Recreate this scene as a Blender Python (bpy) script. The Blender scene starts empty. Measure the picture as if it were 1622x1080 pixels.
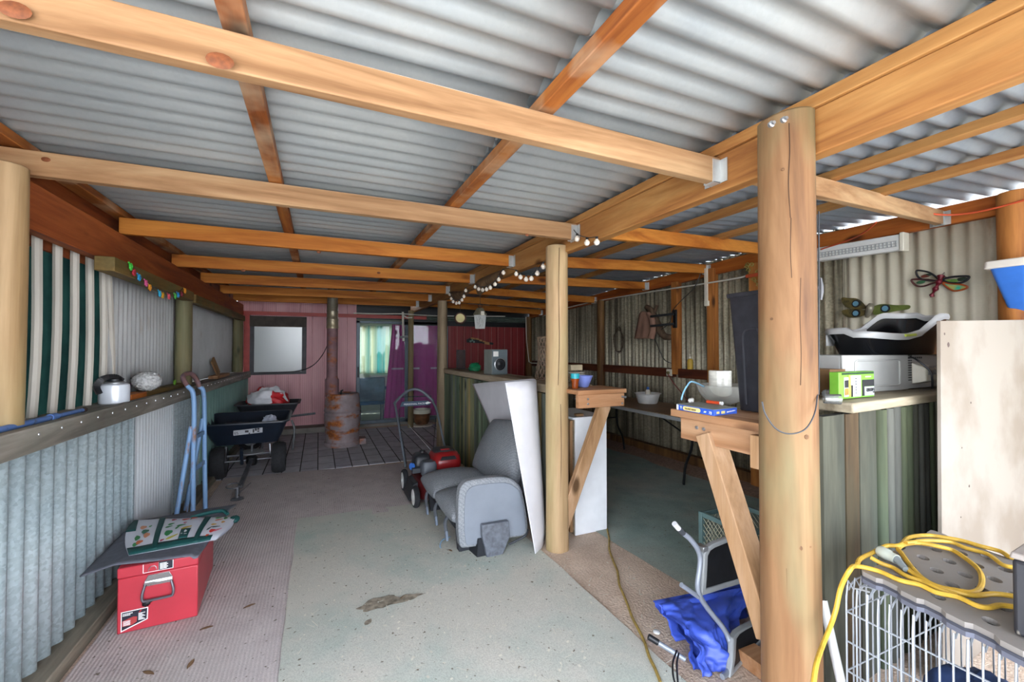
import bpy, bmesh, math, random
from mathutils import Vector, Matrix, Euler, noise as mnoise
random.seed(7)
sc = bpy.context.scene
COL = sc.collection
PI = math.pi

# ------------------------------------------------------------------ camera
F_PX, CX, CY, CAM_H = 690.0, 811.0, 540.0, 1.5
YAW, PITCH = math.atan(306 / 690.0), math.atan(12 / 690.0)
cam_d = bpy.data.cameras.new('camera')
cam_d.sensor_fit = 'HORIZONTAL'; cam_d.sensor_width = 36.0
cam_d.lens = F_PX / 1622 * 36.0
cam_d.clip_start = 0.05; cam_d.clip_end = 300
cam = bpy.data.objects.new('camera', cam_d); COL.objects.link(cam)
cam.location = (0, 0, CAM_H)
cam.rotation_euler = Euler((PI / 2 + PITCH, 0, -YAW), 'XYZ')
sc.camera = cam

# ------------------------------------------------------------------ light and exposure
sc.view_settings.view_transform = 'Standard'
sc.view_settings.look = 'None'
sc.view_settings.gamma = 1.0
sc.view_settings.use_curve_mapping = False
sc.view_settings.exposure = 1.68
w = bpy.data.worlds.new('sky'); sc.world = w; w.use_nodes = True
nt = w.node_tree; nt.nodes.clear()
out = nt.nodes.new('ShaderNodeOutputWorld'); bg = nt.nodes.new('ShaderNodeBackground')
tc = nt.nodes.new('ShaderNodeTexCoord'); sep = nt.nodes.new('ShaderNodeSeparateXYZ')
rmp = nt.nodes.new('ShaderNodeValToRGB')
rmp.color_ramp.elements[0].position = 0.0; rmp.color_ramp.elements[0].color = (0.80, 0.84, 0.90, 1)
rmp.color_ramp.elements[1].position = 0.7; rmp.color_ramp.elements[1].color = (0.58, 0.69, 0.90, 1)
nt.links.new(tc.outputs['Generated'], sep.inputs[0]); nt.links.new(sep.outputs['Z'], rmp.inputs[0])
nt.links.new(rmp.outputs[0], bg.inputs[0]); nt.links.new(bg.outputs[0], out.inputs[0])
bg.inputs[1].default_value = 4.2
sun_d = bpy.data.lights.new('sun', 'SUN'); sun_d.energy = 3.2; sun_d.angle = math.radians(0.6)
sun_d.color = (1.0, 0.95, 0.88)
sun = bpy.data.objects.new('sun', sun_d); COL.objects.link(sun)
sun.rotation_euler = Euler((math.radians(-28), math.radians(14), 0), 'XYZ')   # high, from over the far end of the shed
sc.cycles.max_bounces = 10; sc.cycles.diffuse_bounces = 7; sc.cycles.glossy_bounces = 3
sc.cycles.transmission_bounces = 6; sc.cycles.transparent_max_bounces = 8
sc.cycles.sample_clamp_indirect = 6.0
sc.cycles.use_denoising = True

# ------------------------------------------------------------------ helpers
def P(u, v, x=None, y=None, z=None):
    """A point of the photograph on a known world plane."""
    a = (u - CX) / F_PX; b = -(v - CY) / F_PX
    fw = math.cos(PITCH) - b * math.sin(PITCH); up = math.sin(PITCH) + b * math.cos(PITCH)
    s, c = math.sin(YAW), math.cos(YAW)
    r = Vector((a * c + fw * s, -a * s + fw * c, up)); o = Vector((0, 0, CAM_H))
    if z is not None: t = (z - CAM_H) / r.z
    elif y is not None: t = y / r.y
    else: t = x / r.x
    return o + r * t

def lin(h):
    h = h.lstrip('#'); o = []
    for i in (0, 2, 4):
        c = int(h[i:i + 2], 16) / 255
        o.append(c / 12.92 if c <= 0.04045 else ((c + 0.055) / 1.055) ** 2.4)
    return (o[0], o[1], o[2], 1)

def wm(o):
    m = o.matrix_basis.copy()
    return wm(o.parent) @ m if o.parent else m

def tag(o, label=None, cat=None, group=None, kind=None):
    if label: o['label'] = label
    if cat: o['category'] = cat
    if group: o['group'] = group
    if kind: o['kind'] = kind
    return o

def thing(name, label, cat, loc=(0, 0, 0), rotz=0, group=None):
    o = bpy.data.objects.new(name, None); COL.objects.link(o)
    o.empty_display_size = 0.1
    o.location = Vector(loc); o.rotation_euler = (0, 0, rotz)
    return tag(o, label, cat, group)

class MB:
    def __init__(s): s.v = []; s.f = []; s.m = []; s.mi = 0
    def add(s, vs, fs, M=None):
        n = len(s.v)
        for p in vs:
            p = Vector(p)
            s.v.append(M @ p if M else p)
        for f in fs: s.f.append([i + n for i in f]); s.m.append(s.mi)
        return s
    def box(s, a, b, M=None):
        x0, y0, z0 = a; x1, y1, z1 = b
        vs = [(x0, y0, z0), (x1, y0, z0), (x1, y1, z0), (x0, y1, z0), (x0, y0, z1), (x1, y0, z1), (x1, y1, z1), (x0, y1, z1)]
        return s.add(vs, [(0, 3, 2, 1), (4, 5, 6, 7), (0, 1, 5, 4), (1, 2, 6, 5), (2, 3, 7, 6), (3, 0, 4, 7)], M)
    def hexa(s, pts):
        """8 corner points, bottom ring then top ring."""
        return s.add(pts, [(0, 3, 2, 1), (4, 5, 6, 7), (0, 1, 5, 4), (1, 2, 6, 5), (2, 3, 7, 6), (3, 0, 4, 7)])
    def bar(s, p, q, w_, h_, up=(0, 0, 1)):
        """a rectangular timber from p to q."""
        p = Vector(p); q = Vector(q); d = (q - p).normalized(); up = Vector(up)
        sx = d.cross(up)
        if sx.length < 1e-4: sx = d.cross(Vector((1, 0, 0)))
        sx.normalize(); uy = sx.cross(d).normalized()
        pts = []
        for e in (p, q):
            for i, j in ((-1, -1), (1, -1), (1, 1), (-1, 1)):
                pts.append(e + sx * (i * w_ / 2) + uy * (j * h_ / 2))
        return s.add(pts, [(0, 1, 2, 3), (7, 6, 5, 4), (0, 4, 5, 1), (1, 5, 6, 2), (2, 6, 7, 3), (3, 7, 4, 0)])
    def prism(s, poly, ext, M=None):
        """polygon of 3-D points pushed along ext."""
        n = len(poly); e = Vector(ext)
        vs = [Vector(p) for p in poly] + [Vector(p) + e for p in poly]
        fs = [list(range(n))[::-1], list(range(n, 2 * n))] + [(i, (i + 1) % n, n + (i + 1) % n, n + i) for i in range(n)]
        return s.add(vs, fs, M)
    def poly(s, pts): return s.add(pts, [list(range(len(pts)))])
    def tube(s, pts, r, n=8, closed=False, caps=True):
        pts = [Vector(p) for p in pts]; N = len(pts)
        rs = r if isinstance(r, (list, tuple)) else [r] * N
        vs = []; nx = None
        for i, p in enumerate(pts):
            a = pts[(i - 1) % N] if (i > 0 or closed) else p
            b = pts[(i + 1) % N] if (i < N - 1 or closed) else p
            d = (b - a)
            d = d.normalized() if d.length > 1e-9 else Vector((0, 0, 1))
            if nx is None:
                nx = d.cross(Vector((0, 0, 1)))
                if nx.length < 0.05: nx = d.cross(Vector((1, 0, 0)))
                nx.normalize()
            else:
                nx = nx - d * nx.dot(d)
                if nx.length < 1e-6: nx = d.cross(Vector((0.3, 0.5, 1)))
                nx.normalize()
            ny = d.cross(nx)
            for k in range(n):
                t = 2 * PI * k / n
                vs.append(p + (nx * math.cos(t) + ny * math.sin(t)) * rs[i])
        fs = []
        for i in range(N if closed else N - 1):
            j = (i + 1) % N
            for k in range(n):
                fs.append((i * n + k, i * n + (k + 1) % n, j * n + (k + 1) % n, j * n + k))
        if caps and not closed:
            fs.append(list(range(n))[::-1]); fs.append([(N - 1) * n + k for k in range(n)])
        return s.add(vs, fs)
    def lathe(s, prof, c=(0, 0, 0), n=24, axis=(0, 0, 1), caps=True, arc=1.0, jit=0):
        ax = Vector(axis).normalized(); R = Vector((0, 0, 1)).rotation_difference(ax).to_matrix(); c = Vector(c)
        vs = []; m = n if arc >= 1 else n + 1
        for r, z in prof:
            for k in range(m):
                t = 2 * PI * arc * k / n
                rr = r * (1 + jit * mnoise.noise(Vector((math.cos(t) * 2, math.sin(t) * 2, z * 1.3))))
                vs.append(c + R @ Vector((rr * math.cos(t), rr * math.sin(t), z)))
        fs = []
        for i in range(len(prof) - 1):
            for k in range(n):
                k2 = (k + 1) % m
                fs.append((i * m + k, i * m + k2, (i + 1) * m + k2, (i + 1) * m + k))
        if caps:
            if prof[0][0] > 1e-5: fs.append([k for k in range(m)][::-1])
            if prof[-1][0] > 1e-5: fs.append([(len(prof) - 1) * m + k for k in range(m)])
        return s.add(vs, fs)
    def grid(s, fn, nu, nv, closed_u=False):
        vs = [fn(i / (nu if closed_u else nu), j / nv) for j in range(nv + 1) for i in range(nu + (0 if closed_u else 1))]
        W = nu if closed_u else nu + 1; fs = []
        for j in range(nv):
            for i in range(nu):
                i2 = (i + 1) % W
                fs.append((j * W + i, j * W + i2, (j + 1) * W + i2, (j + 1) * W + i))
        return s.add(vs, fs)
    def blob(s, c, rad, amp=0.2, fr=1.5, seed=0, nu=28, nv=18, zmin=None, ridged=False):
        c = Vector(c)
        def fn(a, b):
            t = 2 * PI * a; ph = PI * b
            d = Vector((math.sin(ph) * math.cos(t), math.sin(ph) * math.sin(t), math.cos(ph)))
            nz = mnoise.fractal(d * fr + Vector((seed * 3.1, seed * 1.7, seed)), 1.0, 2.0, 4)
            if ridged: nz = 0.6 - 2 * abs(nz)
            q = c + Vector((d.x * rad[0], d.y * rad[1], d.z * rad[2])) * (1 + amp * nz)
            if zmin is not None and q.z < zmin: q.z = zmin + 0.001 * (b)
            return q
        return s.grid(fn, nu, nv, closed_u=True)
    def build(s, name, mats, parent=None, smooth=True, angle=40, bevel=0, solid=0, origin=None, seg=2, subd=0):
        if not isinstance(mats, (list, tuple)): mats = [mats]
        me = bpy.data.meshes.new(name)
        vs = s.v
        loc = None
        if parent is not None:
            Mi = wm(parent).inverted(); vs = [Mi @ p for p in vs]
        else:
            if origin is None:
                xs = [p.x for p in vs]; ys = [p.y for p in vs]; zs = [p.z for p in vs]
                origin = Vector(((min(xs) + max(xs)) / 2, (min(ys) + max(ys)) / 2, min(zs)))
            loc = Vector(origin); vs = [p - loc for p in vs]
        me.from_pydata([tuple(p) for p in vs], [], s.f)
        for m in mats: me.materials.append(m)
        if len(mats) > 1:
            for i, p in enumerate(me.polygons): p.material_index = min(s.m[i], len(mats) - 1)
        me.validate(); me.update()
        if smooth:
            for p in me.polygons: p.use_smooth = True
            me.set_sharp_from_angle(angle=math.radians(angle))
        o = bpy.data.objects.new(name, me); COL.objects.link(o)
        if parent is not None: o.parent = parent
        else: o.location = loc
        if solid:
            md = o.modifiers.new('thick', 'SOLIDIFY'); md.thickness = solid; md.offset = 0
        if bevel:
            md = o.modifiers.new('bevel', 'BEVEL'); md.width = bevel; md.segments = seg; md.limit_method = 'ANGLE'
            md.angle_limit = math.radians(40)
        if subd:
            md = o.modifiers.new('sub', 'SUBSURF'); md.levels = subd; md.render_levels = subd
        return o

def smoothpath(pts, n=6, closed=False):
    """Catmull-Rom through the points."""
    pts = [Vector(p) for p in pts]; N = len(pts); o = []
    rng = range(N if closed else N - 1)
    for i in rng:
        p0 = pts[(i - 1) % N] if (closed or i > 0) else pts[0] * 2 - pts[1]
        p1 = pts[i]; p2 = pts[(i + 1) % N]
        p3 = pts[(i + 2) % N] if (closed or i + 2 < N) else pts[-1] * 2 - pts[-2]
        for k in range(n):
            t = k / n
            o.append(0.5 * ((2 * p1) + (p2 - p0) * t + (2 * p0 - 5 * p1 + 4 * p2 - p3) * t * t + (3 * p1 - p0 - 3 * p2 + p3) * t ** 3))
    if not closed: o.append(pts[-1])
    return o

def single(mb, name, mats, label, cat, group=None, kind=None, **k):
    return tag(mb.build(name, mats, **k), label, cat, group, kind)

def lettering(s, size, origin, xdir, ydir, m, parent, name='lettering', extr=0.0006, align='LEFT', sx=1.0):
    cu = bpy.data.curves.new(name, 'FONT'); cu.body = s; cu.size = size; cu.extrude = extr
    cu.align_x = align; cu.space_character = 1.0
    cu.materials.append(m)
    X = Vector(xdir).normalized(); Y = Vector(ydir); Y = (Y - X * Y.dot(X)).normalized(); Z = X.cross(Y)
    M = Matrix(((X.x * sx, Y.x, Z.x, origin[0]), (X.y * sx, Y.y, Z.y, origin[1]), (X.z * sx, Y.z, Z.z, origin[2]), (0, 0, 0, 1)))
    tmp = bpy.data.objects.new('tmp', cu); COL.objects.link(tmp)
    dg = bpy.context.evaluated_depsgraph_get(); dg.update()
    me = bpy.data.meshes.new_from_object(tmp.evaluated_get(dg))
    bpy.data.objects.remove(tmp); bpy.data.curves.remove(cu)
    me.transform(wm(parent).inverted() @ M if parent else M)
    me.name = name
    o = bpy.data.objects.new(name, me); COL.objects.link(o)
    if parent: o.parent = parent
    return o

# ------------------------------------------------------------------ materials
_mats = {}
def nodes(name):
    m = bpy.data.materials.new(name); m.use_nodes = True
    t = m.node_tree; b = t.nodes['Principled BSDF']
    return m, t, b

def coords(t, stretch, rand=True):
    tc = t.nodes.new('ShaderNodeTexCoord'); mp = t.nodes.new('ShaderNodeMapping')
    mp.inputs['Scale'].default_value = stretch
    if rand:
        oi = t.nodes.new('ShaderNodeObjectInfo'); ml = t.nodes.new('ShaderNodeMath'); ml.operation = 'MULTIPLY'; ml.inputs[1].default_value = 37.0
        ad = t.nodes.new('ShaderNodeVectorMath'); ad.operation = 'ADD'
        t.links.new(oi.outputs['Random'], ml.inputs[0]); t.links.new(tc.outputs['Object'], ad.inputs[0]); t.links.new(ml.outputs[0], ad.inputs[1])
        t.links.new(ad.outputs[0], mp.inputs['Vector'])
    else: t.links.new(tc.outputs['Object'], mp.inputs['Vector'])
    return mp.outputs[0]

def noise_ramp(t, vec, scale, stops, detail=5, dist=0.0, rough=0.55):
    n = t.nodes.new('ShaderNodeTexNoise'); n.inputs['Scale'].default_value = scale; n.inputs['Detail'].default_value = detail
    n.inputs['Distortion'].default_value = dist; n.inputs['Roughness'].default_value = rough
    t.links.new(vec, n.inputs['Vector'])
    r = t.nodes.new('ShaderNodeValToRGB'); e = r.color_ramp.elements
    while len(e) < len(stops): e.new(0.5)
    for i, (p, c) in enumerate(stops): e[i].position = p; e[i].color = c
    t.links.new(n.outputs['Fac'], r.inputs[0])
    return n, r.outputs[0]

def mixc(t, a, b, fac, mode='MIX'):
    m = t.nodes.new('ShaderNodeMix'); m.data_type = 'RGBA'; m.blend_type = mode
    for k, val in ((6, a), (7, b)):
        if hasattr(val, 'links'): t.links.new(val, m.inputs[k])
        else: m.inputs[k].default_value = val
    if hasattr(fac, 'links'): t.links.new(fac, m.inputs[0])
    else: m.inputs[0].default_value = fac
    return m.outputs[2]

def bumpn(t, b, h, strength=0.2, dist=0.01):
    bp = t.nodes.new('ShaderNodeBump'); bp.inputs['Strength'].default_value = strength; bp.inputs['Distance'].default_value = dist
    t.links.new(h, bp.inputs['Height']); t.links.new(bp.outputs[0], b.inputs['Normal'])

def plain(name, col, rough=0.6, metal=0.0, var=0.12, scale=9, stretch=(1, 1, 1), bump=0.0, spec=0.5, col2=None, lo=0.35, hi=0.65):
    if name in _mats: return _mats[name]
    m, t, b = nodes(name); c = lin(col)
    c2 = lin(col2) if col2 else tuple(x * (1 - 2.2 * var) for x in c[:3]) + (1,)
    vec = coords(t, stretch)
    n, o = noise_ramp(t, vec, scale, [(lo, c2), (hi, c)], detail=6)
    t.links.new(o, b.inputs['Base Color'])
    b.inputs['Roughness'].default_value = rough; b.inputs['Metallic'].default_value = metal; b.inputs['Specular IOR Level'].default_value = spec
    if bump: bumpn(t, b, n.outputs['Fac'], bump, 0.01)
    _mats[name] = m; return m

def wood(name, light, mid, dark, axis='X', rough=0.65, scale=9, knots=True, stain=None, stain_amt=0.5):
    m, t, b = nodes(name)
    st = {'X': (0.09, 1, 1), 'Y': (1, 0.09, 1), 'Z': (1, 1, 0.09)}[axis]
    vec = coords(t, st)
    n, o = noise_ramp(t, vec, scale, [(0.28, lin(dark)), (0.45, lin(mid)), (0.62, lin(light))], detail=8, dist=0.6, rough=0.6)
    n2, o2 = noise_ramp(t, vec, scale * 6, [(0.35, (0.72, 0.70, 0.68, 1)), (0.6, (1, 1, 1, 1))], detail=3)
    o = mixc(t, o, o2, 0.45, 'MULTIPLY')
    if knots:
        st2 = {'X': (0.45, 1, 1), 'Y': (1, 0.45, 1), 'Z': (1, 1, 0.45)}[axis]
        vv = coords(t, st2)
        vo = t.nodes.new('ShaderNodeTexVoronoi'); vo.inputs['Scale'].default_value = 3.1; t.links.new(vv, vo.inputs['Vector'])
        rr = t.nodes.new('ShaderNodeValToRGB'); rr.color_ramp.elements[0].position = 0.06; rr.color_ramp.elements[0].color = (1, 1, 1, 1)
        rr.color_ramp.elements[1].position = 0.13; rr.color_ramp.elements[1].color = (0, 0, 0, 1)
        t.links.new(vo.outputs['Distance'], rr.inputs[0])
        kd = tuple(x * 0.45 for x in lin(dark)[:3]) + (1,)
        o = mixc(t, o, kd, rr.outputs[0])
    if stain:
        v3 = coords(t, (1, 1, 1) if axis != 'Z' else (1, 1, 0.3))
        n3, o3 = noise_ramp(t, v3, 2.6, [(0.48, (0, 0, 0, 1)), (0.66, (1, 1, 1, 1))], detail=4)
        mm = t.nodes.new('ShaderNodeMath'); mm.operation = 'MULTIPLY'; mm.inputs[1].default_value = stain_amt
        t.links.new(o3, mm.inputs[0]); o = mixc(t, o, lin(stain), mm.outputs[0])
    t.links.new(o, b.inputs['Base Color']); b.inputs['Roughness'].default_value = rough; b.inputs['Specular IOR Level'].default_value = 0.3
    bumpn(t, b, n.outputs['Fac'], 0.25, 0.006)
    return m

def galv(name, c1, c2, metal=0.35, rough=0.42, rust=None, sc_=26, streak=0.35, grime=0):
    m, t, b = nodes(name); vec = coords(t, (1, 1, 1))
    vo = t.nodes.new('ShaderNodeTexVoronoi'); vo.inputs['Scale'].default_value = sc_ * 3; t.links.new(vec, vo.inputs['Vector'])
    n, o = noise_ramp(t, vec, 2.0, [(0.3, lin(c1)), (0.7, lin(c2))], detail=6)
    sepc = t.nodes.new('ShaderNodeSeparateColor'); t.links.new(vo.outputs['Color'], sepc.inputs[0])
    r = t.nodes.new('ShaderNodeValToRGB'); r.color_ramp.elements[0].color = (0.72, 0.72, 0.72, 1); r.color_ramp.elements[1].color = (1.08, 1.08, 1.08, 1)
    t.links.new(sepc.outputs[0], r.inputs[0]); o = mixc(t, o, r.outputs[0], streak, 'MULTIPLY')
    if grime:
        n5, o5 = noise_ramp(t, coords(t, (1, 1, 0.03)), 13.0, [(0.36, lin('#4a4234')), (0.56, (1, 1, 1, 1))], detail=4)
        o = mixc(t, o, o5, grime, 'MULTIPLY')
    if rust:
        n3, o3 = noise_ramp(t, coords(t, (1, 1, 0.35)), 5.0, [(0.60, (0, 0, 0, 1)), (0.74, (1, 1, 1, 1))], detail=6)
        o = mixc(t, o, lin(rust), o3)
    t.links.new(o, b.inputs['Base Color']); b.inputs['Metallic'].default_value = metal; b.inputs['Roughness'].default_value = rough
    return m

def glassy(name, col=(1, 1, 1, 1), rough=0.02, diff=0.0, dcol='#ffffff', gloss=0.12):
    """thin pane: mostly see-through, a mirror share, a pale diffuse share."""
    m, t, b = nodes(name); t.nodes.remove(b)
    o = t.nodes['Material Output']
    tr = t.nodes.new('ShaderNodeBsdfTransparent'); tr.inputs[0].default_value = col
    gl = t.nodes.new('ShaderNodeBsdfGlossy'); gl.inputs['Roughness'].default_value = rough
    mx = t.nodes.new('ShaderNodeMixShader')
    fr = t.nodes.new('ShaderNodeFresnel'); fr.inputs[0].default_value = 1.5
    ad = t.nodes.new('ShaderNodeMath'); ad.operation = 'ADD'; ad.inputs[1].default_value = gloss; t.links.new(fr.outputs[0], ad.inputs[0])
    t.links.new(ad.outputs[0], mx.inputs[0]); t.links.new(tr.outputs[0], mx.inputs[1]); t.links.new(gl.outputs[0], mx.inputs[2])
    last = mx.outputs[0]
    if diff:
        df = t.nodes.new('ShaderNodeBsdfDiffuse'); df.inputs[0].default_value = lin(dcol)
        m2 = t.nodes.new('ShaderNodeMixShader'); m2.inputs[0].default_value = diff
        t.links.new(last, m2.inputs[1]); t.links.new(df.outputs[0], m2.inputs[2]); last = m2.outputs[0]
    t.links.new(last, o.inputs['Surface'])
    return m

def translucent(name, col, col2=None, amt=0.5, scale=4, stretch=(1, 1, 1)):
    m, t, b = nodes(name); t.nodes.remove(b); o = t.nodes['Material Output']
    n, c = noise_ramp(t, coords(t, stretch), scale, [(0.35, lin(col2 or col)), (0.65, lin(col))])
    d = t.nodes.new('ShaderNodeBsdfDiffuse'); tr = t.nodes.new('ShaderNodeBsdfTranslucent'); mx = t.nodes.new('ShaderNodeMixShader'); mx.inputs[0].default_value = amt
    t.links.new(c, d.inputs[0]); t.links.new(c, tr.inputs[0]); t.links.new(d.outputs[0], mx.inputs[1]); t.links.new(tr.outputs[0], mx.inputs[2])
    t.links.new(mx.outputs[0], o.inputs['Surface']); return m

def cells(name, axis, pitch, offs, cols, rough=0.8, darken=0.75):
    """per-log colour from its own place in the row."""
    m, t, b = nodes(name)
    tc = t.nodes.new('ShaderNodeTexCoord'); sp = t.nodes.new('ShaderNodeSeparateXYZ'); t.links.new(tc.outputs['Object'], sp.inputs[0])
    a = t.nodes.new('ShaderNodeMath'); a.operation = 'SUBTRACT'; a.inputs[1].default_value = offs
    d = t.nodes.new('ShaderNodeMath'); d.operation = 'DIVIDE'; d.inputs[1].default_value = pitch
    f = t.nodes.new('ShaderNodeMath'); f.operation = 'FLOOR'
    t.links.new(sp.outputs[axis], a.inputs[0]); t.links.new(a.outputs[0], d.inputs[0]); t.links.new(d.outputs[0], f.inputs[0])
    wn = t.nodes.new('ShaderNodeTexWhiteNoise'); wn.noise_dimensions = '1D'; t.links.new(f.outputs[0], wn.inputs['W'])
    r = t.nodes.new('ShaderNodeValToRGB'); r.color_ramp.interpolation = 'CONSTANT'; e = r.color_ramp.elements
    while len(e) < len(cols): e.new(0.5)
    for i, c in enumerate(cols): e[i].position = i / len(cols); e[i].color = lin(c)
    t.links.new(wn.outputs['Value'], r.inputs[0])
    n, o = noise_ramp(t, coords(t, (1, 1, 0.06), rand=False), 14, [(0.3, (darken * 0.75,) * 3 + (1,)), (0.62, (1.05, 1.05, 1.0, 1))], detail=8, dist=0.5)
    o = mixc(t, r.outputs[0], o, 1.0, 'MULTIPLY')
    n3, o3 = noise_ramp(t, coords(t, (1, 1, 0.4), rand=False), 3.0, [(0.45, (0, 0, 0, 1)), (0.7, (1, 1, 1, 1))], detail=5)
    mm = t.nodes.new('ShaderNodeMath'); mm.operation = 'MULTIPLY'; mm.inputs[1].default_value = 0.45; t.links.new(o3, mm.inputs[0])
    o = mixc(t, o, lin('#5f7468'), mm.outputs[0])
    t.links.new(o, b.inputs['Base Color']); b.inputs['Roughness'].default_value = rough; b.inputs['Specular IOR Level'].default_value = 0.25
    bumpn(t, b, n.outputs['Fac'], 0.3, 0.006)
    return m

# timber
W_JOIST_FAR = wood('orange_pine_along_x', '#cc8436', '#b26824', '#854414', 'X')
W_JOIST = wood('honey_pine_along_x', '#bd9a72', '#a8805a', '#86603e', 'X')
W_BEAM = wood('honey_pine_along_y', '#b8874e', '#a5703c', '#7e4c26', 'Y')
W_PURLIN = wood('stained_pine_along_y', '#b06c30', '#8e4e22', '#5e2e14', 'Y', stain='#cdb594', stain_amt=0.55)
W_RED_Y = wood('red_brown_beam', '#a85a2c', '#8c4420', '#5c2814', 'Y')
W_ORANGE_Y = wood('orange_plate', '#bc6c2c', '#a0521e', '#743614', 'Y')
W_OLIVE_Y = wood('olive_treated_rail', '#84693a', '#68522c', '#46381e', 'Y', stain='#5c6440')
W_POST = wood('treated_pine_log', '#b2946e', '#9e805a', '#7c6240', 'Z', scale=7, stain='#a9a476', stain_amt=0.45)
W_POST_NEAR = wood('treated_pine_near_log', '#94714f', '#805c3c', '#5e402a', 'Z', scale=7, stain='#7c8460', stain_amt=0.5)
W_POST_OLD = wood('weathered_post', '#8c7a58', '#6c5e44', '#4a4230', 'Z', stain='#6f7a5c')
W_POST_GREY = wood('grey_weathered_post', '#a08e72', '#8a7860', '#6a5a46', 'Z')
W_STUD = wood('brown_stud', '#b8783c', '#9a5e2c', '#6c3c1c', 'Z')
W_STUD_DARK = wood('dark_stud', '#7c5a34', '#5f4226', '#3c2816', 'Z')
W_GREY_Y = wood('grey_rail', '#9a948a', '#7d776d', '#57534c', 'Y', stain='#6b7066')
W_CAP_Y = wood('grey_brown_cap', '#b5a58c', '#9c8c74', '#7a6a54', 'Y', knots=False)
W_CAP_X = wood('grey_brown_shelf', '#b0a48c', '#998d76', '#776b56', 'X', knots=False)
W_BENCH_X = wood('oregon_bench_x', '#b08460', '#9c6c46', '#784c2e', 'X')
W_BENCH_Y = wood('oregon_bench_y', '#b28c6a', '#9c7250', '#7a5236', 'Y')
W_BRACE = wood('pale_brace', '#b29070', '#9e7a56', '#7c5a3a', 'Z')
W_PLATE_DIRT = wood('old_bottom_plate', '#8c8474', '#6f685a', '#4c473c', 'Y')
W_DARKRAIL = wood('dark_red_rail', '#6e3a22', '#54291a', '#341810', 'Y', knots=False)
# metal
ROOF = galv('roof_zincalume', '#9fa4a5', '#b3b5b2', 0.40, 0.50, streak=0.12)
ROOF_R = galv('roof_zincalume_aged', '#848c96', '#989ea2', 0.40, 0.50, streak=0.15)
GALV_L = galv('galvanised_spangle', '#9fb0b6', '#b9c6c9', 0.30, 0.5, streak=0.8)
GALV_WHITE = galv('pale_sheet', '#c2c8cc', '#d2d6d8', 0.1, 0.5, streak=0.1)
GALV_UP = galv('dusty_white_sheet', '#b4b5b4', '#cacbca', 0.08, 0.55, streak=0.1, rust='#9d8f80')
GREEN_SHEET = galv('green_sheet', '#6f9088', '#84a49a', 0.1, 0.5, streak=0.1)
GALV_R = galv('old_galvanised_brown', '#a49c86', '#c8bea2', 0.28, 0.5, streak=1.0, sc_=18, grime=.75)
GALV_CREAM = galv('cream_sheet', '#c6bea8', '#d8d2be', 0.1, 0.55, streak=0.1, rust='#a8875c')
STEEL = plain('steel', '#b4b6b8', 0.35, 0.8, 0.06)
HANGER = plain('galvanised_hanger', '#d2d4d2', 0.4, 0.5, 0.1)
CHROME = plain('chrome', '#d8d8d8', 0.15, 0.95, 0.03)
BLACKM = plain('black_metal', '#1c1c1e', 0.45, 0.4, 0.1)
GREYTUBE = plain('grey_powder_coat', '#9aa0aa', 0.4, 0.4, 0.06)
# plastics, paint, cloth
BLACKP = plain('black_plastic', '#1b1c20', 0.4, 0, 0.15)
DARKBLUEP = plain('blue_black_plastic', '#16202e', 0.38, 0, 0.15)
TUBBLACK = plain('dusty_black_tub', '#2e2e34', 0.45, 0, 0.2, 20)
RUBBER = plain('rubber', '#26272a', 0.85, 0, 0.2, 30)
WHITEP = plain('white_plastic', '#e2e2de', 0.35, 0, 0.04)
WHITE = plain('white_paint', '#eceef0', 0.4, 0, 0.03)
CREAMP = plain('cream_plastic', '#dcd6c4', 0.5, 0, 0.05)
GREYP = plain('grey_plastic', '#a5a8a8', 0.5, 0, 0.06)
RED = plain('red_enamel', '#b83642', 0.32, 0, 0.06, 5)
REDP = plain('red_plastic', '#c02024', 0.3, 0, 0.08)
BLUEP = plain('blue_plastic', '#3f78d0', 0.4, 0, 0.06)
TEALP = plain('teal_plastic', '#1f9aa8', 0.35, 0, 0.08)
GREENP = plain('green_plastic', '#0f7a4c', 0.5, 0, 0.2)
LIME = plain('lime_card', '#7ab83a', 0.5, 0, 0.1)
YELLOW = plain('yellow_cord', '#d8ac3c', 0.5, 0, 0.12, 30)
YELLOW_OLD = plain('dusty_yellow_cord', '#a68a44', 0.7, 0, 0.2, 30)
ORANGE = plain('orange_cord', '#d8562a', 0.5, 0, 0.1)
PLY = plain('painted_board', '#e4dcd0', 0.55, 0, 0.05, 3, (1, 1, 1), 0.05)
DKGREY = plain('dark_grey', '#3a3d42', 0.6, 0, 0.1)
PAPER = plain('paper', '#e6e4dc', 0.8, 0, 0.04)
CARD = plain('cardboard', '#8a6844', 0.8, 0, 0.12)
INK = plain('black_ink', '#15151a', 0.6, 0, 0.02)
WHITEINK = plain('white_ink', '#f0f0ee', 0.6, 0, 0.02)
REDINK = plain('red_ink', '#d03030', 0.6, 0, 0.04)
# ================================================================== the setting
def floor_mat():
    m, t, b = nodes('dirt_floor'); vec = coords(t, (1, 1, 1), rand=False)
    n, o = noise_ramp(t, vec, 3, [(0.35, lin('#bfa793')), (0.65, lin('#dac6b2'))], detail=8)
    n2, o2 = noise_ramp(t, vec, 70, [(0.35, (0.76, 0.74, 0.72, 1)), (0.6, (1.08, 1.06, 1.04, 1))], detail=3)
    o = mixc(t, o, o2, 0.7, 'MULTIPLY'); t.links.new(o, b.inputs['Base Color']); b.inputs['Roughness'].default_value = 0.95
    bumpn(t, b, n2.outputs['Fac'], 0.5, 0.02); return m

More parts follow.
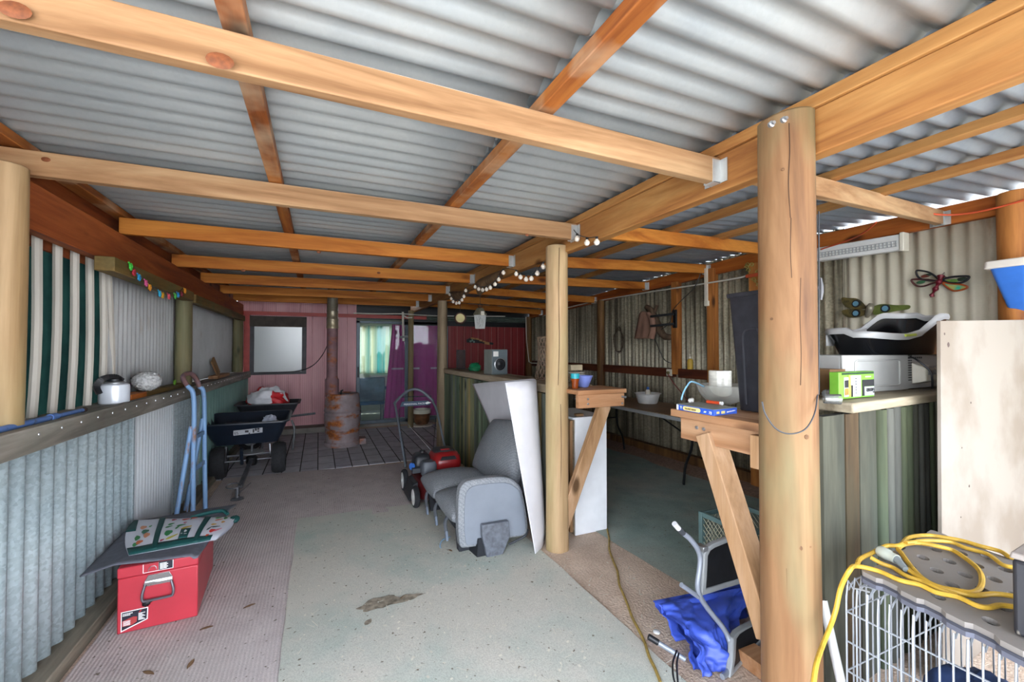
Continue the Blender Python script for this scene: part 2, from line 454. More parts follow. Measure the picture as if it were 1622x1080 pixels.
def carpet_mat(name, c, c2, dust, rib=None, amt=0.55, lo=0.42, hi=0.6):
    m, t, b = nodes(name); vec = coords(t, (1, 1, 1), rand=False)
    n, o = noise_ramp(t, vec, 5, [(0.3, lin(c2)), (0.65, lin(c))], detail=8)
    n2, o2 = noise_ramp(t, vec, 1.3, [(lo, (0, 0, 0, 1)), (hi, (1, 1, 1, 1))], detail=7)
    mm = t.nodes.new('ShaderNodeMath'); mm.operation = 'MULTIPLY'; mm.inputs[1].default_value = amt; t.links.new(o2, mm.inputs[0])
    o = mixc(t, o, lin(dust), mm.outputs[0])
    n3, o3 = noise_ramp(t, vec, 160, [(0.35, (0.7, 0.7, 0.7, 1)), (0.62, (1.06, 1.06, 1.06, 1))], detail=2)
    o = mixc(t, o, o3, 0.55, 'MULTIPLY')
    # a few dark specks of trodden-in dirt
    n5, o5 = noise_ramp(t, vec, 34, [(0.66, (0, 0, 0, 1)), (0.74, (1, 1, 1, 1))], detail=2)
    o = mixc(t, o, lin('#6d6252'), o5)
    h = n3.outputs['Fac']
    if rib:
        wv = t.nodes.new('ShaderNodeTexWave'); wv.bands_direction = rib; wv.inputs['Scale'].default_value = 17; wv.inputs['Distortion'].default_value = 1.2
        wv.inputs['Detail'].default_value = 3; t.links.new(vec, wv.inputs['Vector'])
        r = t.nodes.new('ShaderNodeValToRGB'); r.color_ramp.elements[0].color = (0.84, 0.83, 0.82, 1); r.color_ramp.elements[1].color = (1, 1, 1, 1)
        t.links.new(wv.outputs['Fac'], r.inputs[0]); o = mixc(t, o, r.outputs[0], 0.7, 'MULTIPLY'); h = wv.outputs['Fac']
    t.links.new(o, b.inputs['Base Color']); b.inputs['Roughness'].default_value = 0.95; b.inputs['Specular IOR Level'].default_value = 0.15
    bumpn(t, b, h, 0.3, 0.006); return m

M_DIRT = floor_mat()
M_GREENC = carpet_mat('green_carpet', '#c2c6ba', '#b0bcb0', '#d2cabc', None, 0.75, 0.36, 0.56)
M_GREENC_SHADE = carpet_mat('green_carpet_shade_tone', '#96a8a0', '#86988f', '#b4aa9c', None, 0.55, 0.44, 0.66)  # darker copy of the green carpet, shade behind the bar put into its colour
M_BROWNC = carpet_mat('brown_ribbed_carpet', '#d4c8c4', '#c0b3b0', '#d6ccc6', 'X', 0.4)

def flat_patch(pts, z, sub=26, amp=0.006, seed=0, fr=1.6):
    """floor cover: a bilinear patch of four corners with slight waves."""
    a, b_, c, d = [Vector(p) for p in pts]
    mb = MB()
    def fn(u, v):
        p = (a * (1 - u) + b_ * u) * (1 - v) + (d * (1 - u) + c * u) * v
        nz = mnoise.noise(Vector((p.x * fr + seed, p.y * fr, 0)))
        e = 0.012 * mnoise.noise(Vector((p.x * 5, p.y * 5, seed + 4)))
        edge = min(u, v, 1 - u, 1 - v)
        if edge < 1e-6: p = p + Vector((e, e, 0))
        return Vector((p.x, p.y, z + amp * (0.5 + 0.5 * nz)))
    return mb.grid(fn, sub, sub)

mb = MB()
mb.box((-1.35, 0.0, -0.12), (4.7, 9.0, 0.0))
tag(mb.build('floor', M_DIRT, smooth=False, origin=(0, 0, 0)), kind='structure')
M_OUT = plain('pale_yard_concrete', '#cfc9bd', 0.9, 0, 0.06, 2)
mb = MB(); mb.box((-30, -30, -0.2), (30, 30, -0.125))
tag(mb.build('yard_ground', M_OUT, smooth=False, origin=(0, 0, 0)), kind='structure')

M_PAVE, t_, b_ = nodes('concrete_pavers')
vec = coords(t_, (1, 1, 1), rand=False)
br = t_.nodes.new('ShaderNodeTexBrick'); br.inputs['Scale'].default_value = 1.0
br.inputs['Color1'].default_value = lin('#b6b4bc'); br.inputs['Color2'].default_value = lin('#c6c4c8'); br.inputs['Mortar'].default_value = lin('#3a3836')
br.inputs['Mortar Size'].default_value = 0.007; br.inputs['Brick Width'].default_value = 0.40; br.inputs['Row Height'].default_value = 0.2; br.inputs['Bias'].default_value = 0
mpv = t_.nodes.new('ShaderNodeMapping'); mpv.inputs['Rotation'].default_value = (0, 0, math.radians(90)); t_.links.new(vec, mpv.inputs['Vector'])
t_.links.new(mpv.outputs[0], br.inputs['Vector'])
n_, o_ = noise_ramp(t_, vec, 6, [(0.3, (0.75, 0.74, 0.74, 1)), (0.65, (1.05, 1.05, 1.05, 1))], detail=7)
o_ = mixc(t_, br.outputs['Color'], o_, 0.9, 'MULTIPLY'); t_.links.new(o_, b_.inputs['Base Color']); b_.inputs['Roughness'].default_value = 0.9
mb = MB(); mb.box((-1.1, 5.9, 0.0), (1.75, 8.55, 0.008))
mb.box((1.75, 6.5, 0.0), (2.3, 8.55, 0.008))
tag(mb.build('floor_pavers', M_PAVE, smooth=False, origin=(0, 0, 0)), kind='structure')
M_CONC = plain('old_concrete', '#8f8a82', 0.95, 0, 0.16, 5, bump=0.2)
mb = MB(); mb.box((-1.1, 8.5, 0.0), (0.68, 8.86, 0.10)); mb.box((0.68, 8.78, 0.0), (2.45, 8.86, 0.05))
tag(mb.build('trim_1', M_CONC, smooth=False, origin=(0, 0, 0)), kind='structure')

single(flat_patch([(-0.16, 1.2, 0), (1.52, 1.2, 0), (1.50, 4.20, 0), (-0.16, 4.27, 0)], 0.010, seed=3), 'floor_carpet', M_GREENC,
       'large worn pale green carpet in the middle of the floor', 'carpet')
single(flat_patch([(2.12, 1.75, 0), (4.15, 1.9, 0), (4.05, 6.7, 0), (1.95, 6.7, 0)], 0.008, seed=9), 'floor_carpet', M_GREENC_SHADE,
       'green carpet with shade put into its colour, behind the bar, under the long table', 'carpet')
mb = flat_patch([(-1.04, 1.2, 0), (-0.12, 1.2, 0), (-0.12, 4.2, 0), (-1.04, 4.2, 0)], 0.004, seed=5)
single(mb, 'floor_carpet', M_BROWNC, 'brown ribbed carpet strip running along the left wall under the red toolbox', 'carpet')
mb = flat_patch([(-1.0, 4.15, 0), (1.6, 4.1, 0), (1.62, 5.75, 0), (-0.98, 5.95, 0)], 0.004, amp=0.012, seed=11, fr=3)
single(mb, 'floor_carpet', M_BROWNC, 'brown rumpled carpet between the green carpet and the grey pavers', 'carpet')

# ---- corrugated sheets
def corr_wall(x, y0, y1, z0, z1, pitch, amp, per=8):
    """upright sheet in a plane of constant x; z0/z1 numbers or functions of y."""
    mb = MB(); n = int((y1 - y0) / pitch * per)
    f0 = z0 if callable(z0) else (lambda y: z0); f1 = z1 if callable(z1) else (lambda y: z1)
    def fn(u, v):
        y = y0 + (y1 - y0) * u
        return Vector((x + amp * math.cos(2 * PI * y / pitch), y, f0(y) * (1 - v) + f1(y) * v))
    return mb.grid(fn, n, 1)
rail_top = lambda y: 1.165 - 0.065 * (y - 2.3) / 6.5
def sheet(name, mb, m, ang=80): return tag(mb.build(name, m, angle=ang, solid=0.0015, origin=(0, 0, 0)), kind='structure')
LX = -1.15
sheet('wall_left_near', corr_wall(LX, 0.9, 3.75, 0.03, lambda y: rail_top(y) - 0.02, 0.110, 0.017), GALV_L)
sheet('wall_left_middle', corr_wall(LX + 0.004, 3.72, 4.62, 0.05, lambda y: rail_top(y) - 0.02, 0.060, 0.009), GALV_WHITE)
sheet('wall_left_centre', corr_wall(LX, 4.60, 5.55, 0.04, lambda y: rail_top(y) - 0.02, 0.085, 0.012), GALV_L)
sheet('wall_left_far', corr_wall(LX, 5.52, 8.85, 0.04, lambda y: rail_top(y) - 0.02, 0.15, 0.024, 10), GREEN_SHEET)
sheet('wall_left_upper', corr_wall(-1.30, P(170, 520, x=-1.30).y, 8.85, rail_top, 2.12, 0.080, 0.010), GALV_UP)
mb = MB(); mb.box((-1.20, 0.9, 0.0), (-1.055, 8.5, 0.075))
tag(mb.build('baseboard_left', W_PLATE_DIRT, bevel=0.006, origin=(0, 0, 0)), kind='structure')

# shade cloth with pale battens, near end of the left wall
th = thing('shade_screen', 'dark green shade cloth screen with pale upright strips above the left rail', 'screen', (-1.30, 2.4, 1.1))
mb = MB()
mb.grid(lambda u, v: Vector((-1.335 + 0.01 * math.sin(u * 17), 0.9 + 3.35 * u, 1.05 + 1.05 * v)), 40, 6)
M_SHADE = translucent('green_shade_cloth', '#22403a', '#182c2a', 0.06, 6)
mb.build('cloth', M_SHADE, th)
M_STRIP = plain('pale_strip', '#c9c2b6', 0.6, 0, 0.1, 6, (1, 1, 0.3))
for ub, ut, vt in ((49, 62, 359), (81, 94, 376), (110, 121, 386), (137, 144, 397), (160, 165, 413), (176, 172, 420)):
    a = P(ub, 648, x=-1.30); b = P(ut, vt, x=-1.30)
    a.z = 1.10; b.z = min(b.z, 2.1)
    pts = [a.lerp(b, k / 6) + Vector((0.0, 0.02 * math.sin(k / 6 * PI * 1.3), 0)) for k in range(7)]
    mb = MB(); mb.tube(pts, 0.021, 8); mb.build('strip', M_STRIP, th)

# back wall: pink boards with grooves
def board_profile(x0, x1, y, z0, z1, pitch=0.2, groove=0.02, depth=0.014):
    mb = MB(); xs = []
    x = x0
    while x < x1 - 1e-6:
        e = min(x + pitch, x1)
        xs += [(x, y), (e - groove, y), (e - groove * 0.8, y + depth), (e - groove * 0.2, y + depth)]
        k = 1
        x = e
    xs.append((x1, y))
    n = len(xs)
    vs = [(a, b, z0) for a, b in xs] + [(a, b, z1) for a, b in xs]
    mb.add(vs, [(i, i + 1, n + i + 1, n + i) for i in range(n - 1)]); return mb
def ribbed(name, c, c2, pitch, amt=0.35):
    m, t, b = nodes(name); vec = coords(t, (1, 1, 1), rand=False)
    n, o = noise_ramp(t, coords(t, (1, 1, 0.25), rand=False), 4, [(0.3, lin(c2)), (0.65, lin(c))], detail=7)
    wv = t.nodes.new('ShaderNodeTexWave'); wv.bands_direction = 'X'; wv.inputs['Scale'].default_value = pitch; t.links.new(vec, wv.inputs['Vector'])
    r = t.nodes.new('ShaderNodeValToRGB'); r.color_ramp.elements[0].color = (0.6, 0.5, 0.52, 1); r.color_ramp.elements[1].color = (1, 1, 1, 1); r.color_ramp.elements[0].position = 0.0; r.color_ramp.elements[1].position = 0.35
    t.links.new(wv.outputs['Fac'], r.inputs[0]); o = mixc(t, o, r.outputs[0], amt, 'MULTIPLY')
    t.links.new(o, b.inputs['Base Color']); b.inputs['Roughness'].default_value = 0.5; return m
M_PINK = ribbed('pink_painted_boards', '#dba6aa', '#c78d92', 9.5)
M_REDW = ribbed('dark_red_cladding', '#8c2426', '#76191d', 3.2, 0.3)
BY = 8.85
tag(board_profile(-1.30, 0.655, BY, 0.10, 2.44).build('wall_back_pink', M_PINK, smooth=False, solid=0.004, origin=(0, 0, 0)), kind='structure')
mb = board_profile(2.42, 4.42, BY, 0.0, 1.97, 0.19, 0.014, 0.01)
tag(mb.build('wall_back_red', M_REDW, smooth=False, solid=0.004, origin=(0, 0, 0)), kind='structure')
mb = MB()
M_SEAM = plain('pale_seam', '#b07068', 0.5)
x = 2.5
while x < 4.3:
    mb.box((x, BY - 0.008, 0.0), (x + 0.008, BY - 0.002, 1.97)); x += 0.155
tag(mb.build('trim_2', M_SEAM, smooth=False, origin=(0, 0, 0)), kind='structure')
mb = MB(); mb.box((0.66, BY, 2.06), (2.42, BY + 0.05, 2.36)); mb.box((1.55, BY - 0.03, 1.97), (4.40, BY + 0.05, 2.07)); mb.box((2.0, BY + .06, 2.07), (4.55, BY + .09, 2.60))
tag(mb.build('trim_3', BLACKM, smooth=False, origin=(0, 0, 0)), kind='structure')
M_CLEAR = translucent('clear_roof_strip', '#77827a', '#5c665e', 0.35, 3)
mb = MB(); mb.grid(lambda u, v: Vector((2.0 + 2.35 * u, BY - 0.08 + 0.06 * v + 0.012 * math.cos(v * 19), 2.07 + 0.12 * v)), 4, 24)
tag(mb.build('trim_4', M_CLEAR, origin=(0, 0, 0)), kind='structure')
M_FASCIA = plain('red_fascia', '#b8463e', 0.5, 0, 0.1)
mb = MB(); mb.box((-1.2, BY - 0.06, 2.09), (2.0, BY - 0.035, 2.155))
tag(mb.build('trim_5', M_FASCIA, smooth=False, origin=(0, 0, 0)), kind='structure')
mb = MB(); mb.box((-1.19, BY - 0.06, 1.05), (-1.10, BY - 0.01, 2.1))
tag(mb.build('trim_6', M_FASCIA, smooth=False, origin=(0, 0, 0)), kind='structure')

# louvre window
M_WFRAME = plain('dark_window_frame', '#4c4c50', 0.6, 0, 0.12)
M_WDARK = plain('dark_stained_board', '#4a4038', 0.7, 0, 0.2)
wn = thing('window_1', 'louvre window with a dark frame in the pink back wall', 'window', (-0.66, BY, 1.04)); wn['kind'] = 'structure'
a = P(403, 517, y=BY - .03); b = P(478, 588, y=BY - .03); fo0 = P(396, 500, y=BY - .03); fo1 = P(485, 592, y=BY - .03)
mb = MB()
yf0, yf1 = BY - 0.055, BY - 0.004
mb.box((fo0.x, yf0, fo1.z), (a.x, yf1, a.z)); mb.box((b.x, yf0, fo1.z), (fo1.x, yf1, a.z)); mb.box((a.x, yf0, fo1.z), (b.x, yf1, b.z))
mb.build('window_frame', M_WFRAME, wn, bevel=0.003)
mb = MB(); mb.box((fo0.x, yf0 - 0.01, a.z), (fo1.x, yf1, fo0.z)); mb.build('head_board', M_WDARK, wn)
M_LOUV = glassy('louvre_glass', (0.9, 0.95, 0.95, 1), 0.22, 0.50, '#dfe5e4', 0.16)  # pale diffuse share paints the daylight reflected in the blades
nb = 6; hh = (a.z - b.z) / nb
for k in range(nb):
    z = b.z + hh * k
    mb = MB(); mb.hexa([(a.x, yf0 + .020, z), (b.x, yf0 + .020, z), (b.x, yf0 + .025, z), (a.x, yf0 + .025, z),
                        (a.x, yf0 + .012, z + hh * 1.06), (b.x, yf0 + .012, z + hh * 1.06), (b.x, yf0 + .017, z + hh * 1.06), (a.x, yf0 + .017, z + hh * 1.06)])
    mb.build('louvre_blade', M_LOUV, wn, smooth=False)

# sliding door with the room behind it
dr = thing('door_1', 'glass sliding door with purple curtains and a blue grey frame', 'door', (1.56, BY, 0.05)); dr['kind'] = 'structure'
M_ALU = plain('blue_grey_frame', '#5c6a74', 0.45, 0.2, 0.1)
M_PANE = glassy('door_glass', (0.92, 0.97, 0.98, 1), 0.02, 0.05, '#c8d6da', -0.02)
DX0, DXM, DX1, DZ0, DZ1 = 0.66, 1.62, 2.46, 0.05, 2.04
mb = MB()
for x0, x1 in ((DX0, DX0 + .06), (DXM - .04, DXM + .03), (DX1 - .05, DX1)): mb.box((x0, BY - .03, DZ0), (x1, BY + .04, DZ1))
mb.box((DX0, BY - .03, DZ0), (DX1, BY + .04, DZ0 + .06)); mb.box((DX0, BY - .03, DZ1 - .05), (DX1, BY + .04, DZ1))
mb.build('door_frame', M_ALU, dr, bevel=0.004)
for x0, x1 in ((DX0 + .06, DXM - .04), (DXM + .03, DX1 - .05)):
    mb = MB(); mb.box((x0, BY + .0, DZ0 + .06), (x1, BY + .006, DZ1 - .05)); mb.build('pane', M_PANE, dr, smooth=False)
mb = MB(); mb.box((DX0 + .015, BY - .05, 0.95), (DX0 + .045, BY - .03, 1.15)); mb.build('door_handle', BLACKM, dr, bevel=.004)
M_DOT = plain('glass_marker', '#c8d0d4', 0.5)
mb = MB()
for x0 in (1.34, 1.66, 2.12):
    for k in range(6):
        c = Vector((x0 + k * .038, BY - .004, 1.10))
        mb.tube([c + Vector((.016 * math.cos(t * PI / 4), 0, .014 * math.sin(t * PI / 4))) for t in range(8)], 0.0035, 4, closed=True)
mb.build('safety_marker', M_DOT, dr)
def curtain(x0, x1, xb0, xb1, y, z0, z1, amp=0.025, waves=9):
    mb = MB()
    def fn(u, v):
        xa = x0 + (x1 - x0) * u; xb = xb0 + (xb1 - xb0) * u
        return Vector((xb + (xa - xb) * v, y + amp * math.sin(u * waves * 2 * PI) * (0.5 + 0.5 * (1 - v)), z0 + (z1 - z0) * v))
    return mb.grid(fn, waves * 10, 6)
M_CURT = plain('purple_curtain', '#b02c80', 0.85, 0, 0.1, 4, (1, 1, .2))
single(curtain(1.34, 1.62, 1.18, 1.62, BY + .09, .12, 1.98, .02, 4), 'curtain', M_CURT, 'purple curtain gathered at the right of the clear sliding pane', 'curtain')
single(curtain(1.63, 2.45, 1.63, 2.45, BY + .09, .12, 1.98, .012, 6), 'curtain', M_CURT, 'wide purple curtain drawn across the fixed door pane behind the mower', 'curtain')
M_ROOM = plain('room_wall', '#b5b8ac', 0.9, 0, 0.05)
mb = MB()
mb.box((0.3, 11.1, 0), (0.75, 11.15, 2.3)); mb.box((1.85, 11.1, 0), (2.6, 11.15, 2.3)); mb.box((0.75, 11.1, 0), (1.85, 11.15, .95)); mb.box((0.75, 11.1, 2.0), (1.85, 11.15, 2.3))  # opening in the end wall added so sky light reaches the curtain
mb.box((0.25, 8.93, 0), (0.3, 11.1, 2.3)); mb.box((2.6, 8.93, 0), (2.65, 11.1, 2.3)); mb.box((0.25, 8.93, 2.3), (2.65, 11.15, 2.35)); mb.box((0.25, 8.93, -.05), (2.65, 11.15, 0.0))
tag(mb.build('wall_inner_room', M_ROOM, smooth=False, origin=(0, 0, 0)), kind='structure')
M_TCURT = translucent('striped_teal_curtain', '#2c6a62', '#a09c78', 0.35, 3.2, (2.2, 1, .02))
single(curtain(0.7, 1.9, .7, 1.9, 11.04, .9, 2.05, .03, 8), 'curtain', M_TCURT, 'teal and cream striped curtain seen through the sliding door', 'curtain')
th = thing('crate_table', 'blue cloth covered table seen through the sliding door', 'table', (1.1, 10.0, 0))
M_BLUECL = plain('faded_blue_cloth', '#3f6c94', 0.8, 0, 0.25, 5)
mb = MB(); mb.box((0.55, 9.7, .62), (1.6, 10.3, .68)); mb.build('table_top', M_BLUECL, th, bevel=.01)
for x_ in (.6, 1.55):
    for y_ in (9.75, 10.25):
        mb = MB(); mb.tube([(x_, y_, 0), (x_, y_, .62)], .02, 8); mb.build('leg', M_ALU, th)
mb = MB(); mb.box((1.02, 9.78, .681), (1.52, 10.1, .92)); single(mb, 'storage_box', WHITEP, 'white storage box seen through the sliding door glass', 'box', bevel=.015)
mb = MB(); mb.box((.6, 9.8, .681), (.95, 10.1, .84)); single(mb, 'storage_box', GREENP, 'green storage box beside the white one behind the door glass', 'box', bevel=.015)

th = thing('blue_armchair', 'faded blue chair seen low through the sliding door glass', 'chair', (1.0, 9.4, 0))
mb = MB(); mb.box((.74, 9.22, .36), (1.24, 9.6, .44)); mb.build('seat', M_BLUECL, th, bevel=.02)
mb = MB(); mb.box((.74, 9.17, .44), (1.24, 9.23, .92)); mb.build('backrest', plain('grey_blue_cloth', '#6c8494', .8, 0, .25, 5), th, bevel=.02)
for x_ in (.77, 1.21):
    for y_ in (9.24, 9.57):
        mb = MB(); mb.tube([(x_, y_, 0.002), (x_, y_, .36)], .016, 8); mb.build('leg', M_ALU, th)
# right wall
RX = 4.40
def plate_z(y):
    pts = [(-3, 2.42), (1.5, 2.42), (2.6, 2.44), (3.9, 2.40), (5.4, 2.31), (6.5, 2.25), (8.9, 2.18)]
    for (a0, z0), (a1, z1) in zip(pts, pts[1:]):
        if y <= a1: return z0 + (z1 - z0) * (y - a0) / (a1 - a0)
    return pts[-1][1]
sheet('wall_right_far', corr_wall(RX, 3.35, 8.85, 0.0, lambda y: plate_z(y) + 0.175, 0.083, 0.021), GALV_R)
sheet('wall_right_middle', corr_wall(RX + .004, 2.4, 3.38, 0.0, lambda y: plate_z(y) + 0.17, 0.09, 0.022), GALV_R)
sheet('wall_right_near', corr_wall(RX, -1.3, 2.42, 0.0, lambda y: plate_z(y) + 0.13, 0.10, 0.013), GALV_CREAM)  # stretch behind the camera added to hold back light from the open side
mb = MB(); mb.bar((4.33, 2.6, .10), (4.33, 8.8, .05), .09, .12); tag(mb.build('baseboard_right', W_STUD_DARK, origin=(0, 0, 0)), kind='structure')
# gravel bank along the right wall
mb = MB()
def bank(u, v):
    y = 2.5 + 6.2 * v; x = 3.95 + .42 * u
    return Vector((x - .1 * (1 - u) * mnoise.noise(Vector((0, y * 2, 3))), y, .0 + .05 * u ** .7 + .012 * mnoise.noise(Vector((x * 9, y * 9, 0))) * min(1, u * 3)))
mb.grid(bank, 8, 60); M_BANK = plain('gravel', '#9c8270', 0.95, 0, .2, 40, bump=.5)
tag(mb.build('gravel_bank', M_BANK, origin=(0, 0, 0)), kind='stuff', label='strip of loose gravel along the foot of the right wall', cat='gravel')

# roof
def roof_z(x, y):
    if x <= 1.7: return 2.448
    f = (x - 1.7) / 2.7
    return 2.448 + f * (plate_z(y) + 0.165 - 2.448)
def roof(x0, x1, pitch=0.115, amp=0.0175, yA=-1.7, yB=8.95):  # carried on behind the camera to cut daylight on the foreground
    mb = MB(); n = int((yB - yA) / pitch * 7)
    return mb.grid(lambda u, v: Vector((x0 + (x1 - x0) * v, yA + (yB - yA) * u, roof_z(x0 + (x1 - x0) * v, yA + (yB - yA) * u) + amp + amp * math.cos(2 * PI * (yA + (yB - yA) * u) / pitch))), n, 5)
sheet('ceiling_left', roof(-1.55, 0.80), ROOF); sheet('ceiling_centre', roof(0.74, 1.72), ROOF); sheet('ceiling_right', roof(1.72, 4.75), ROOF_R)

# ------------------------------------------------------------------ timber frame
JY = [1.45, 2.66, 3.77, 4.92, 5.99, 7.06, 8.05]
order = ['first', 'second', 'third', 'fourth', 'fifth', 'sixth', 'seventh']
def joist(p, q, label, m, group, h=.112, w_=.046):
    p, q = Vector(p), Vector(q)
    o = thing('ceiling_joist', label, 'joist', ((p + q) / 2))
    o['group'] = group
    mb = MB(); mb.bar(p, q, w_, h); mb.build('timber', m, o, bevel=.004)
    d = (q - p).normalized()
    mb = MB()
    for s in (-1, 1):
        mb.box((q.x - .05, q.y + s * .0245 - .0015, q.z - .062), (q.x + .0, q.y + s * .0245 + .0015, q.z + .045))
    mb.box((q.x - .045, q.y - .026, q.z - .061), (q.x, q.y + .026, q.z - .0575))
    for s in (-1, 1): mb.box((q.x - .004, q.y + s * .043 - .019, q.z - .06), (q.x - .0005, q.y + s * .043 + .019, q.z + .045))
    mb.build('joist_hanger', HANGER, o, smooth=False)
    return o
for i, y in enumerate(JY):
    zc = 2.332 if i != 0 else 2.318
    zl = zc - (.02 if i >= 3 else 0)
    joist((-1.24 if i != 1 else -1.42, y - (.05 if i == 0 else 0), zl), (1.678, y, zc), order[i] + ' pine joist from the camera, left of the long centre beam', W_JOIST if i < 2 else W_JOIST_FAR, 'joists left of the centre beam')
zr_ = lambda y: plate_z(y) + 0.085
RJ = [(1.40, P(1490, 352, x=4.33)), (2.55, Vector((4.33, 2.95, 0))), (3.70, P(1120, 440, x=4.33)), (4.80, P(1024, 457, x=4.33)), (5.85, Vector((4.33, 6.25, 0))), (6.95, Vector((4.33, 7.3, 0))), (7.95, Vector((4.33, 8.2, 0)))]
for i, (y, e) in enumerate(RJ):
    e = Vector((4.325, e.y, plate_z(e.y) + .07))
    joist((1.755, y, 2.33), e, order[i] + ' pine joist from the camera, right of the long centre beam', W_JOIST if i < 1 else W_JOIST_FAR, 'joists right of the centre beam', .105)
# purlins on top of the joists
for x, lab in ((-0.22, 'roof purlin on top of the joists, nearer the left wall'), (0.78, 'blotchy roof purlin on top of the joists, midway to the centre beam')):
    mb = MB(); mb.bar((x, -1.6, 2.4185), (x, 8.9, 2.4185), .066, .052)
    single(mb, 'roof_purlin', W_PURLIN, lab, 'purlin', 'roof purlins', bevel=.004)
for x, lab in ((2.62, 'roof purlin right of the centre beam, the nearer to it'), (3.25, 'roof purlin right of the centre beam, midway to the right wall')):
    mb = MB(); za = roof_z(x, 1) - .026; zb = roof_z(x, 8.8) - .026
    zm = roof_z(x, 4) - .026
    mb.bar((x, -1.6, za), (x, 4.0, zm), .07, .045); mb.bar((x, 4.0, zm), (x, 8.9, zb), .07, .045)
    single(mb, 'roof_purlin', W_BEAM, lab, 'purlin', 'roof purlins', bevel=.003)
# centre beam with its top plate
th = thing('centre_beam', 'long pine beam running from the near round post to the back wall', 'beam', (1.715, 4.5, 2.22))
mb = MB(); mb.box((1.682, -1.6, 2.222), (1.75, 8.85, 2.392)); mb.build('beam_timber', W_BEAM, th, bevel=.005)
mb = MB(); mb.box((1.668, -1.6, 2.393), (1.745, 8.85, 2.443)); mb.build('top_plate', W_BEAM, th, bevel=.004)
# left wall plates
mb = MB(); mb.box((-1.27, P(4, 500, x=-1.20).y + .075, 2.045), (-1.20, 8.8, 2.262)); single(mb, 'wall_plate', W_RED_Y, 'dark red brown beam on top of the left wall', 'beam', bevel=.005)
mb = MB(); mb.box((-1.30, 1.3, 2.40), (-1.22, 8.8, 2.446)); single(mb, 'roof_purlin', W_PURLIN, 'roof purlin directly above the dark left wall beam', 'purlin', 'roof purlins', bevel=.004)
mb = MB(); mb.box((-1.195, 3.28, 1.955), (-1.10, 5.06, 2.04)); single(mb, 'wall_rail', W_OLIVE_Y, 'olive timber rail under the left beam, nearer length with pale sawn end', 'rail', bevel=.005)
mb = MB(); mb.box((-1.195, 5.24, 1.955), (-1.12, 8.4, 2.04)); single(mb, 'wall_rail', W_OLIVE_Y, 'olive timber rail under the left beam, farther length beyond the post', 'rail', bevel=.005)
mb = MB(); mb.box((-1.345, 1.0, 2.02), (-1.325, 8.9, 2.46)); single(mb, 'eave_light_stop', W_RED_Y, 'added dark board shutting out light in the gap outside the left wall beam', 'board')  # added so no daylight leaks in above the wall beam
# left half-wall rail: top board and face board
th = thing('half_wall_rail', 'weathered grey timber rail capping the low corrugated left wall', 'rail', (-1.1, 5.0, 1.07))
mb = MB(); mb.bar((-1.105, .9, 1.135), (-1.105, 8.8, 1.055), .05, .105); mb.build('face_board', W_GREY_Y, th, bevel=.005)
mb = MB(); mb.bar((-1.23, .9, 1.158), (-1.23, 8.8, 1.078), .19, .04); mb.build('top_board', W_GREY_Y, th, bevel=.005)
mb = MB()
for k in range(34):
    y = 2.5 + k * .18; mb = MB(); mb.lathe([(.006, 0), (.005, .003), (0, .004)], (-1.079, y, rail_top(y) - .025), 6, (1, 0, 0))
    mb.build('nail_head', STEEL, th)

for jn, u, v, r in ((0, 348, 95, .022), (0, 22, 14, .02), (1, 72, 252, .011), (1, 835, 372, .009), (3, 600, 432, .012), (2, 505, 399, .01), (3, 385, 428, .013)):
    y = JY[jn] - .026 - (.05 if jn == 0 else 0); k_ = P(u, v, y=y)
    jo = [o for o in COL.objects if o.name.startswith('ceiling_joist')][jn]
    mb = MB(); mb.lathe([(1.0, 0), (.9, .0012), (0, .0016)], (0, 0, 0), 14, (0, -1, 0)); mb.v = [Vector((k_.x + p.x * r * 1.5, y + .003 + p.y, k_.z + p.z * r)) for p in mb.v]
    mb.build('knot', plain('pine_knot', '#8a4c26', .7, 0, .2, 60), jo)
# right plate (three lengths follow the wall top)
for y0, y1, lab, m in ((-1.3, 2.6, 'orange pine wall plate on the right wall, nearest length behind the strip light', W_ORANGE_Y), (2.6, 5.0, 'orange pine wall plate on the right wall, middle length above the studs', W_ORANGE_Y), (5.0, 8.8, 'orange pine wall plate on the right wall, farthest length near the red back wall', W_ORANGE_Y)):
    mb = MB(); mb.bar((4.355, y0, plate_z(y0) + .07), (4.355, y1, plate_z(y1) + .07), .06, .14); single(mb, 'wall_plate', m, lab, 'beam', bevel=.004)

# posts
def log_post(name, x, y, z0, z1, r, m, label, taper=1.06, slant=0, jit=.05, group=None):
    mb = MB(); n = 14
    prof = [(r * (taper + (1 - taper) * k / n), z0 + (z1 - z0) * k / n) for k in range(n + 1)]
    prof.append((r * .93, z1 + .004))
    mb.lathe(prof, (x, y, 0), 28, jit=jit)
    if slant:
        zt = max(p.z for p in mb.v)
        mb.v = [Vector((p.x, p.y, p.z - (slant * (p.x - x + r) if p.z > z1 - .06 else 0))) for p in mb.v]
    return single(mb, name, m, label, 'post', group)
NEARP = Vector((1.622, 1.085, 0))
th = thing('round_post', 'thick round pine post nearest the camera', 'post', NEARP)
mb = MB(); prof = [(.099 - .006 * k / 16, 2.375 * k / 16) for k in range(17)] + [(.086, 2.382)]
mb.lathe(prof, NEARP, 36, jit=.035); mb.v = [Vector((p.x, p.y, p.z + (.16 * (p.x - NEARP.x) if p.z > 2.3 else 0))) for p in mb.v]
mb.build('log', W_POST_NEAR, th)
for du in (0, 9):
    c = P(1220 + du * 2.2, 198 - du * .8, y=.99); mb = MB(); mb.lathe([(.011, 0), (.011, .01), (.006, .012), (.006, .02), (0, .02)], c, 8, (-.3, -1, 0)); mb.build('bolt', STEEL, th)
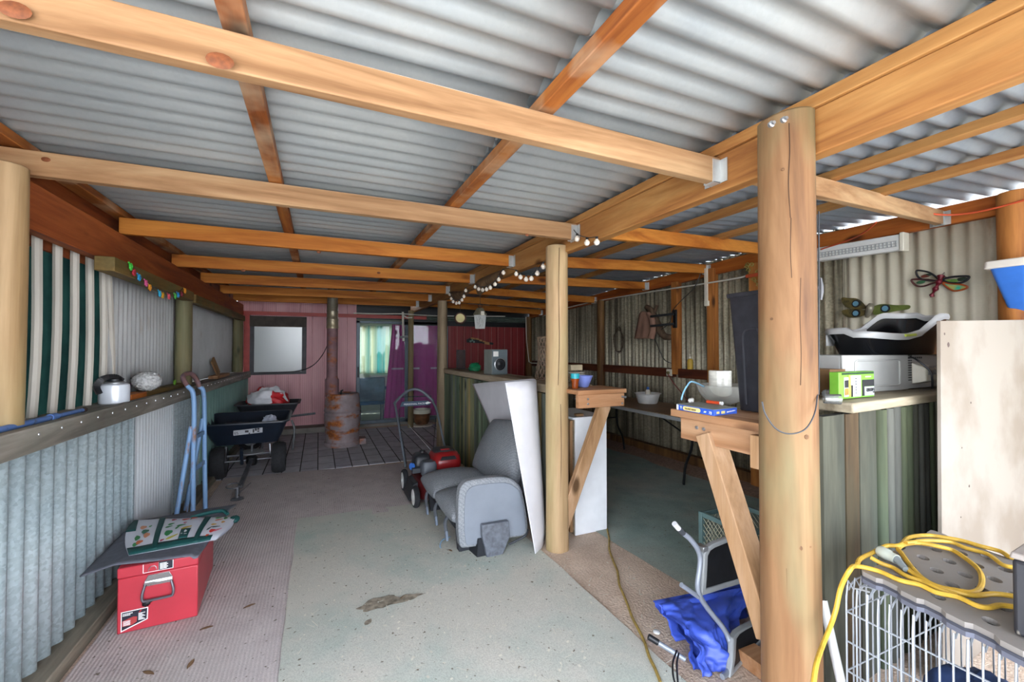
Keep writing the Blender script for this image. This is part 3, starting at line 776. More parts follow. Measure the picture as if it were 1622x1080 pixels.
def oncyl(u, v, cx_, cy_, r):
    p = P(u, v, y=cy_); o = Vector((0, 0, CAM_H)); d = p - o
    a = d.x ** 2 + d.y ** 2; b2 = 2 * (d.x * (o.x - cx_) + d.y * (o.y - cy_)); c2 = (o.x - cx_) ** 2 + (o.y - cy_) ** 2 - r * r
    t = (-b2 - math.sqrt(max(0, b2 * b2 - 4 * a * c2))) / (2 * a); return o + d * t
M_CRACK = plain('dark_crack', '#4a3220', .9); M_KNOTP = plain('post_knot', '#7c5838', .8, 0, .25, 50)
for pts in ([(1250, 195), (1251, 240), (1249, 290), (1252, 345)], [(1253, 345), (1252, 400), (1254, 440)], [(1268, 440), (1267, 500), (1269, 560), (1268, 610)], [(1246, 900), (1248, 960), (1251, 1030), (1250, 1090)]):
    mb = MB(); mb.tube(smoothpath([oncyl(u, v, NEARP.x, NEARP.y, .0955) for u, v in pts], 5), .0018, 5); mb.build('crack', M_CRACK, th)
for u, v, r in ((1278, 692, .009), (1283, 866, .008), (1266, 868, .012), (1240, 268, .006), (1222, 505, .006)):
    q = oncyl(u, v, NEARP.x, NEARP.y, .0955); nrm = Vector((q.x - NEARP.x, q.y - NEARP.y, 0)); mb = MB(); mb.lathe([(r, -.003), (r * .9, .001), (0, .0016)], q, 12, nrm); mb.build('knot', M_KNOTP, th)
mp = log_post('round_post', 1.65, 2.88, 0, 2.272, .083, W_POST, 'round pine post standing behind the white folded sheet', 1.05)
log_post('round_post', 1.70, 6.42, 0, 2.215, .072, W_POST_GREY, 'grey round post at the far end of the log bar', 1.15)
log_post('round_post', -1.20, P(4, 500, x=-1.20).y, 1.18, 2.262, .068, W_POST, 'round pine post at the left edge of the photo', 1.02)
log_post('round_post', -1.20, 5.15, 1.15, 2.04, .066, W_POST_OLD, 'weathered post half way along the left wall', 1.1)
log_post('round_post', -1.20, 8.25, 1.12, 2.04, .07, W_POST_OLD, 'mossy post at the far end of the left wall', 1.1)
log_post('round_post', 1.60, 8.35, .0, 2.22, .05, W_POST_OLD, 'slim mossy post in front of the sliding door', 1.05)
log_post('round_post', 4.27, 8.72, 0, 2.2, .07, W_STUD_DARK, 'dark post in the far corner beside the red wall', 1.05)
pr = P(1600, 400, x=4.22); log_post('round_post', 4.29, pr.y - .01, 0, 2.55, .092, W_STUD, 'brown round post at the right edge beside the cream sheet', 1.02)
y_ = P(952, 560, x=4.3).y; log_post('round_post', 4.30, y_, 0, 2.30, .062, W_STUD_DARK, 'dark brown post on the right wall left of the hanging jacket', 1.02)
s = P(1071, 500, x=4.32); mb = MB(); mb.box((4.28, s.y - .05, 1.16), (4.37, s.y + .05, plate_z(s.y) + .01)); single(mb, 'wall_stud', W_STUD, 'flat brown stud that carries the folding wall bracket', 'stud', bevel=.004)
s2 = P(1127, 500, x=4.32); mb = MB(); mb.box((4.28, s2.y - .06, 0.1), (4.37, s2.y + .035, plate_z(s2.y) + .06)); single(mb, 'wall_stud', W_STUD, 'brown stud with a pale conduit beside it, left of the tall black tub', 'stud', bevel=.004)
s3 = P(1202, 720, x=4.3); mb = MB(); mb.box((4.26, s3.y - .06, 0.02), (4.36, s3.y + .07, plate_z(s3.y))); single(mb, 'wall_stud', W_STUD, 'brown stud on the right wall partly behind the near round post', 'stud', bevel=.004)
# mid rail on the right wall
for y0, y1, lab in ((s.y + .055, y_ - .07, 'dark red wall rail below the hanging jacket'), (y_ + .07, 8.6, 'dark red wall rail beyond the dark brown post'), (s2.y + .04, s.y - .055, 'short dark red wall rail under the glue bottle')):
    mb = MB(); mb.box((4.29, y0, 1.12), (4.375, y1, 1.235)); single(mb, 'wall_rail', W_DARKRAIL, lab, 'rail', bevel=.004)

for pts in ([(886, 392), (885, 460), (886, 540), (884, 610)], [(888, 640), (889, 720), (887, 800), (888, 850)]):
    mb = MB(); mb.tube(smoothpath([oncyl(u, v, 1.65, 2.88, .0855) for u, v in pts], 5), .0022, 5); mb.build('crack', M_CRACK, mp)
# bar half wall of logs, with a cap
BAR_C = ['#74745a', '#4c5646', '#8c8058', '#424e42', '#7e7048', '#5e664e', '#3c463c', '#90825a']
def logs(p0, p1, widths, z0, z1, nrm, nm=5, flat=()):
    mb = MB(); d = (Vector(p1) - Vector(p0)); L = d.length; d.normalize(); n = Vector(nrm); s_ = 0; k = 0
    while s_ < L - .02:
        wd = widths[k] if k < len(widths) else widths[-1]; wd = min(wd, L - s_)
        pts = []; g = .003
        for i in range(11):
            t = PI * i / 10; dep = min(wd * .5, .034) if k not in flat else .018
            pts.append(Vector(p0) + d * (s_ + wd / 2 - math.cos(t) * (wd / 2 - g)) + n * (math.sin(t) ** (.75 if k not in flat else .22) * dep + .001))
        mb.mi = random.randrange(nm)
        zt = z1 - random.uniform(0, .006)
        vs = [Vector((q.x, q.y, z0)) for q in pts] + [Vector((q.x, q.y, zt)) for q in pts]
        mb.add(vs, [(i, i + 1, 11 + i + 1, 11 + i) for i in range(10)]); s_ += wd; k += 1
    return mb
def lw(name, a, b, c, st): return wood(name, a, b, c, 'Z', rough=.8, scale=8, stain=st, stain_amt=.5)
LOGM = [lw('log_olive', '#85835f', '#6c6b4c', '#4a4a34', '#55634c'), lw('log_green', '#6c7a62', '#55634e', '#3a4436', '#3f5248'), lw('log_tan', '#a08a5c', '#867148', '#5c4c30', '#6a7050'), lw('log_dark', '#5c6450', '#464e3e', '#2e342a', '#38443a'), lw('log_grey', '#767a70', '#5f635a', '#42463e', '#4a5a50'), DARKGAP] if False else [lw('log_olive', '#85835f', '#6c6b4c', '#4a4a34', '#55634c'), lw('log_green', '#6c7a62', '#55634e', '#3a4436', '#3f5248'), lw('log_tan', '#a08a5c', '#867148', '#5c4c30', '#6a7050'), lw('log_dark', '#5c6450', '#464e3e', '#2e342a', '#38443a'), lw('log_grey', '#767a70', '#5f635a', '#42463e', '#4a5a50')]
NLOG = [lw('slab_pale_green', '#6e6c5c', '#5a584a', '#423f36', '#4c564c'), lw('slab_grey', '#5c5c54', '#484842', '#32332e', '#3c4640'), lw('log_brown', '#5e4c34', '#4a3a26', '#30261a', '#4a5240'), lw('log_olive_green', '#565c44', '#444a36', '#2e3326', '#3a4a3e'), lw('log_teal', '#565648', '#44443a', '#2c2e26', '#3c4840')]
BACKB = plain('dark_backing', '#2c2a22', .9)
th = thing('log_bar', 'low bar of upright treated logs between the two round posts', 'bar', (1.85, 4.6, 0)); th['kind'] = 'thing'
random.seed(21)
mb = logs((1.74, 6.34, 0), (1.74, 2.98, 0), [.075], 0, 1.13, (-1, 0, 0)); mb.mi = 5
mb.box((1.745, 2.98, 0), (1.78, 6.34, 1.13))
mb.build('log_cladding', LOGM + [BACKB], th)
mb = MB(); mb.box((1.70, 2.985, 1.135), (2.05, 6.40, 1.205)); mb.build('bar_cap', W_CAP_Y, th, bevel=.012)
# counter end of the bar facing the camera
ce = thing('bar_counter', 'short oregon counter on the end of the log bar, carrying tumbler and bowl', 'counter', (1.95, 2.9, 1.05))
q0 = P(904, 621, y=2.66); q1 = P(989, 617.4, y=2.66)
mb = MB(); mb.box((1.69, 2.645, 1.168), (q1.x + .01, 2.975, 1.200)); mb.build('counter_top', W_BENCH_X, ce, bevel=.004)
mb = MB(); mb.box((1.70, 2.66, 1.07), (q1.x, 2.70, 1.167)); mb.build('apron', W_BENCH_X, ce, bevel=.004)
for px_, pz_ in ((1.78, 1.135), (1.78, 1.10), (2.10, 1.135), (2.115, 1.135), (q1.x - .02, 1.14), (q1.x - .02, 1.09)):
    mb = MB(); mb.lathe([(.009, 0), (.007, .005), (0, .006)], (px_, 2.66, pz_), 8, (0, -1, 0)); mb.build('bolt', STEEL, ce)
mb = MB(); mb.bar(P(957, 641, y=2.725), P(886, 846, y=2.87), .10, .045, (0, 1, 0)); mb.build('brace', W_BRACE, ce, bevel=.004)

# near half wall on the right, with shelf cap
NHW = ['#5c5f4c', '#505a4a', '#4e5254', '#6e5a3c', '#5c482e', '#4e523c', '#444c3a', '#3c4c44', '#464e3a', '#4c503a']
th = thing('log_half_wall', 'low wall of broad treated slabs and logs right of the near post', 'half wall', (3.0, 1.25, 0)); th['kind'] = 'thing'
nA = Vector((1.93, 1.163, 0)); nB = Vector((4.16, 1.355, 0)); dn = (nB - nA).normalized(); nn = Vector((dn.y, -dn.x, 0))
random.seed(5)
mb = logs(nA, nB, [.19, .125, .17, .085, .07, .075, .068, .07, .066, .07, .064, .07], 0, 1.215, nn, 5, (0, 1, 2)); mb.mi = 5
mb.add([nA + Vector((0, .01, 0)), nB + Vector((0, .01, 0)), nB + Vector((0, .03, 0)), nA + Vector((0, .03, 0)), nA + Vector((0, .01, 1.21)), nB + Vector((0, .01, 1.21)), nB + Vector((0, .03, 1.21)), nA + Vector((0, .03, 1.21))], [(0, 3, 2, 1), (4, 5, 6, 7), (0, 1, 5, 4), (1, 2, 6, 5), (2, 3, 7, 6), (3, 0, 4, 7)])
mb.build('log_cladding', NLOG + [BACKB], th)
mb = MB(); mb.bar(nA + Vector((.15, .17 + .014, 1.2425)), nB + Vector((0, .17, 1.2425)), .46, .045); mb.build('shelf_cap', W_CAP_X, th, bevel=.01)

# near counter with brace
nc = thing('bench_counter', 'short oregon bench top bracketed off the near round post', 'counter', (1.8, 1.36, 1.05))
mb = MB(); mb.box((1.575, 1.14, 1.172), (1.86, 1.64, 1.207)); mb.build('counter_top', W_BENCH_Y, nc, bevel=.004)
mb = MB(); mb.box((1.60, 1.17, 1.068), (1.64, 1.60, 1.171)); mb.build('apron', W_BENCH_Y, nc, bevel=.004)
mb = MB(); mb.box((1.64, 1.56, 1.068), (1.90, 1.60, 1.171)); mb.build('end_board', W_BENCH_X, nc, bevel=.004)
mb = MB(); mb.box((1.56, 1.155, 1.03), (1.60, 1.20, 1.16)); mb.build('cleat', W_BRACE, nc, bevel=.003)
for yy in (1.50, 1.46):
    mb = MB(); mb.lathe([(.009, 0), (.007, .005), (0, .006)], (1.60, yy, 1.135), 8, (-1, 0, 0)); mb.build('bolt', STEEL, nc)
mb = MB(); mb.bar(P(1124, 686, x=1.63), P(1224, 1010, x=1.63), .075, .10, (1, 0, 0)); mb.build('brace', W_BRACE, nc, bevel=.004)
# ================================================================== things along the left wall
def rail_z(y): return 1.178 - 0.080 * (y - .9) / 7.9
# kettle
c = P(181, 634, x=-1.19); c.z = rail_z(c.y)
th = thing('kettle', 'white kettle with a black strap handle standing on the grey left rail', 'kettle', c)
mb = MB(); mb.lathe([(.0, 0), (.070, 0), (.076, .006), (.077, .10), (.074, .118), (.064, .126), (0, .128)], c, 36); mb.build('body', plain('white_enamel', '#dfe4ec', .25, .1, .02), th)
mb = MB(); mb.lathe([(.050, .126), (.052, .135), (.040, .142), (0, .143)], c, 28); mb.build('lid', STEEL, th)
mb = MB()
pts = smoothpath([c + Vector(p) for p in ((.03, .03, .138), (.0, .0, .168), (-.045, -.045, .16), (-.066, -.062, .115), (-.045, -.075, .07))], 6)
for a, b in zip(pts, pts[1:]): mb.bar(a, b, .034, .014, (1, -1, .3))
mb.build('handle', BLACKP, th)
mb = MB(); mb.lathe([(.038, .143), (.036, .155), (.02, .16), (0, .16)], c, 20); mb.build('lid_knob', BLACKP, th)
# fluffy mesh bundle
c = P(233, 601, x=-1.17)
mb = MB(); mb.blob((c.x, c.y, rail_z(c.y) + .042 + .07), (.085, .105, .070), .16, 9, 3, 60, 36)
single(mb, 'mesh_bundle', plain('crinkled_mesh', '#d3d3d2', .9, 0, .2, 60, bump=.6), 'oval bundle of crinkled pale mesh next to the kettle', 'bundle', angle=180)
# timber lying on the ledge
ya = P(206, 622, x=-1.15).y; yb = ya + .28; ye = P(305, 596, x=-1.15).y
mb = MB(); mb.bar((-1.19, ya, rail_z(ya) + .022), (-1.19, yb, rail_z(yb) + .022), .10, .038); single(mb, 'timber_offcut', W_ORANGE_Y, 'short orange pine offcut on the rail between kettle and mesh bundle', 'offcut', bevel=.004)
mb = MB(); mb.bar((-1.20, yb + .005, rail_z(yb) + .020), (-1.20, ye - .1, rail_z(ye) + .020), .09, .036); single(mb, 'timber_batten', W_OLIVE_Y, 'long weathered batten lying on the rail under the mesh bundle', 'batten', bevel=.003)
# blue pole on the rail
a = P(-30, 690, x=-1.15); a.z = rail_z(a.y) + .016; b = P(84, 662, x=-1.15); b.z = rail_z(b.y) + .016; c = P(130, 648, x=-1.15); c.z = rail_z(c.y) + .016
th = thing('blue_pole', 'blue painted metal pole lying on the left rail in front of the shade cloth', 'pole', b)
M_BLUEPAINT = plain('chipped_blue_paint', '#5a7cb8', .5, .1, .15, 25, col2='#4b525e', lo=.3, hi=.45)
mb = MB(); mb.tube([a, b], .0135, 12); mb.build('outer_tube', M_BLUEPAINT, th)
mb = MB(); mb.tube([b, c], .0105, 12); mb.build('inner_tube', M_BLUEPAINT, th)
mb = MB(); mb.tube([b + (a - b).normalized() * .03, b - (a - b).normalized() * .02], .018, 12); mb.build('clamp', M_BLUEPAINT, th)
mb = MB(); mb.tube([c, c + (c - b).normalized() * .03], .013, 10); mb.build('end_cap', plain('brown_rubber', '#4a3b34', .8), th)
# offcuts beside the post
p = P(350, 586, x=-1.19); z0 = rail_z(p.y)
mb = MB(); mb.box((-1.25, p.y - .42, z0 + .004), (-1.15, p.y + .38, z0 + .042)); single(mb, 'timber_offcut', W_BENCH_Y, 'flat plank offcut on the rail just past the weathered left post', 'offcut', bevel=.003)
mb = MB(); q = Vector((-1.195, p.y - .12, z0 + .044)); mb.bar(q, q + Vector((-.05, -.10, .20)), .13, .02, (1, 0, 0)); single(mb, 'board_offcut', CARD, 'small brown board leaning upright on the plank offcut', 'offcut', bevel=.002)
# string of coloured flower lights
gl = [(480, 430, '#3fbf3f'), (530, 520, '#b02a3a'), (615, 605, '#2a8fc0'), (725, 695, '#d0568a'), (785, 765, '#e0902a'), (945, 865, '#2aa0c8'), (990, 890, '#d8a020'), (1090, 910, '#e05a6a'), (1195, 905, '#4fb04a'), (1240, 885, '#2a8fd0'), (1300, 870, '#7a2030'), (1350, 820, '#e0902a')]
pp = [P(160 + x / 10.14, 380 + y / 10.14, x=-1.08) for x, y, _ in gl]
th = thing('flower_light_string', 'string of small coloured flower lights hung under the olive left rail', 'fairy lights', pp[5])
up = [p + Vector((-.012, 0, .03)) for p in pp]
mb = MB(); mb.tube(smoothpath(up, 5), .0022, 5); mb.build('wire', DKGREY, th)
for p, (_, _, col) in zip(pp, gl):
    m = plain('flower_' + col, col, .4, 0, .05); mb = MB()
    for k in range(5):
        t = 2 * PI * k / 5; mb.blob(p + Vector((0, math.cos(t) * .013, math.sin(t) * .013)), (.008, .011, .011), 0, 1, 0, 8, 6)
    mb.tube([p, p + Vector((-.012, 0, .03))], .004, 6)
    mb.build('flower_bulb', m, th)
p = P(277, 596, x=-1.15); mb = MB()
for k in range(5):
    t = 2 * PI * k / 5; mb.tube([(p.x, p.y, rail_z(p.y) + .045), (p.x, p.y + .03 * math.cos(t), rail_z(p.y) + .045 + .022 + .02 * math.sin(t))], .006, 6)
single(mb, 'flower_clip', LIME, 'lime green plastic flower lying on the batten by the left post', 'flower')

# hand truck leaning on the wall
RA = P(306, 797, z=.02); RB = P(325, 794, z=.02)
RA.x = RB.x = -.96; RA = Vector((-.965, P(306, 797, x=-.965).y, .02)); RB = Vector((-.945, RA.y + .34, .02))
def hp(u, v, t): return P(u, v, y=RA.y + (RB.y - RA.y) * t)
th = thing('hand_truck', 'blue rusted tubular hand truck leaning against the left wall', 'hand truck', (RA.x, RA.y, 0))
M_HT = plain('rusty_blue_paint', '#7fa3cc', .55, .1, .1, 16, (1, 1, .4), col2='#8a6a58', lo=.30, hi=.42)
M_HTG = plain('rusty_brown_grip', '#8a6458', .6, .1, .1, 16, col2='#6f5a66')
la = hp(307, 631, 0); rb = hp(323, 627, 1)
ra_ = [RA, RA.lerp(la, .5), la, hp(297, 611, 0.02)]; rb_ = [hp(316, 612, .95), rb, RB.lerp(rb, .5), RB]
mb = MB(); mb.tube(smoothpath(ra_, 5), .019, 10); mb.build('rail_tube', M_HT, th)
mb = MB(); mb.tube(smoothpath(rb_, 5), .019, 10); mb.build('rail_tube', M_HT, th)
mb = MB(); mb.tube(smoothpath([hp(297, 611, .02), hp(290, 599, .15), hp(293, 593, .4), hp(302, 591.5, .65), hp(310, 599, .85), hp(316, 612, .95)], 5), .0195, 10); mb.build('handle_loop', M_HTG, th)
for t in (.42, .68):
    a = RA.lerp(la, t); b = RB.lerp(rb, t); mb = MB(); mb.bar(a, b, .012, .036); mb.build('cross_bar', M_HT, th)
sa = Vector((-1.07, RA.y - .10, .02)); sb = Vector((-1.07, RB.y - .14, .02))
mb = MB(); mb.tube([sa, hp(303, 675, 0)], .018, 10); mb.build('strut', M_HT, th)
mb = MB(); mb.tube([sb, hp(321, 663, 1)], .018, 10); mb.build('strut', M_HT, th)
mb = MB(); mb.box((RA.x - .02, RA.y - .03, .002), (RA.x + .2, RB.y + .03, .010)); mb.build('toe_plate', M_HT, th)

# broadcast spreader
def wheel(mb_t, mb_h, c, ax, r, wd, hub):
    prof = [(r * .62, -wd * .5), (r * .9, -wd * .5), (r * .98, -wd * .3), (r, 0), (r * .98, wd * .3), (r * .9, wd * .5), (r * .62, wd * .5)]
    mb_t.lathe(prof, c, 28, ax, caps=False); mb_t.lathe([(r * .62, wd * .5), (r * .6, wd * .2), (r * .6, -wd * .2), (r * .62, -wd * .5)], c, 28, ax, caps=False)
    mb_h.lathe([(0, -wd * .3), (r * .18, -wd * .34), (r * .2, -wd * .2), (r * .61, -wd * .12), (r * .62, -wd * .3), (r * .64, -wd * .3), (r * .64, wd * .3), (r * .62, wd * .3), (r * .61, wd * .12), (r * .2, wd * .2), (r * .18, wd * .34), (0, wd * .3)], c, 24, ax)
def hopper(mb, c, sx, sy, z0, bx, by, z1, t=.012):
    """open tapered tub with rounded corners and a rolled lip."""
    def ring(hx, hy, z, r):
        o = []
        for (qx, qy, a0) in ((1, 1, 0), (-1, 1, 90), (-1, -1, 180), (1, -1, 270)):
            for k in range(5):
                a = math.radians(a0 + 22.5 * k); o.append(Vector((c[0] + qx * (hx - r) + r * math.cos(a), c[1] + qy * (hy - r) + r * math.sin(a), z)))
        return o
    rings = [ring(bx, by, z0, .05), ring(bx * .6 + sx * .4, by * .6 + sy * .4, z0 + (z1 - z0) * .35, .06), ring(sx - .01, sy - .01, z1 - .02, .07), ring(sx + .018, sy + .018, z1 - .015, .08), ring(sx + .018, sy + .018, z1, .08),
             ring(sx - .006, sy - .006, z1, .07), ring(sx - .02, sy - .02, z1 - .02, .06), ring(bx * .6 + sx * .4 - t, by * .6 + sy * .4 - t, z0 + (z1 - z0) * .35, .05), ring(bx - t, by - t, z0 + .012, .04)]
    n = 20; vs = [p for r in rings for p in r]; fs = [(i * n + k, i * n + (k + 1) % n, (i + 1) * n + (k + 1) % n, (i + 1) * n + k) for i in range(len(rings) - 1) for k in range(n)]
    fs.append(list(range(n))[::-1]); fs.append([(len(rings) - 1) * n + k for k in range(n)])
    mb.add(vs, fs)
wl = Vector((-1.035, 5.95, .19)); wr = Vector((-.43, 5.98, .19))
SC = Vector((-.745, 5.97, 0))
zr = P(392, 668, y=5.72).z
th = thing('broadcast_spreader', 'black hopper spreader on two fat tyres beside the hand truck', 'spreader', SC)
mb = MB(); hopper(mb, SC, .425, .31, zr - .27, .31, .18, zr); mb.v = [Vector((p.x, p.y, p.z + (p.y - SC.y + .31) * .07)) for p in mb.v]; mb.build('hopper', DARKBLUEP, th)
for c_ in (wl, wr):
    t1, t2 = MB(), MB(); wheel(t1, t2, c_, (1, 0, 0), .183, .14, None); o = t1.build('wheel', RUBBER, th); t2.build('hub', WHITEP, o)
M_FR = plain('worn_steel_frame', '#77787c', .4, .7, .15, 20)
mb = MB(); mb.tube([wl, wr], .011, 10); mb.build('axle', M_FR, th)
mb = MB(); mb.tube([wl + Vector((.08, -.03, .07)), wr + Vector((-.06, -.03, .07))], .013, 8); mb.build('cross_tube', M_FR, th)
for sx, wv in ((-.22, wl), (.22, wr)):
    mb = MB(); mb.tube(smoothpath([SC + Vector((sx, -.05, zr - .30)), SC + Vector((sx * 1.05, -.06, zr - .42)), wv + Vector((-.06 if sx > 0 else .06, 0, .02))], 5), .013, 8); mb.build('hopper_leg', M_FR, th)
mb = MB(); mb.tube(smoothpath([SC + Vector((-.06, -.10, zr - .33)), SC + Vector((-.045, -.2, zr - .36)), SC + Vector((-.03, -.33, .36)), SC + Vector((-.01, -.42, .24))], 5), .017, 10); mb.build('crank_arm', DARKBLUEP, th)
mb = MB(); mb.bar(SC + Vector((.03, 0, .2)), SC + Vector((.02, -.75, .09)), .04, .03); mb.build('tow_bar', M_FR, th)
mb = MB(); mb.lathe([(0, 0), (.14, 0), (.15, .012), (0, .015)], SC + Vector((.03, 0, zr - .40)), 24); mb.build('spinner_disc', GREYP, th)
mb = MB(); mb.tube([SC + Vector((.03, 0, .18)), SC + Vector((.03, 0, zr - .3))], .012, 8); mb.build('spindle', M_FR, th)
mb = MB(); mb.lathe([(.05, 0), (.06, .03), (.06, .09), (.04, .11)], SC + Vector((.03, 0, .13)), 16); mb.build('gearbox', BLACKM, th)
# sticker on the hopper
f0 = lambda u, v: P(u, v, y=5.66)
mb = MB(); a_, b_2, c_2, d_2 = [SC + Vector(p) for p in ((-.11, -.312, zr - .135), (.17, -.312, zr - .12), (.17, -.318, zr - .065), (-.11, -.318, zr - .08))]
mb.hexa([a_, b_2, b_2 + Vector((0, .01, 0)), a_ + Vector((0, .01, 0)), d_2, c_2, c_2 + Vector((0, .01, 0)), d_2 + Vector((0, .01, 0))]); mb.build('sticker', plain('grey_sticker', '#a8aab0', .5), th, smooth=False)
lettering('ES', .044, a_ + Vector((.008, -.004, .008)), (1, 0, .055), (0, -.1, 1), INK, th)
mb = MB(); o_ = a_ + Vector((0, -.003, 0))
for (x0, x1, z0, z1) in ((.11, .145, .022, .044), (.145, .16, .004, .014), (.185, .2, .012, .05), (.205, .225, .03, .056), (.23, .25, .014, .028), (.23, .25, .036, .056)):
    mb.box((o_.x + x0, o_.y - .004, o_.z + z0 + x0 * .05), (o_.x + x1, o_.y - .001, o_.z + z1 + x0 * .05))
mb.build('sticker_mark', INK, th, smooth=False)
c = P(398, 654, y=6.0); mb = MB(); mb.blob((SC.x + .22, SC.y + .02, zr - .03), (.075, .06, .055), .5, 2.2, 5); single(mb, 'rag', plain('pale_rag', '#b8bccb', .9, 0, .1), 'pale rag lying in the right end of the spreader hopper', 'rag', angle=180)
mb = MB(); mb.blob((SC.x - .12, SC.y, zr - .13), (.27, .19, .09), .3, 4, 8); single(mb, 'crumpled_sacking', plain('dark_sacking', '#55545c', .95, 0, .3, 14), 'crumpled dark sacking filling the spreader hopper', 'sacking', angle=180)
# hitch at the end of the tow bar
hc = P(376, 783, z=.06)
th = thing('tow_hitch', 'small steel drawbar jack with a chrome pin on the floor before the spreader', 'hitch', (hc.x, hc.y, 0))
mb = MB(); mb.tube([hc + Vector((0, 0, -.05)), hc + Vector((0, 0, .07))], .02, 12); mb.build('stand_tube', M_FR, th)
mb = MB(); mb.lathe([(.0, 0), (.06, 0), (.05, .012), (.02, .016), (0, .016)], (hc.x, hc.y, .013), 16); mb.build('foot', M_FR, th)
ring = [hc + Vector((-.035 + .062 * math.cos(t * PI / 8), .03 * math.sin(t * PI / 8), .088 + .018 * math.sin(t * PI / 8))) for t in range(16)]
mb = MB(); mb.tube(ring, .006, 6, closed=True); mb.build('ring', M_FR, th)
mb = MB(); mb.tube(smoothpath([hc + Vector((.01, -.02, -.01)), hc + Vector((.03, -.02, .03)), hc + Vector((.06, 0, .05)), hc + Vector((.11, .04, .09))], 4), .006, 6); mb.build('pin', CHROME, th)
# second tub: wheelbarrow behind
WB = Vector((-.66, 7.35, 0)); zw = P(425, 640, y=7.05).z
th = thing('wheelbarrow', 'dark wheelbarrow tray behind the spreader, holding a red and white sack', 'wheelbarrow', WB)
mb = MB(); hopper(mb, WB, .40, .28, zw - .27, .26, .16, zw); mb.build('tray', plain('dark_tray', '#2b2e34', .5, 0, .15), th)
for s_ in (-.2, .2):
    mb = MB(); mb.tube(smoothpath([WB + Vector((s_ + .1, -.12, zw - .27)), WB + Vector((s_ + .14, -.14, .3)), WB + Vector((s_ + .12, -.14, .012))], 4), .016, 8); mb.build('leg', M_FR, th)
mb = MB(); mb.tube([WB + Vector((-.3, .1, zw - .285)), WB + Vector((.62, .1, zw - .22))], .017, 8); mb.build('handle_tube', M_FR, th)
t1, t2 = MB(), MB(); wheel(t1, t2, WB + Vector((-.25, .1, .17)), (0, 1, 0), .165, .09, None); o = t1.build('wheel', RUBBER, th); t2.build('hub', GREYP, o)
mb = MB(); mb.tube([WB + Vector((-.25, .1, .17)), WB + Vector((-.2, .1, zw - .27))], .014, 8); mb.build('fork', M_FR, th)
def sack_mat():
    m, t, b = nodes('red_white_sack'); vec = coords(t, (1, 1, 1))
    vo = t.nodes.new('ShaderNodeTexVoronoi'); vo.inputs['Scale'].default_value = 6.5; t.links.new(vec, vo.inputs['Vector'])
    s3 = t.nodes.new('ShaderNodeSeparateColor'); t.links.new(vo.outputs['Color'], s3.inputs[0])
    r = t.nodes.new('ShaderNodeValToRGB'); r.color_ramp.interpolation = 'CONSTANT'; r.color_ramp.elements[0].color = lin('#c8242c'); r.color_ramp.elements[1].color = lin('#d8d8dc'); r.color_ramp.elements[1].position = .52
    t.links.new(s3.outputs[0], r.inputs[0]); t.links.new(r.outputs[0], b.inputs['Base Color']); b.inputs['Roughness'].default_value = .45
    return m
mb = MB(); sc_ = P(423, 640, y=7.3); mb.blob((sc_.x + .01, 7.33, zw + .02), (.25, .18, .19), .28, 2.6, 2, 44, 28)
single(mb, 'feed_sack', sack_mat(), 'crumpled red and white plastic sack lying in the wheelbarrow tray', 'sack', angle=180)

# ------------------------------------------------------------------ red toolbox, mat and shopping bag
TB = Vector((-.80, 3.25, 0)); TBa = math.radians(4)
th = thing('toolbox', 'large red steel toolbox on the brown carpet by the left wall', 'toolbox', TB, TBa)
TW, TD, TH = .172, .315, .352
def tb(x, y, z): return wm(th) @ Vector((x, y, z))
M4 = wm(th)
mb = MB(); mb.box((-TW, -TD, .012), (TW, TD, TH - .055), M4); mb.build('body', RED, th, bevel=.006)
mb = MB(); mb.box((-TW - .002, -TD - .002, TH - .054), (TW + .002, TD + .002, TH), M4); mb.build('lid', RED, th, bevel=.006)
# chest handle on the end
hy = -TD - .002
mb = MB(); mb.prism([tb(-.055, hy, .235), tb(.055, hy, .235), tb(.060, hy, .262), tb(.045, hy, .292), tb(-.045, hy, .292), tb(-.060, hy, .262)], M4.to_3x3() @ Vector((0, -.004, 0))); mb.build('handle_plate', CHROME, th, bevel=.001)
mb = MB(); mb.prism([tb(-.062, hy - .004, .246), tb(.062, hy - .004, .246), tb(.062, hy - .004, .258), tb(-.062, hy - .004, .258)], M4.to_3x3() @ Vector((0, -.012, 0))); mb.build('handle_hinge', CHROME, th, bevel=.003)
pts = [tb(-.055, hy - .012, .25), tb(-.066, hy - .018, .20), tb(-.062, hy - .02, .170), tb(-.04, hy - .02, .166), tb(.05, hy - .02, .166), tb(.064, hy - .02, .175), tb(.066, hy - .018, .205), tb(.055, hy - .012, .25)]
mb = MB(); mb.tube(smoothpath(pts, 5), .0065, 8); mb.build('handle_bail', plain('grey_bail', '#77747c', .35, .7), th)
for sx in (-.04, .045):
    mb = MB(); mb.lathe([(.009, 0), (.007, .005), (0, .006)], tb(sx, hy - .004, .243), 10, M4.to_3x3() @ Vector((0, -1, 0))); mb.build('rivet', CHROME, th)
def panel(pts, m, name, off=.0012): # thin label glued on the end face
    mb = MB(); mb.prism([tb(x, hy - off, z) for x, z in pts], M4.to_3x3() @ Vector((0, -.0008, 0))); return mb.build(name, m, th, smooth=False)
xd = M4.to_3x3() @ Vector((1, 0, 0)); zd = Vector((0, 0, 1))
panel([(-.155, .022), (-.045, .062), (-.043, .125), (-.155, .125)], WHITEINK, 'sticker', .0004)
panel([(-.151, .030), (-.049, .066), (-.047, .121), (-.151, .121)], plain('navy_print', '#1c1c2c', .5), 'sticker', .0016)
panel([(-.149, .050), (-.108, .050), (-.09, .062), (-.088, .088), (-.105, .092), (-.149, .078)], plain('red_print', '#b03a3a', .5), 'sticker_picture', .0028)
mb = MB()
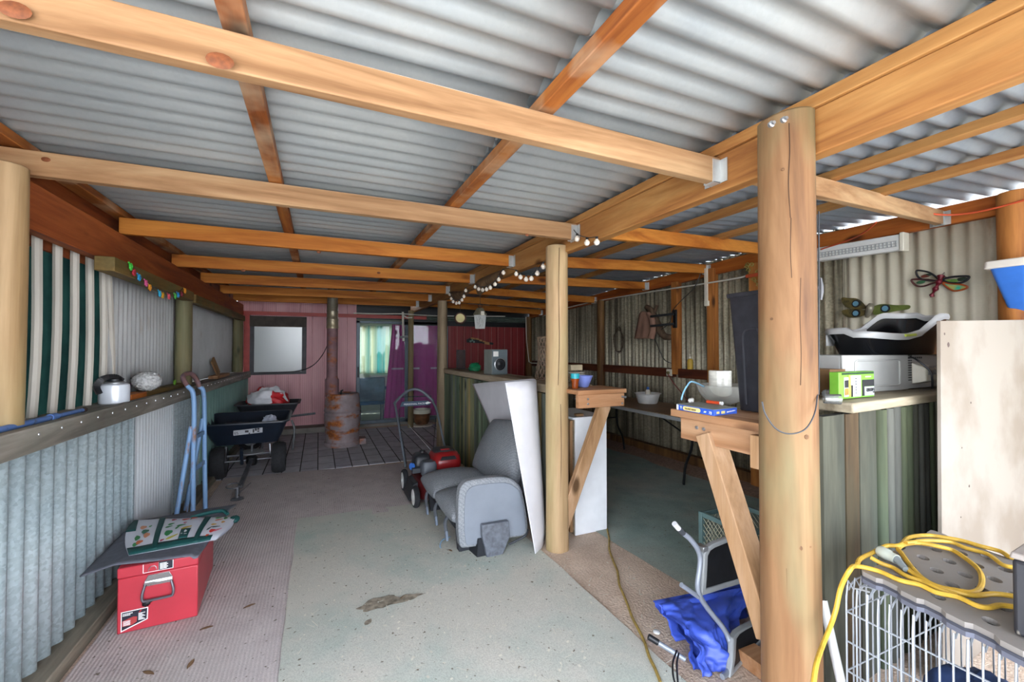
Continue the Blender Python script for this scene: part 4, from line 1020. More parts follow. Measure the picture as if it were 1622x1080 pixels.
for r_, (z_, n_) in enumerate(((.111, 9), (.1035, 7))):
    for k in range(n_): mb.prism([tb(-.147 + k * .0046, hy - .0042, z_), tb(-.1438 + k * .0046, hy - .0042, z_), tb(-.1438 + k * .0046, hy - .0042, z_ + .0052), tb(-.147 + k * .0046, hy - .0042, z_ + .0052 - .001 * (k % 2))], M4.to_3x3() @ Vector((0, -.0006, 0)))
mb.build('sticker_heading', WHITEINK, th, smooth=False)
mb = MB()
for k in range(5): mb.prism([tb(-.145, hy - .0042, .054 + k * .0052), tb(-.118, hy - .0042, .054 + k * .0052), tb(-.114, hy - .0042, .0565 + k * .0052), tb(-.145, hy - .0042, .0565 + k * .0052)], M4.to_3x3() @ Vector((0, -.0006, 0)))
for k in range(7): mb.prism([tb(-.083, hy - .0032, .068 + k * .0055), tb(-.055 - .006 * (k % 3), hy - .0032, .068 + k * .0055), tb(-.055 - .006 * (k % 3), hy - .0032, .071 + k * .0055), tb(-.083, hy - .0032, .071 + k * .0055)], M4.to_3x3() @ Vector((0, -.0006, 0)))
mb.build('sticker_text', WHITEINK, th, smooth=False)
mb = MB(); mb.prism([tb(-.082, hy - .0042, .108), tb(-.078, hy - .0042, .108), tb(-.068, hy - .0042, .119), tb(-.073, hy - .0042, .119)], M4.to_3x3() @ Vector((0, -.0006, 0))); mb.build('sticker_slash', REDINK, th, smooth=False)
panel([(-.068, .306), (.062, .306), (.062, .352), (-.068, .352)], WHITEINK, 'sticker', .0004)
panel([(-.065, .309), (-.002, .309), (-.002, .352), (-.065, .352)], RED, 'sticker', .0016)
panel([(-.001, .309), (.059, .309), (.059, .352), (-.001, .352)], plain('navy_print', '#1c1c2c', .5), 'sticker', .0016)
mb = MB()
for k in range(5): mb.prism([tb(.004, hy - .0032, .314 + k * .0068), tb(.034 + .005 * (k % 2), hy - .0032, .314 + k * .0068), tb(.034 + .005 * (k % 2), hy - .0032, .318 + k * .0068), tb(.004, hy - .0032, .318 + k * .0068)], M4.to_3x3() @ Vector((0, -.0006, 0)))
mb.build('sticker_text', WHITEINK, th, smooth=False)
mb = MB(); mb.tube([tb(-.045, hy - .004, .314), tb(-.04, hy - .004, .330), tb(-.032, hy - .004, .337), tb(-.018, hy - .004, .337), tb(-.012, hy - .004, .330), tb(-.010, hy - .004, .316)], .0018, 6); mb.build('sticker_picture', STEEL, th)
mb = MB(); mb.blob(tb(-.05, hy - .010, .152), (.02, .008, .016), .6, 3, 9, 14, 10); mb.build('cable_tie', BLACKP, th, angle=180)

# grey mat thrown over the toolbox
mz = TH + .011
corn = [P(150, 918, x=-1.13), P(312, 876, z=mz), P(340, 868, z=mz), P(367, 794, z=mz + .02), P(268, 802, z=mz)]
A_ = Vector((-1.12, 2.98, .27)); B_ = Vector((-.60, 2.905, mz - .012)); C_ = Vector((-.55, 3.80, mz + .005)); D_ = Vector((-1.10, 3.74, mz + .03))
mb = MB()
def mat(u, v):
    p = (A_ * (1 - u) + B_ * u) * (1 - v) + (D_ * (1 - u) + C_ * u) * v
    dx = p.x - TB.x
    z = mz if abs(dx) < TW + .01 and p.y < TB.y + TD + .02 else p.z
    if dx < -TW: z = mz - .28 * (-dx - TW) * (1 - v * .9)
    if p.y > TB.y + TD: z = mz - .04 * (p.y - TB.y - TD) / .25 + .02 * u
    return Vector((p.x, p.y, z + .004 * mnoise.noise(Vector((p.x * 6, p.y * 6, 2)))))
mb.grid(mat, 30, 26)
single(mb, 'rubber_mat', plain('grey_ribbed_mat', '#6a6c76', .75, 0, .1, 30, (1, 1, 1), .2), 'thin grey mat draped over the red toolbox towards the wall', 'mat', solid=.006, angle=60)
# shopping bag lying flat on the mat
bz = mz + .008
bq = [P(182, 856, z=bz + .01), P(204, 880, z=bz), P(342, 855, z=bz), P(377, 828, z=bz + .02), P(372, 811, z=bz + .03), P(216, 816, z=bz + .03)]
th = thing('shopping_bag', 'white cooler bag printed with vegetables, lying flat on the grey mat', 'bag', (TB.x, TB.y, bz))
cL, cR = bq[1], bq[2]; fL, fR = bq[5], bq[4]
def bag(u, v, dz=0.0):
    """u along the long side, v from the front edge back"""
    front = bq[1].lerp(bq[2], u); back = bq[5].lerp(bq[4], u)
    p = front.lerp(back, v)
    l = math.sin(PI * v)
    p.x += (-.035 * l if u < .001 else 0) + (.03 * l if u > .999 else 0)
    p.z = bz + .028 * math.sin(PI * min(1, max(0, v))) ** .5 * (0.6 + .4 * math.sin(PI * u)) + .004 * mnoise.noise(Vector((u * 6, v * 4, 1))) + dz
    return p
M_BAGW = plain('bag_white', '#dfe2ec', .5, 0, .03, 5); M_BAGG = plain('bag_dark_green', '#0e4a48', .6, 0, .1)
mb = MB(); mb.grid(lambda u, v: bag(u, v), 30, 14); mb.grid(lambda u, v: Vector((*bag(u, v)[:2], bz - .002 + .0005)), 30, 14); mb.build('bag_body', M_BAGW, th)
for u0 in (.27, .74):
    mb = MB(); mb.grid(lambda u, v: bag(u0 + (u - .5) * .062, v * .98 + .01, .0035), 3, 14); mb.build('strap', M_BAGG, th, solid=.002)
mb = MB(); mb.grid(lambda u, v: bag(.0 + .93 * u, .0 + v * .13, .003), 20, 3); mb.build('front_band', M_BAGG, th, solid=.002)
mb = MB(); mb.grid(lambda u, v: bag(-.005 + .03 * u, .55 + .4 * v, .002), 2, 8); mb.build('side_gusset', M_BAGG, th, solid=.002)
mb = MB(); mb.tube(smoothpath([bag(.55, .99), bag(.7, 1.06, .02), bag(.85, 1.1, .03), bag(.92, 1.04, .015)], 5), .012, 6); mb.build('handle', M_BAGG, th)
mb = MB(); mb.blob(bag(1.0, .85, -.01), (.03, .045, .02), .3, 3, 4, 14, 10); mb.build('side_pocket', M_BAGG, th, angle=180)
mb = MB(); mb.grid(lambda u, v: bag(.52 + .105 * u, .14 + v * .27, .0035), 3, 5); o = mb.build('logo_patch', M_BAGG, th, solid=.002)
def leaf(u, v, a, L, W, col, lay=.0045):
    mb = MB(); c0 = bag(u, v, lay); pts = []
    for k in range(12):
        t = 2 * PI * k / 12; du = L * math.cos(t); dv = W * math.sin(t) * (1 + .25 * math.cos(3 * t))
        uu = u + du * math.cos(a) - dv * math.sin(a); vv = v + (du * math.sin(a) + dv * math.cos(a)) * 2.0
        pts.append(bag(min(.99, max(.01, uu)), min(.98, max(.02, vv)), lay))
    mb.poly(pts); mb.build('printed_vegetable', plain('print_' + col, col, .5, 0, .06), th, smooth=False)
for q in ((.58, .31, 0, .016, .018, '#e4e8ea'), (.545, .25, 0, .012, .004, '#e4e8ea'), (.59, .23, 0, .02, .004, '#e4e8ea')): leaf(*q, .0075)
for q in ((.10, .62, .2, .035, .028, '#e29a72'), (.13, .48, .2, .04, .03, '#0f6b4c'), (.155, .36, .1, .035, .03, '#e29a72'), (.06, .33, 0, .03, .03, '#2f8a4a'), (.09, .22, .2, .04, .02, '#d8703c'), (.05, .18, .1, .03, .02, '#2f8a4a'), (.17, .64, .8, .02, .012, '#5aa070'),
          (.40, .80, .2, .028, .016, '#b01f36'), (.52, .80, .2, .04, .02, '#d8583c'), (.60, .86, .2, .035, .022, '#d8583c'), (.575, .8, 1, .014, .01, '#1f7a44'),
          (.385, .64, .3, .035, .014, '#2a8a48'), (.37, .54, .3, .04, .014, '#2a8a48'), (.39, .34, .3, .045, .035, '#1f7f44'), (.50, .56, .3, .05, .016, '#2a8a48'), (.47, .48, 1.0, .035, .012, '#2a8a48'), (.44, .22, .35, .07, .013, '#cfc04a'), (.57, .45, .35, .06, .014, '#d8b83c'), (.34, .17, .3, .025, .01, '#b01f36'), (.53, .66, .2, .02, .01, '#c02a5a'),
          (.86, .82, .2, .035, .018, '#4f9a4a'), (.88, .72, .3, .045, .014, '#d8703c'), (.86, .52, .2, .03, .02, '#d8b060'), (.90, .42, .2, .05, .012, '#2c4a4a'), (.84, .36, 1, .04, .01, '#2c4a4a'), (.89, .28, .3, .035, .028, '#d83a30'), (.945, .30, .5, .05, .016, '#e08098'), (.86, .14, .3, .02, .016, '#e05a30'), (.945, .62, .2, .02, .02, '#c89040'), (.94, .8, .2, .02, .03, '#3f8a4a')): leaf(*q)
# ================================================================== back wall and middle of the shed
# barrel stove
SV = Vector((.345, 7.28, .008))
th = thing('barrel_stove', 'rusty barrel wood stove with a tall flue pipe against the pink wall', 'stove', SV)
def rust_mat(name, c1, c2, rust, lo=.5, hi=.62):
    m, t, b = nodes(name); vec = coords(t, (1, 1, 1))
    n, o = noise_ramp(t, vec, 5, [(.3, lin(c2)), (.65, lin(c1))], detail=8)
    n2, o2 = noise_ramp(t, coords(t, (1, 1, 1.8)), 4.5, [(lo, (0, 0, 0, 1)), (hi, (1, 1, 1, 1))], detail=7)
    n4, o4 = noise_ramp(t, vec, 22, [(.3, lin('#6a3a20')), (.65, lin(rust))], detail=4)
    o = mixc(t, o, o4, o2); t.links.new(o, b.inputs['Base Color']); b.inputs['Roughness'].default_value = .7; b.inputs['Metallic'].default_value = .15
    return m
M_BARREL = rust_mat('rusty_barrel', '#9a8e90', '#7a6a6a', '#b0662c')
mb = MB(); mb.lathe([(.255, 0), (.262, .01), (.262, .06), (.245, .075), (.245, .20), (.252, .235), (.240, .25), (.240, .27), (.258, .29), (.262, .40), (.258, .46), (.268, .475), (.268, .49), (.256, .505), (.256, .52), (.268, .535), (.268, .55), (.258, .565), (.252, .70), (.24, .79), (.228, .80), (.222, .785), (0, .785)], SV, 40)
mb.build('barrel', M_BARREL, th)
M_FLUE = rust_mat('rusty_flue', '#8a6a6c', '#74545a', '#a8602c', .56, .7)
fx = SV + Vector((-.155, -.02, 0))
mb = MB(); mb.lathe([(.098, .76), (.098, 1.02), (.082, 1.04), (.078, 1.06), (.078, 1.82)], fx, 24); mb.build('flue_pipe', M_FLUE, th)
mb = MB(); mb.lathe([(.086, 1.80), (.088, 1.83), (.084, 1.84), (.084, 1.92), (.088, 1.93), (.088, 1.95), (.082, 1.96), (.082, 2.06), (.086, 2.07), (.082, 2.08), (.07, 2.42)], fx, 24); mb.build('flue_collar', galv('old_galv', '#a89878', '#8a8578', .6, .4), th)
mb = MB(); mb.box((SV.x + .24, SV.y - .16, .02), (SV.x + .34, SV.y + .06, .11)); mb.build('ash_tray', M_BARREL, th, bevel=.006)
mb = MB(); mb.tube([fx + Vector((.13, -.02, .78)), fx + Vector((.13, -.02, .84)), fx + Vector((.16, -.02, .85))], .012, 8); mb.build('damper_knob', BLACKM, th)
# cable from flue to window
pts = [P(524, 520, y=7.6), P(518, 548, y=7.9), P(505, 570, y=8.2), P(490, 582, y=8.5), P(470, 588, y=8.74), P(440, 590, y=8.77), P(410, 591, y=8.77)]
mb = MB(); mb.tube(smoothpath(pts, 6), .007, 6); single(mb, 'cable', BLACKP, 'black cable sagging from the stove flue to the louvre window', 'cable')
# pot by the slim post
pc = P(668, 660, y=8.45); pc.z = .052
th = thing('painted_pot', 'brown and white painted pot on a pale saucer by the purple curtain', 'pot', (pc.x, pc.y, .01))
pc = Vector((pc.x, pc.y, .01)); zt = P(668, 645, y=8.45).z
mb = MB(); mb.lathe([(0, 0), (.02, 0), (.025, pc.z + .2)], pc, 8)
mb = MB(); mb.lathe([(0, 0), (.20, 0), (.22, .03), (.16, .035), (0, .035)], pc, 28); mb.build('saucer', CREAMP, th)
mb = MB(); mb.lathe([(.12, .036), (.145, .10), (.16, .24), (.155, .245), (.14, .24), (.11, .06), (0, .06)], pc, 28); mb.build('pot_body', plain('brown_pot', '#7a5030', .5, 0, .3, 10), th)
mb = MB(); mb.lathe([(.160, .24), (.172, .245), (.175, .315), (.16, .32), (.15, .245)], pc, 28, caps=False); mb.build('pot_rim', CREAMP, th)
# fascia conduit and switch pipe on the slim post
M_CONDUIT = plain('white_conduit', '#d4d0c4', .5, 0, .05)
a = P(483, 494, y=8.6); mb = MB(); mb.tube(smoothpath([P(560, 496, y=8.2), P(600, 497, y=8.2), P(637, 497, y=8.2), P(690, 500, y=8.4), P(800, 501, y=8.7)], 4), .011, 6); single(mb, 'conduit', M_CONDUIT, 'thin white conduit running along the last joist above the sliding door', 'conduit')
th = thing('drop_conduit', 'white drop conduit with a tap fitting on the slim mossy post', 'conduit', P(640, 540, y=8.26))
mb = MB(); mb.tube([P(638, 494, y=8.26), P(639, 540, y=8.26)], .02, 8); mb.build('pipe', M_CONDUIT, th)
mb = MB(); mb.tube([P(634, 534, y=8.25), P(646, 533, y=8.25)], .022, 8); mb.build('fitting', STEEL, th)
mb = MB(); mb.tube(smoothpath([P(640, 500, y=8.26), P(645, 503, y=8.26), P(653, 503, y=8.26)], 4), .012, 6); mb.build('cable_tail', M_CONDUIT, th)
# black plaque on the red wall
def bw(x, y): return P(700 + x / 9, 440 + y / 9, y=BY - .03)
th = thing('wall_plaque', 'black plaque with stepped wooden pieces hanging crooked on the red wall', 'plaque', bw(540, 900))
mb = MB(); mb.prism([bw(352, 880), bw(356, 922), bw(560, 932), bw(730, 955), bw(735, 925), bw(600, 905), bw(480, 868), bw(395, 860)], (0, .015, 0)); mb.build('board', INK, th)
M_TAN = plain('tan_wood', '#b98450', .6, 0, .1)
for (x, y, w_, h_) in ((440, 858, 60, 24), (500, 868, 50, 22), (550, 888, 40, 24), (600, 905, 40, 22), (640, 925, 70, 36)):
    mb = MB(); mb.prism([bw(x - w_ / 2, y - h_ / 2) + Vector((0, -.004, 0)), bw(x + w_ / 2, y - h_ / 2 + w_ * .18) + Vector((0, -.004, 0)), bw(x + w_ / 2, y + h_ / 2 + w_ * .18) + Vector((0, -.004, 0)), bw(x - w_ / 2, y + h_ / 2) + Vector((0, -.004, 0))], (0, -.012, 0)); mb.build('wooden_step', M_TAN, th, smooth=False)
for x, y in ((405, 905), (430, 890), (455, 912)):
    mb = MB(); mb.blob(bw(x, y) + Vector((0, -.008, 0)), (.022, .008, .022), .3, 3, x, 10, 8); mb.build('painted_flower', plain('sage', '#7f9a90', .6), th)
# ---- things on the log bar
cap = 1.206
c = P(783, 592, x=1.80); c = Vector((1.86, P(785, 590, x=1.86).y, cap))
th = thing('loudspeaker', 'grey loudspeaker with a black cone standing on the log bar', 'speaker', c, math.radians(6))
Ms = wm(th)
mb = MB(); mb.box((-.10, -.10, .001), (.10, .10, .285), Ms); mb.build('cabinet', plain('grey_speaker', '#80847e', .6, 0, .06), th, bevel=.004)
mb = MB(); mb.box((-.098, -.106, .004), (.098, -.1005, .282), Ms); mb.build('front_baffle', plain('slate_baffle', '#5c676a', .5, 0, .05), th, bevel=.002)
fwd = Ms.to_3x3() @ Vector((0, -1, 0))
mb = MB(); mb.lathe([(.066, 0), (.066, .010), (.054, .012), (.05, .004), (.03, -.005 + .008), (.02, .010), (0, .014)], Ms @ Vector((.0, -.1065, .115)), 28, fwd); mb.build('woofer', BLACKP, th)
mb = MB(); mb.lathe([(.072, 0), (.072, .006), (.066, .009), (.066, 0)], Ms @ Vector((.0, -.1065, .115)), 28, fwd, caps=False); mb.build('woofer_ring', STEEL, th)
mb = MB(); mb.box((-.085, -.109, .205), (-.022, -.1065, .262), Ms); mb.build('paper_label', PAPER, th, smooth=False)
c = P(752, 588, x=1.86); mb = MB(); mb.blob((1.86, c.y, cap + .045), (.075, .10, .06), .35, 2, 6, 24, 16, zmin=cap + .002); single(mb, 'plastic_bag', GREENP, 'crumpled green plastic bag beside the loudspeaker on the log bar', 'bag', angle=180)
# wire mesh column
def wire_tube(c, r0, r1, z0, z1, n, turns, wr, waist=0.0):
    mb = MB()
    for sgn in (1, -1):
        for k in range(n):
            pts = []
            for i in range(13):
                t = i / 12; a = 2 * PI * (k / n + sgn * turns * t); r = r0 + (r1 - r0) * t - waist * math.sin(PI * t)
                pts.append(Vector((c[0] + r * math.cos(a), c[1] + r * math.sin(a), z0 + (z1 - z0) * t)))
            mb.tube(pts, wr, 4)
    for r, z in ((r0, z0), (r1, z1)): mb.tube([Vector((c[0] + r * math.cos(t * PI / 10), c[1] + r * math.sin(t * PI / 10), z)) for t in range(20)], wr * 1.5, 5, closed=True)
    return mb
c = P(730, 585, x=1.88); single(wire_tube((1.88, c.y), .062, .062, cap + .004, cap + .27, 14, .5, .0035), 'wire_cylinder', plain('grey_wire', '#5a5654', .5, .5), 'grey wire mesh cylinder standing at the far end of the log bar', 'wire basket')
c = P(862, 600, x=1.95); single(wire_tube((1.95, c.y), .09, .065, cap + .004, cap + .40, 12, .45, .005, .02), 'wicker_column', plain('brown_wicker', '#7a6450', .7, 0, .2), 'tall brown wicker stand half hidden behind the middle round post', 'wicker stand')
# tumbler, bowl and stack on the counter end
ct = 1.2005
c = P(911, 619, y=2.80); c = Vector((c.x, 2.80, ct))
th = thing('tumbler', 'amber tumbler with a teal rim on the bar counter end', 'tumbler', c)
M_AMB = plain('amber_glass', '#8c3f14', .12, 0, .1); 
mb = MB(); mb.lathe([(0, 0), (.024, 0), (.027, .05), (.032, .075), (0, .075)], c, 24); mb.build('amber_base', M_AMB, th)
mb = MB(); mb.lathe([(.032, .0755), (.034, .112), (.031, .112), (.029, .078), (0, .078)], c, 24); mb.build('teal_rim', TEALP, th)
c = Vector((P(924, 612, y=2.88).x, 2.88, ct)); mb = MB(); mb.lathe([(0, 0), (.035, 0), (.04, .004), (.072, .085), (.074, .09), (.070, .09), (.036, .01), (0, .008)], c, 32); single(mb, 'bowl', plain('periwinkle_bowl', '#7684c4', .35, 0, .04), 'periwinkle blue bowl beside the amber tumbler', 'bowl')
c = Vector((1.93, 3.22, cap + .001)); c.x = P(910, 600, y=3.22).x
for k in range(6):
    mb = MB(); mb.lathe([(0, 0), (.04, 0), (.085, .014), (.087, .018), (.083, .018), (.04, .006), (0, .006)], c + Vector((.003 * (k % 2), .002 * (k % 3), .0145 * k)), 28)
    single(mb, 'plate', CREAMP, ['lowest', 'second lowest', 'third lowest', 'third highest', 'second highest', 'topmost'][k] + ' of the cream plates stacked on the bar behind the blue bowl', 'plate', 'stacked cream plates')
mb = MB(); mb.box((c.x - .05, c.y - .02, cap + .105), (c.x + .07, c.y + .04, cap + .155)); o = single(mb, 'small_radio', plain('beige_box', '#b8a888', .5), 'small beige gadget box lying on the stack of cream plates', 'gadget', bevel=.004)
# ---- hanging things
LP = P(760.5, 505, y=5.905)
th = thing('hanging_lantern', 'white lattice lantern with a grey roof hanging below the joists', 'lantern', LP)
m_ = P(770, 505, y=5.905).x - LP.x
zt = P(760, 488, y=5.905).z; ze = P(760, 498, y=5.905).z; zb = P(760, 520, y=5.905).z
mb = MB(); mb.lathe([(.045, zt), (.052, zt - .004), (.105, ze + .005), (.105, ze - .01), (.09, ze - .012)], (LP.x, LP.y, 0), 6); mb.build('roof', plain('grey_tin', '#77705c', .6, .2), th, angle=20)
mb = MB(); R0, R1 = .088, .070
for k in range(6):
    a0 = 2 * PI * k / 6; a1 = 2 * PI * (k + 1) / 6
    T = [Vector((LP.x + r * math.cos(a), LP.y + r * math.sin(a), z)) for r, a, z in ((R0, a0, ze - .012), (R0, a1, ze - .012), (R1, a1, zb), (R1, a0, zb))]
    for i in range(4): mb.tube([T[i], T[(i + 1) % 4]], .005, 4)
    for j in range(1, 6):
        f = j / 6
        mb.tube([T[0].lerp(T[3], f), T[0].lerp(T[1], f)], .003, 4); mb.tube([T[3].lerp(T[2], f), T[1].lerp(T[2], f)], .003, 4)
        mb.tube([T[0].lerp(T[3], 1 - f), T[3].lerp(T[2], f)], .003, 4); mb.tube([T[0].lerp(T[1], f), T[1].lerp(T[2], 1 - f)], .003, 4)
mb.build('lattice', WHITEP, th)
mb = MB(); mb.tube([(LP.x, LP.y, zt), (LP.x, LP.y, 2.30)], .003, 5); mb.build('hanging_string', DKGREY, th)
mb = MB(); mb.tube([Vector((LP.x + .03 * math.cos(t), LP.y, zt + .035 + .03 * math.sin(t))) for t in [k * PI / 6 for k in range(12)]], .005, 5, closed=True); mb.build('ring', BLACKM, th)
mb = MB(); mb.box((LP.x - .03, LP.y - .115, ze - .02), (LP.x + .025, LP.y - .09, ze + .04)); mb.build('front_tag', CREAMP, th, bevel=.005)
CB = P(729, 504, y=5.875)
th = thing('hanging_barrel_disc', 'small round wooden barrel with a pale face hanging next to the lantern', 'ornament', CB)
ax = (-.3, -1, 0)
mb = MB(); mb.lathe([(0, -.06), (.07, -.06), (.085, 0), (.07, .06), (.062, .06), (.062, .05), (0, .05)], CB, 28, ax); mb.build('barrel', plain('brown_barrel', '#6e4630', .6, 0, .2), th)
mb = MB(); mb.lathe([(.06, .0505), (.06, .055), (0, .056)], CB, 28, ax); mb.build('face', plain('straw_face', '#c9bd86', .7, 0, .1), th)
for zz in (-.045, .045):
    mb = MB(); mb.lathe([(.079, zz - .008), (.081, zz), (.079, zz + .008)], CB, 28, ax, caps=False); mb.build('hoop', BLACKM, th)
mb = MB(); mb.tube([CB + Vector((0, 0, .08)), Vector((CB.x, CB.y, 2.29))], .003, 5); mb.build('hanging_wire', DKGREY, th)
# driftwood husks and festoon along the centre beam
HUSK = plain('brown_husk', '#7a5c3e', .9, 0, .25, 18, (1, 1, .3), .3)
def f5(x, y, X=1.655): return P(560 + x / 4.5, 400 + y / 4.5, x=X)
for pts, lab in (([(872, 210), (880, 290), (905, 300), (985, 245), (1060, 180), (1065, 125), (960, 160)], 'larger brown bark husk hooked on the centre beam above the lantern'), ([(690, 280), (700, 330), (725, 345), (775, 320), (825, 285), (828, 265), (760, 275)], 'smaller brown bark husk on the centre beam beside the far grey post')):
    q = [f5(x, y, 1.668) for x, y in pts]; mb = MB(); cc = sum(q, Vector()) / len(q)
    n = len(q)
    ring0 = smoothpath(q, 4, closed=True)
    vs = list(ring0) + [cc + (p - cc) * .55 + Vector((-.05, 0, 0)) for p in ring0] + [cc + Vector((-.075, 0, 0))]; N = len(ring0)
    mb.add(vs, [(i, (i + 1) % N, N + (i + 1) % N, N + i) for i in range(N)] + [(N + i, N + (i + 1) % N, 2 * N) for i in range(N)] + [list(range(N))])
    single(mb, 'bark_husk', HUSK, lab, 'husk')
fb = [(1353, 100), (1310, 148), (1268, 185), (1230, 190), (1190, 175), (1160, 152), (1068, 143), (1035, 192), (1008, 225), (975, 250), (948, 262), (920, 266), (892, 260), (868, 245), (800, 270), (787, 312), (773, 338), (753, 357), (732, 360), (710, 350), (697, 328), (685, 298)]
BUL = [P(540 + x / 2.571, y / 2.571, x=1.648) for x, y in ((937, 938), (962, 972), (1002, 988), (1042, 986))] + [f5(x, y, 1.58 if 600 < x < 850 else 1.60) for x, y in fb]
th = thing('festoon_lights', 'string of small clear globe bulbs looped along the centre beam', 'string lights', BUL[10])
for seg in (BUL[:4], BUL[4:]):
    mb = MB(); mb.tube(smoothpath([p + Vector((0, 0, .035)) for p in seg], 4), .003, 5); mb.build('cable', BLACKP, th)
M_BULB = plain('frosted_bulb', '#e8dccc', .2, 0, .03)
for p in BUL:
    d_ = p.y
    mb = MB(); mb.lathe([(0, -.022), (.012, -.018), (.02, -.004), (.018, .008), (.010, .016), (.008, .022)], p, 14); o = mb.build('globe_bulb', M_BULB, th)
    mb = MB(); mb.lathe([(.009, .018), (.009, .036), (0, .038)], p, 8); mb.build('bulb_holder', BLACKP, o)
# ------------------------------------------------------------------ lawn mower
MX, MY = 1.10, 4.42
th = thing('lawn_mower', 'red and black lawn mower parked between the car seat and the far post', 'lawn mower', (MX, MY, 0))
M_MRED = plain('mower_red', '#8e1a1c', .3, 0, .08); M_MBLK = plain('mower_black', '#2a2c30', .45, 0, .15)
mb = MB()
def deck(u, v):
    a = 2 * PI * u; rx = .235 * (1 - .12 * v) ; ry = .33 * (1 - .10 * v)
    x = math.copysign(abs(math.cos(a)) ** .55, math.cos(a)) * rx; y = math.copysign(abs(math.sin(a)) ** .6, math.sin(a)) * ry
    s_ = min(1, v / .7)
    if v > .7: k = 1 - (v - .7) / .3 * .75; x *= k; y *= k
    return Vector((MX + x, MY + y, .07 + .16 * s_ + (.02 if v > .7 else 0)))
mb.grid(deck, 36, 10, closed_u=True); mb.build('deck', plain('deck_dark_red', '#561416', .4, 0, .15), th, angle=60)
for wx, wy, r in ((-.255, -.27, .10), (.255, -.27, .10), (-.262, .27, .112), (.262, .27, .112)):
    t1, t2 = MB(), MB(); wheel(t1, t2, Vector((MX + wx, MY + wy, r)), (1, 0, 0), r, .048, None); o = t1.build('wheel', RUBBER, th)
    t3 = MB(); sx = -1 if wx < 0 else 1
    t3.lathe([(0, .034), (.02, .034), (.025, .028), (r * .72, .026), (r * .80, .018), (r * .80, -.02), (0, -.02)], Vector((MX + wx, MY + wy, r)), 24, (sx, 0, 0)); t3.build('wheel_cover', WHITEP, o)
mb = MB(); mb.lathe([(.13, .24), (.15, .27), (.15, .33), (.13, .36), (.06, .37), (0, .37)], (MX + .03, MY + .0, 0), 28); mb.build('engine_block', M_MBLK, th)
def rbox(mb, secs, N=8):
    """loft of rounded rectangles: (cx, cy, hx, hy, z)"""
    vs = []; M = 4 * N
    for cx_, cy_, hx, hy, z in secs:
        for k in range(M):
            a = 2 * PI * k / M
            vs.append(Vector((cx_ + hx * math.copysign(abs(math.cos(a)) ** .5, math.cos(a)), cy_ + hy * math.copysign(abs(math.sin(a)) ** .5, math.sin(a)), z)))
    fs = [(i * M + k, i * M + (k + 1) % M, (i + 1) * M + (k + 1) % M, (i + 1) * M + k) for i in range(len(secs) - 1) for k in range(M)]
    fs.append(list(range(M))[::-1]); fs.append([(len(secs) - 1) * M + k for k in range(M)]); mb.add(vs, fs)
mb = MB(); rbox(mb, [(MX + .09, MY - .02, .145, .175, .31), (MX + .09, MY - .02, .150, .18, .36), (MX + .09, MY - .015, .142, .172, .41), (MX + .09, MY - .005, .118, .145, .445), (MX + .09, MY, .085, .11, .458)]); mb.build('engine_cowl', M_MRED, th, angle=50)
mb = MB(); rbox(mb, [(MX + .085, MY + .01, .112, .12, .447), (MX + .085, MY + .01, .098, .105, .468), (MX + .085, MY + .01, .05, .06, .474)]); mb.build('starter_cover', M_MBLK, th, angle=40)
mb = MB(); mb.box((MX + .04, MY - .075, .470), (MX + .13, MY - .035, .476)); mb.build('cowl_label', REDP, th)
mb = MB(); mb.prism([(MX + .0, MY - .199, .40), (MX + .17, MY - .199, .40), (MX + .15, MY - .185, .43), (MX + .02, MY - .185, .43)], (0, -.004, -.002)); mb.build('cowl_decal', INK, th)
mb = MB(); rbox(mb, [(MX - .13, MY + .07, .085, .10, .27), (MX - .13, MY + .07, .092, .105, .33), (MX - .13, MY + .07, .085, .10, .40), (MX - .13, MY + .07, .06, .075, .425)]); mb.build('fuel_tank', M_MBLK, th, angle=50)
mb = MB(); rbox(mb, [(MX - .10, MY - .13, .07, .07, .26), (MX - .10, MY - .13, .075, .075, .36), (MX - .10, MY - .13, .06, .06, .39)]); mb.build('air_filter', plain('grey_filter', '#5a5f66', .5, 0, .1), th, angle=50)
mb = MB(); mb.lathe([(.03, 0), (.03, .02), (0, .02)], (MX - .12, MY + .06, .435), 14); mb.build('fuel_cap', BLACKP, th)
mb = MB(); mb.box((MX - .25, MY - .10, .27), (MX - .14, MY - .02, .32)); mb.build('primer_cover', DKGREY, th, bevel=.008)
mb = MB(); mb.lathe([(.034, 0), (.034, .022), (.02, .024), (0, .024)], (MX - .232, MY - .02, .325), 8, (-1, -.5, .1)); mb.build('choke_knob', BLUEP, th)
mb = MB(); mb.hexa([(MX - .30, MY - .17, .03), (MX - .22, MY - .17, .03), (MX - .22, MY + .12, .03), (MX - .30, MY + .12, .03), (MX - .26, MY - .17, .19), (MX - .20, MY - .17, .21), (MX - .20, MY + .12, .21), (MX - .26, MY + .12, .19)]); mb.build('side_chute', M_MBLK, th, bevel=.012)
M_HAND = plain('mower_handle_grey', '#5d636a', .45, .2, .08)
HYa = MY + .36; HY1 = 5.22
hl0 = Vector((MX - .235, HYa, .22)); hr0 = Vector((MX + .235, HYa, .22))
hl1 = Vector((P(628, 655, y=5.12).x, 5.10, P(628, 655, y=5.10).z)); hr1 = Vector((P(693, 655, y=5.10).x, 5.10, P(693, 655, y=5.10).z))
tl = P(629, 634, y=5.22); tl2 = P(646, 619, y=5.28); tr2 = P(664, 617.5, y=5.28); tr = P(683, 632, y=5.22)
mb = MB(); mb.tube(smoothpath([hl0, hl1, P(625, 638, y=5.2)], 5), .0125, 10); mb.tube(smoothpath([hr0, hr1, P(686, 637, y=5.2)], 5), .0125, 10); mb.build('handle_tube', M_HAND, th)
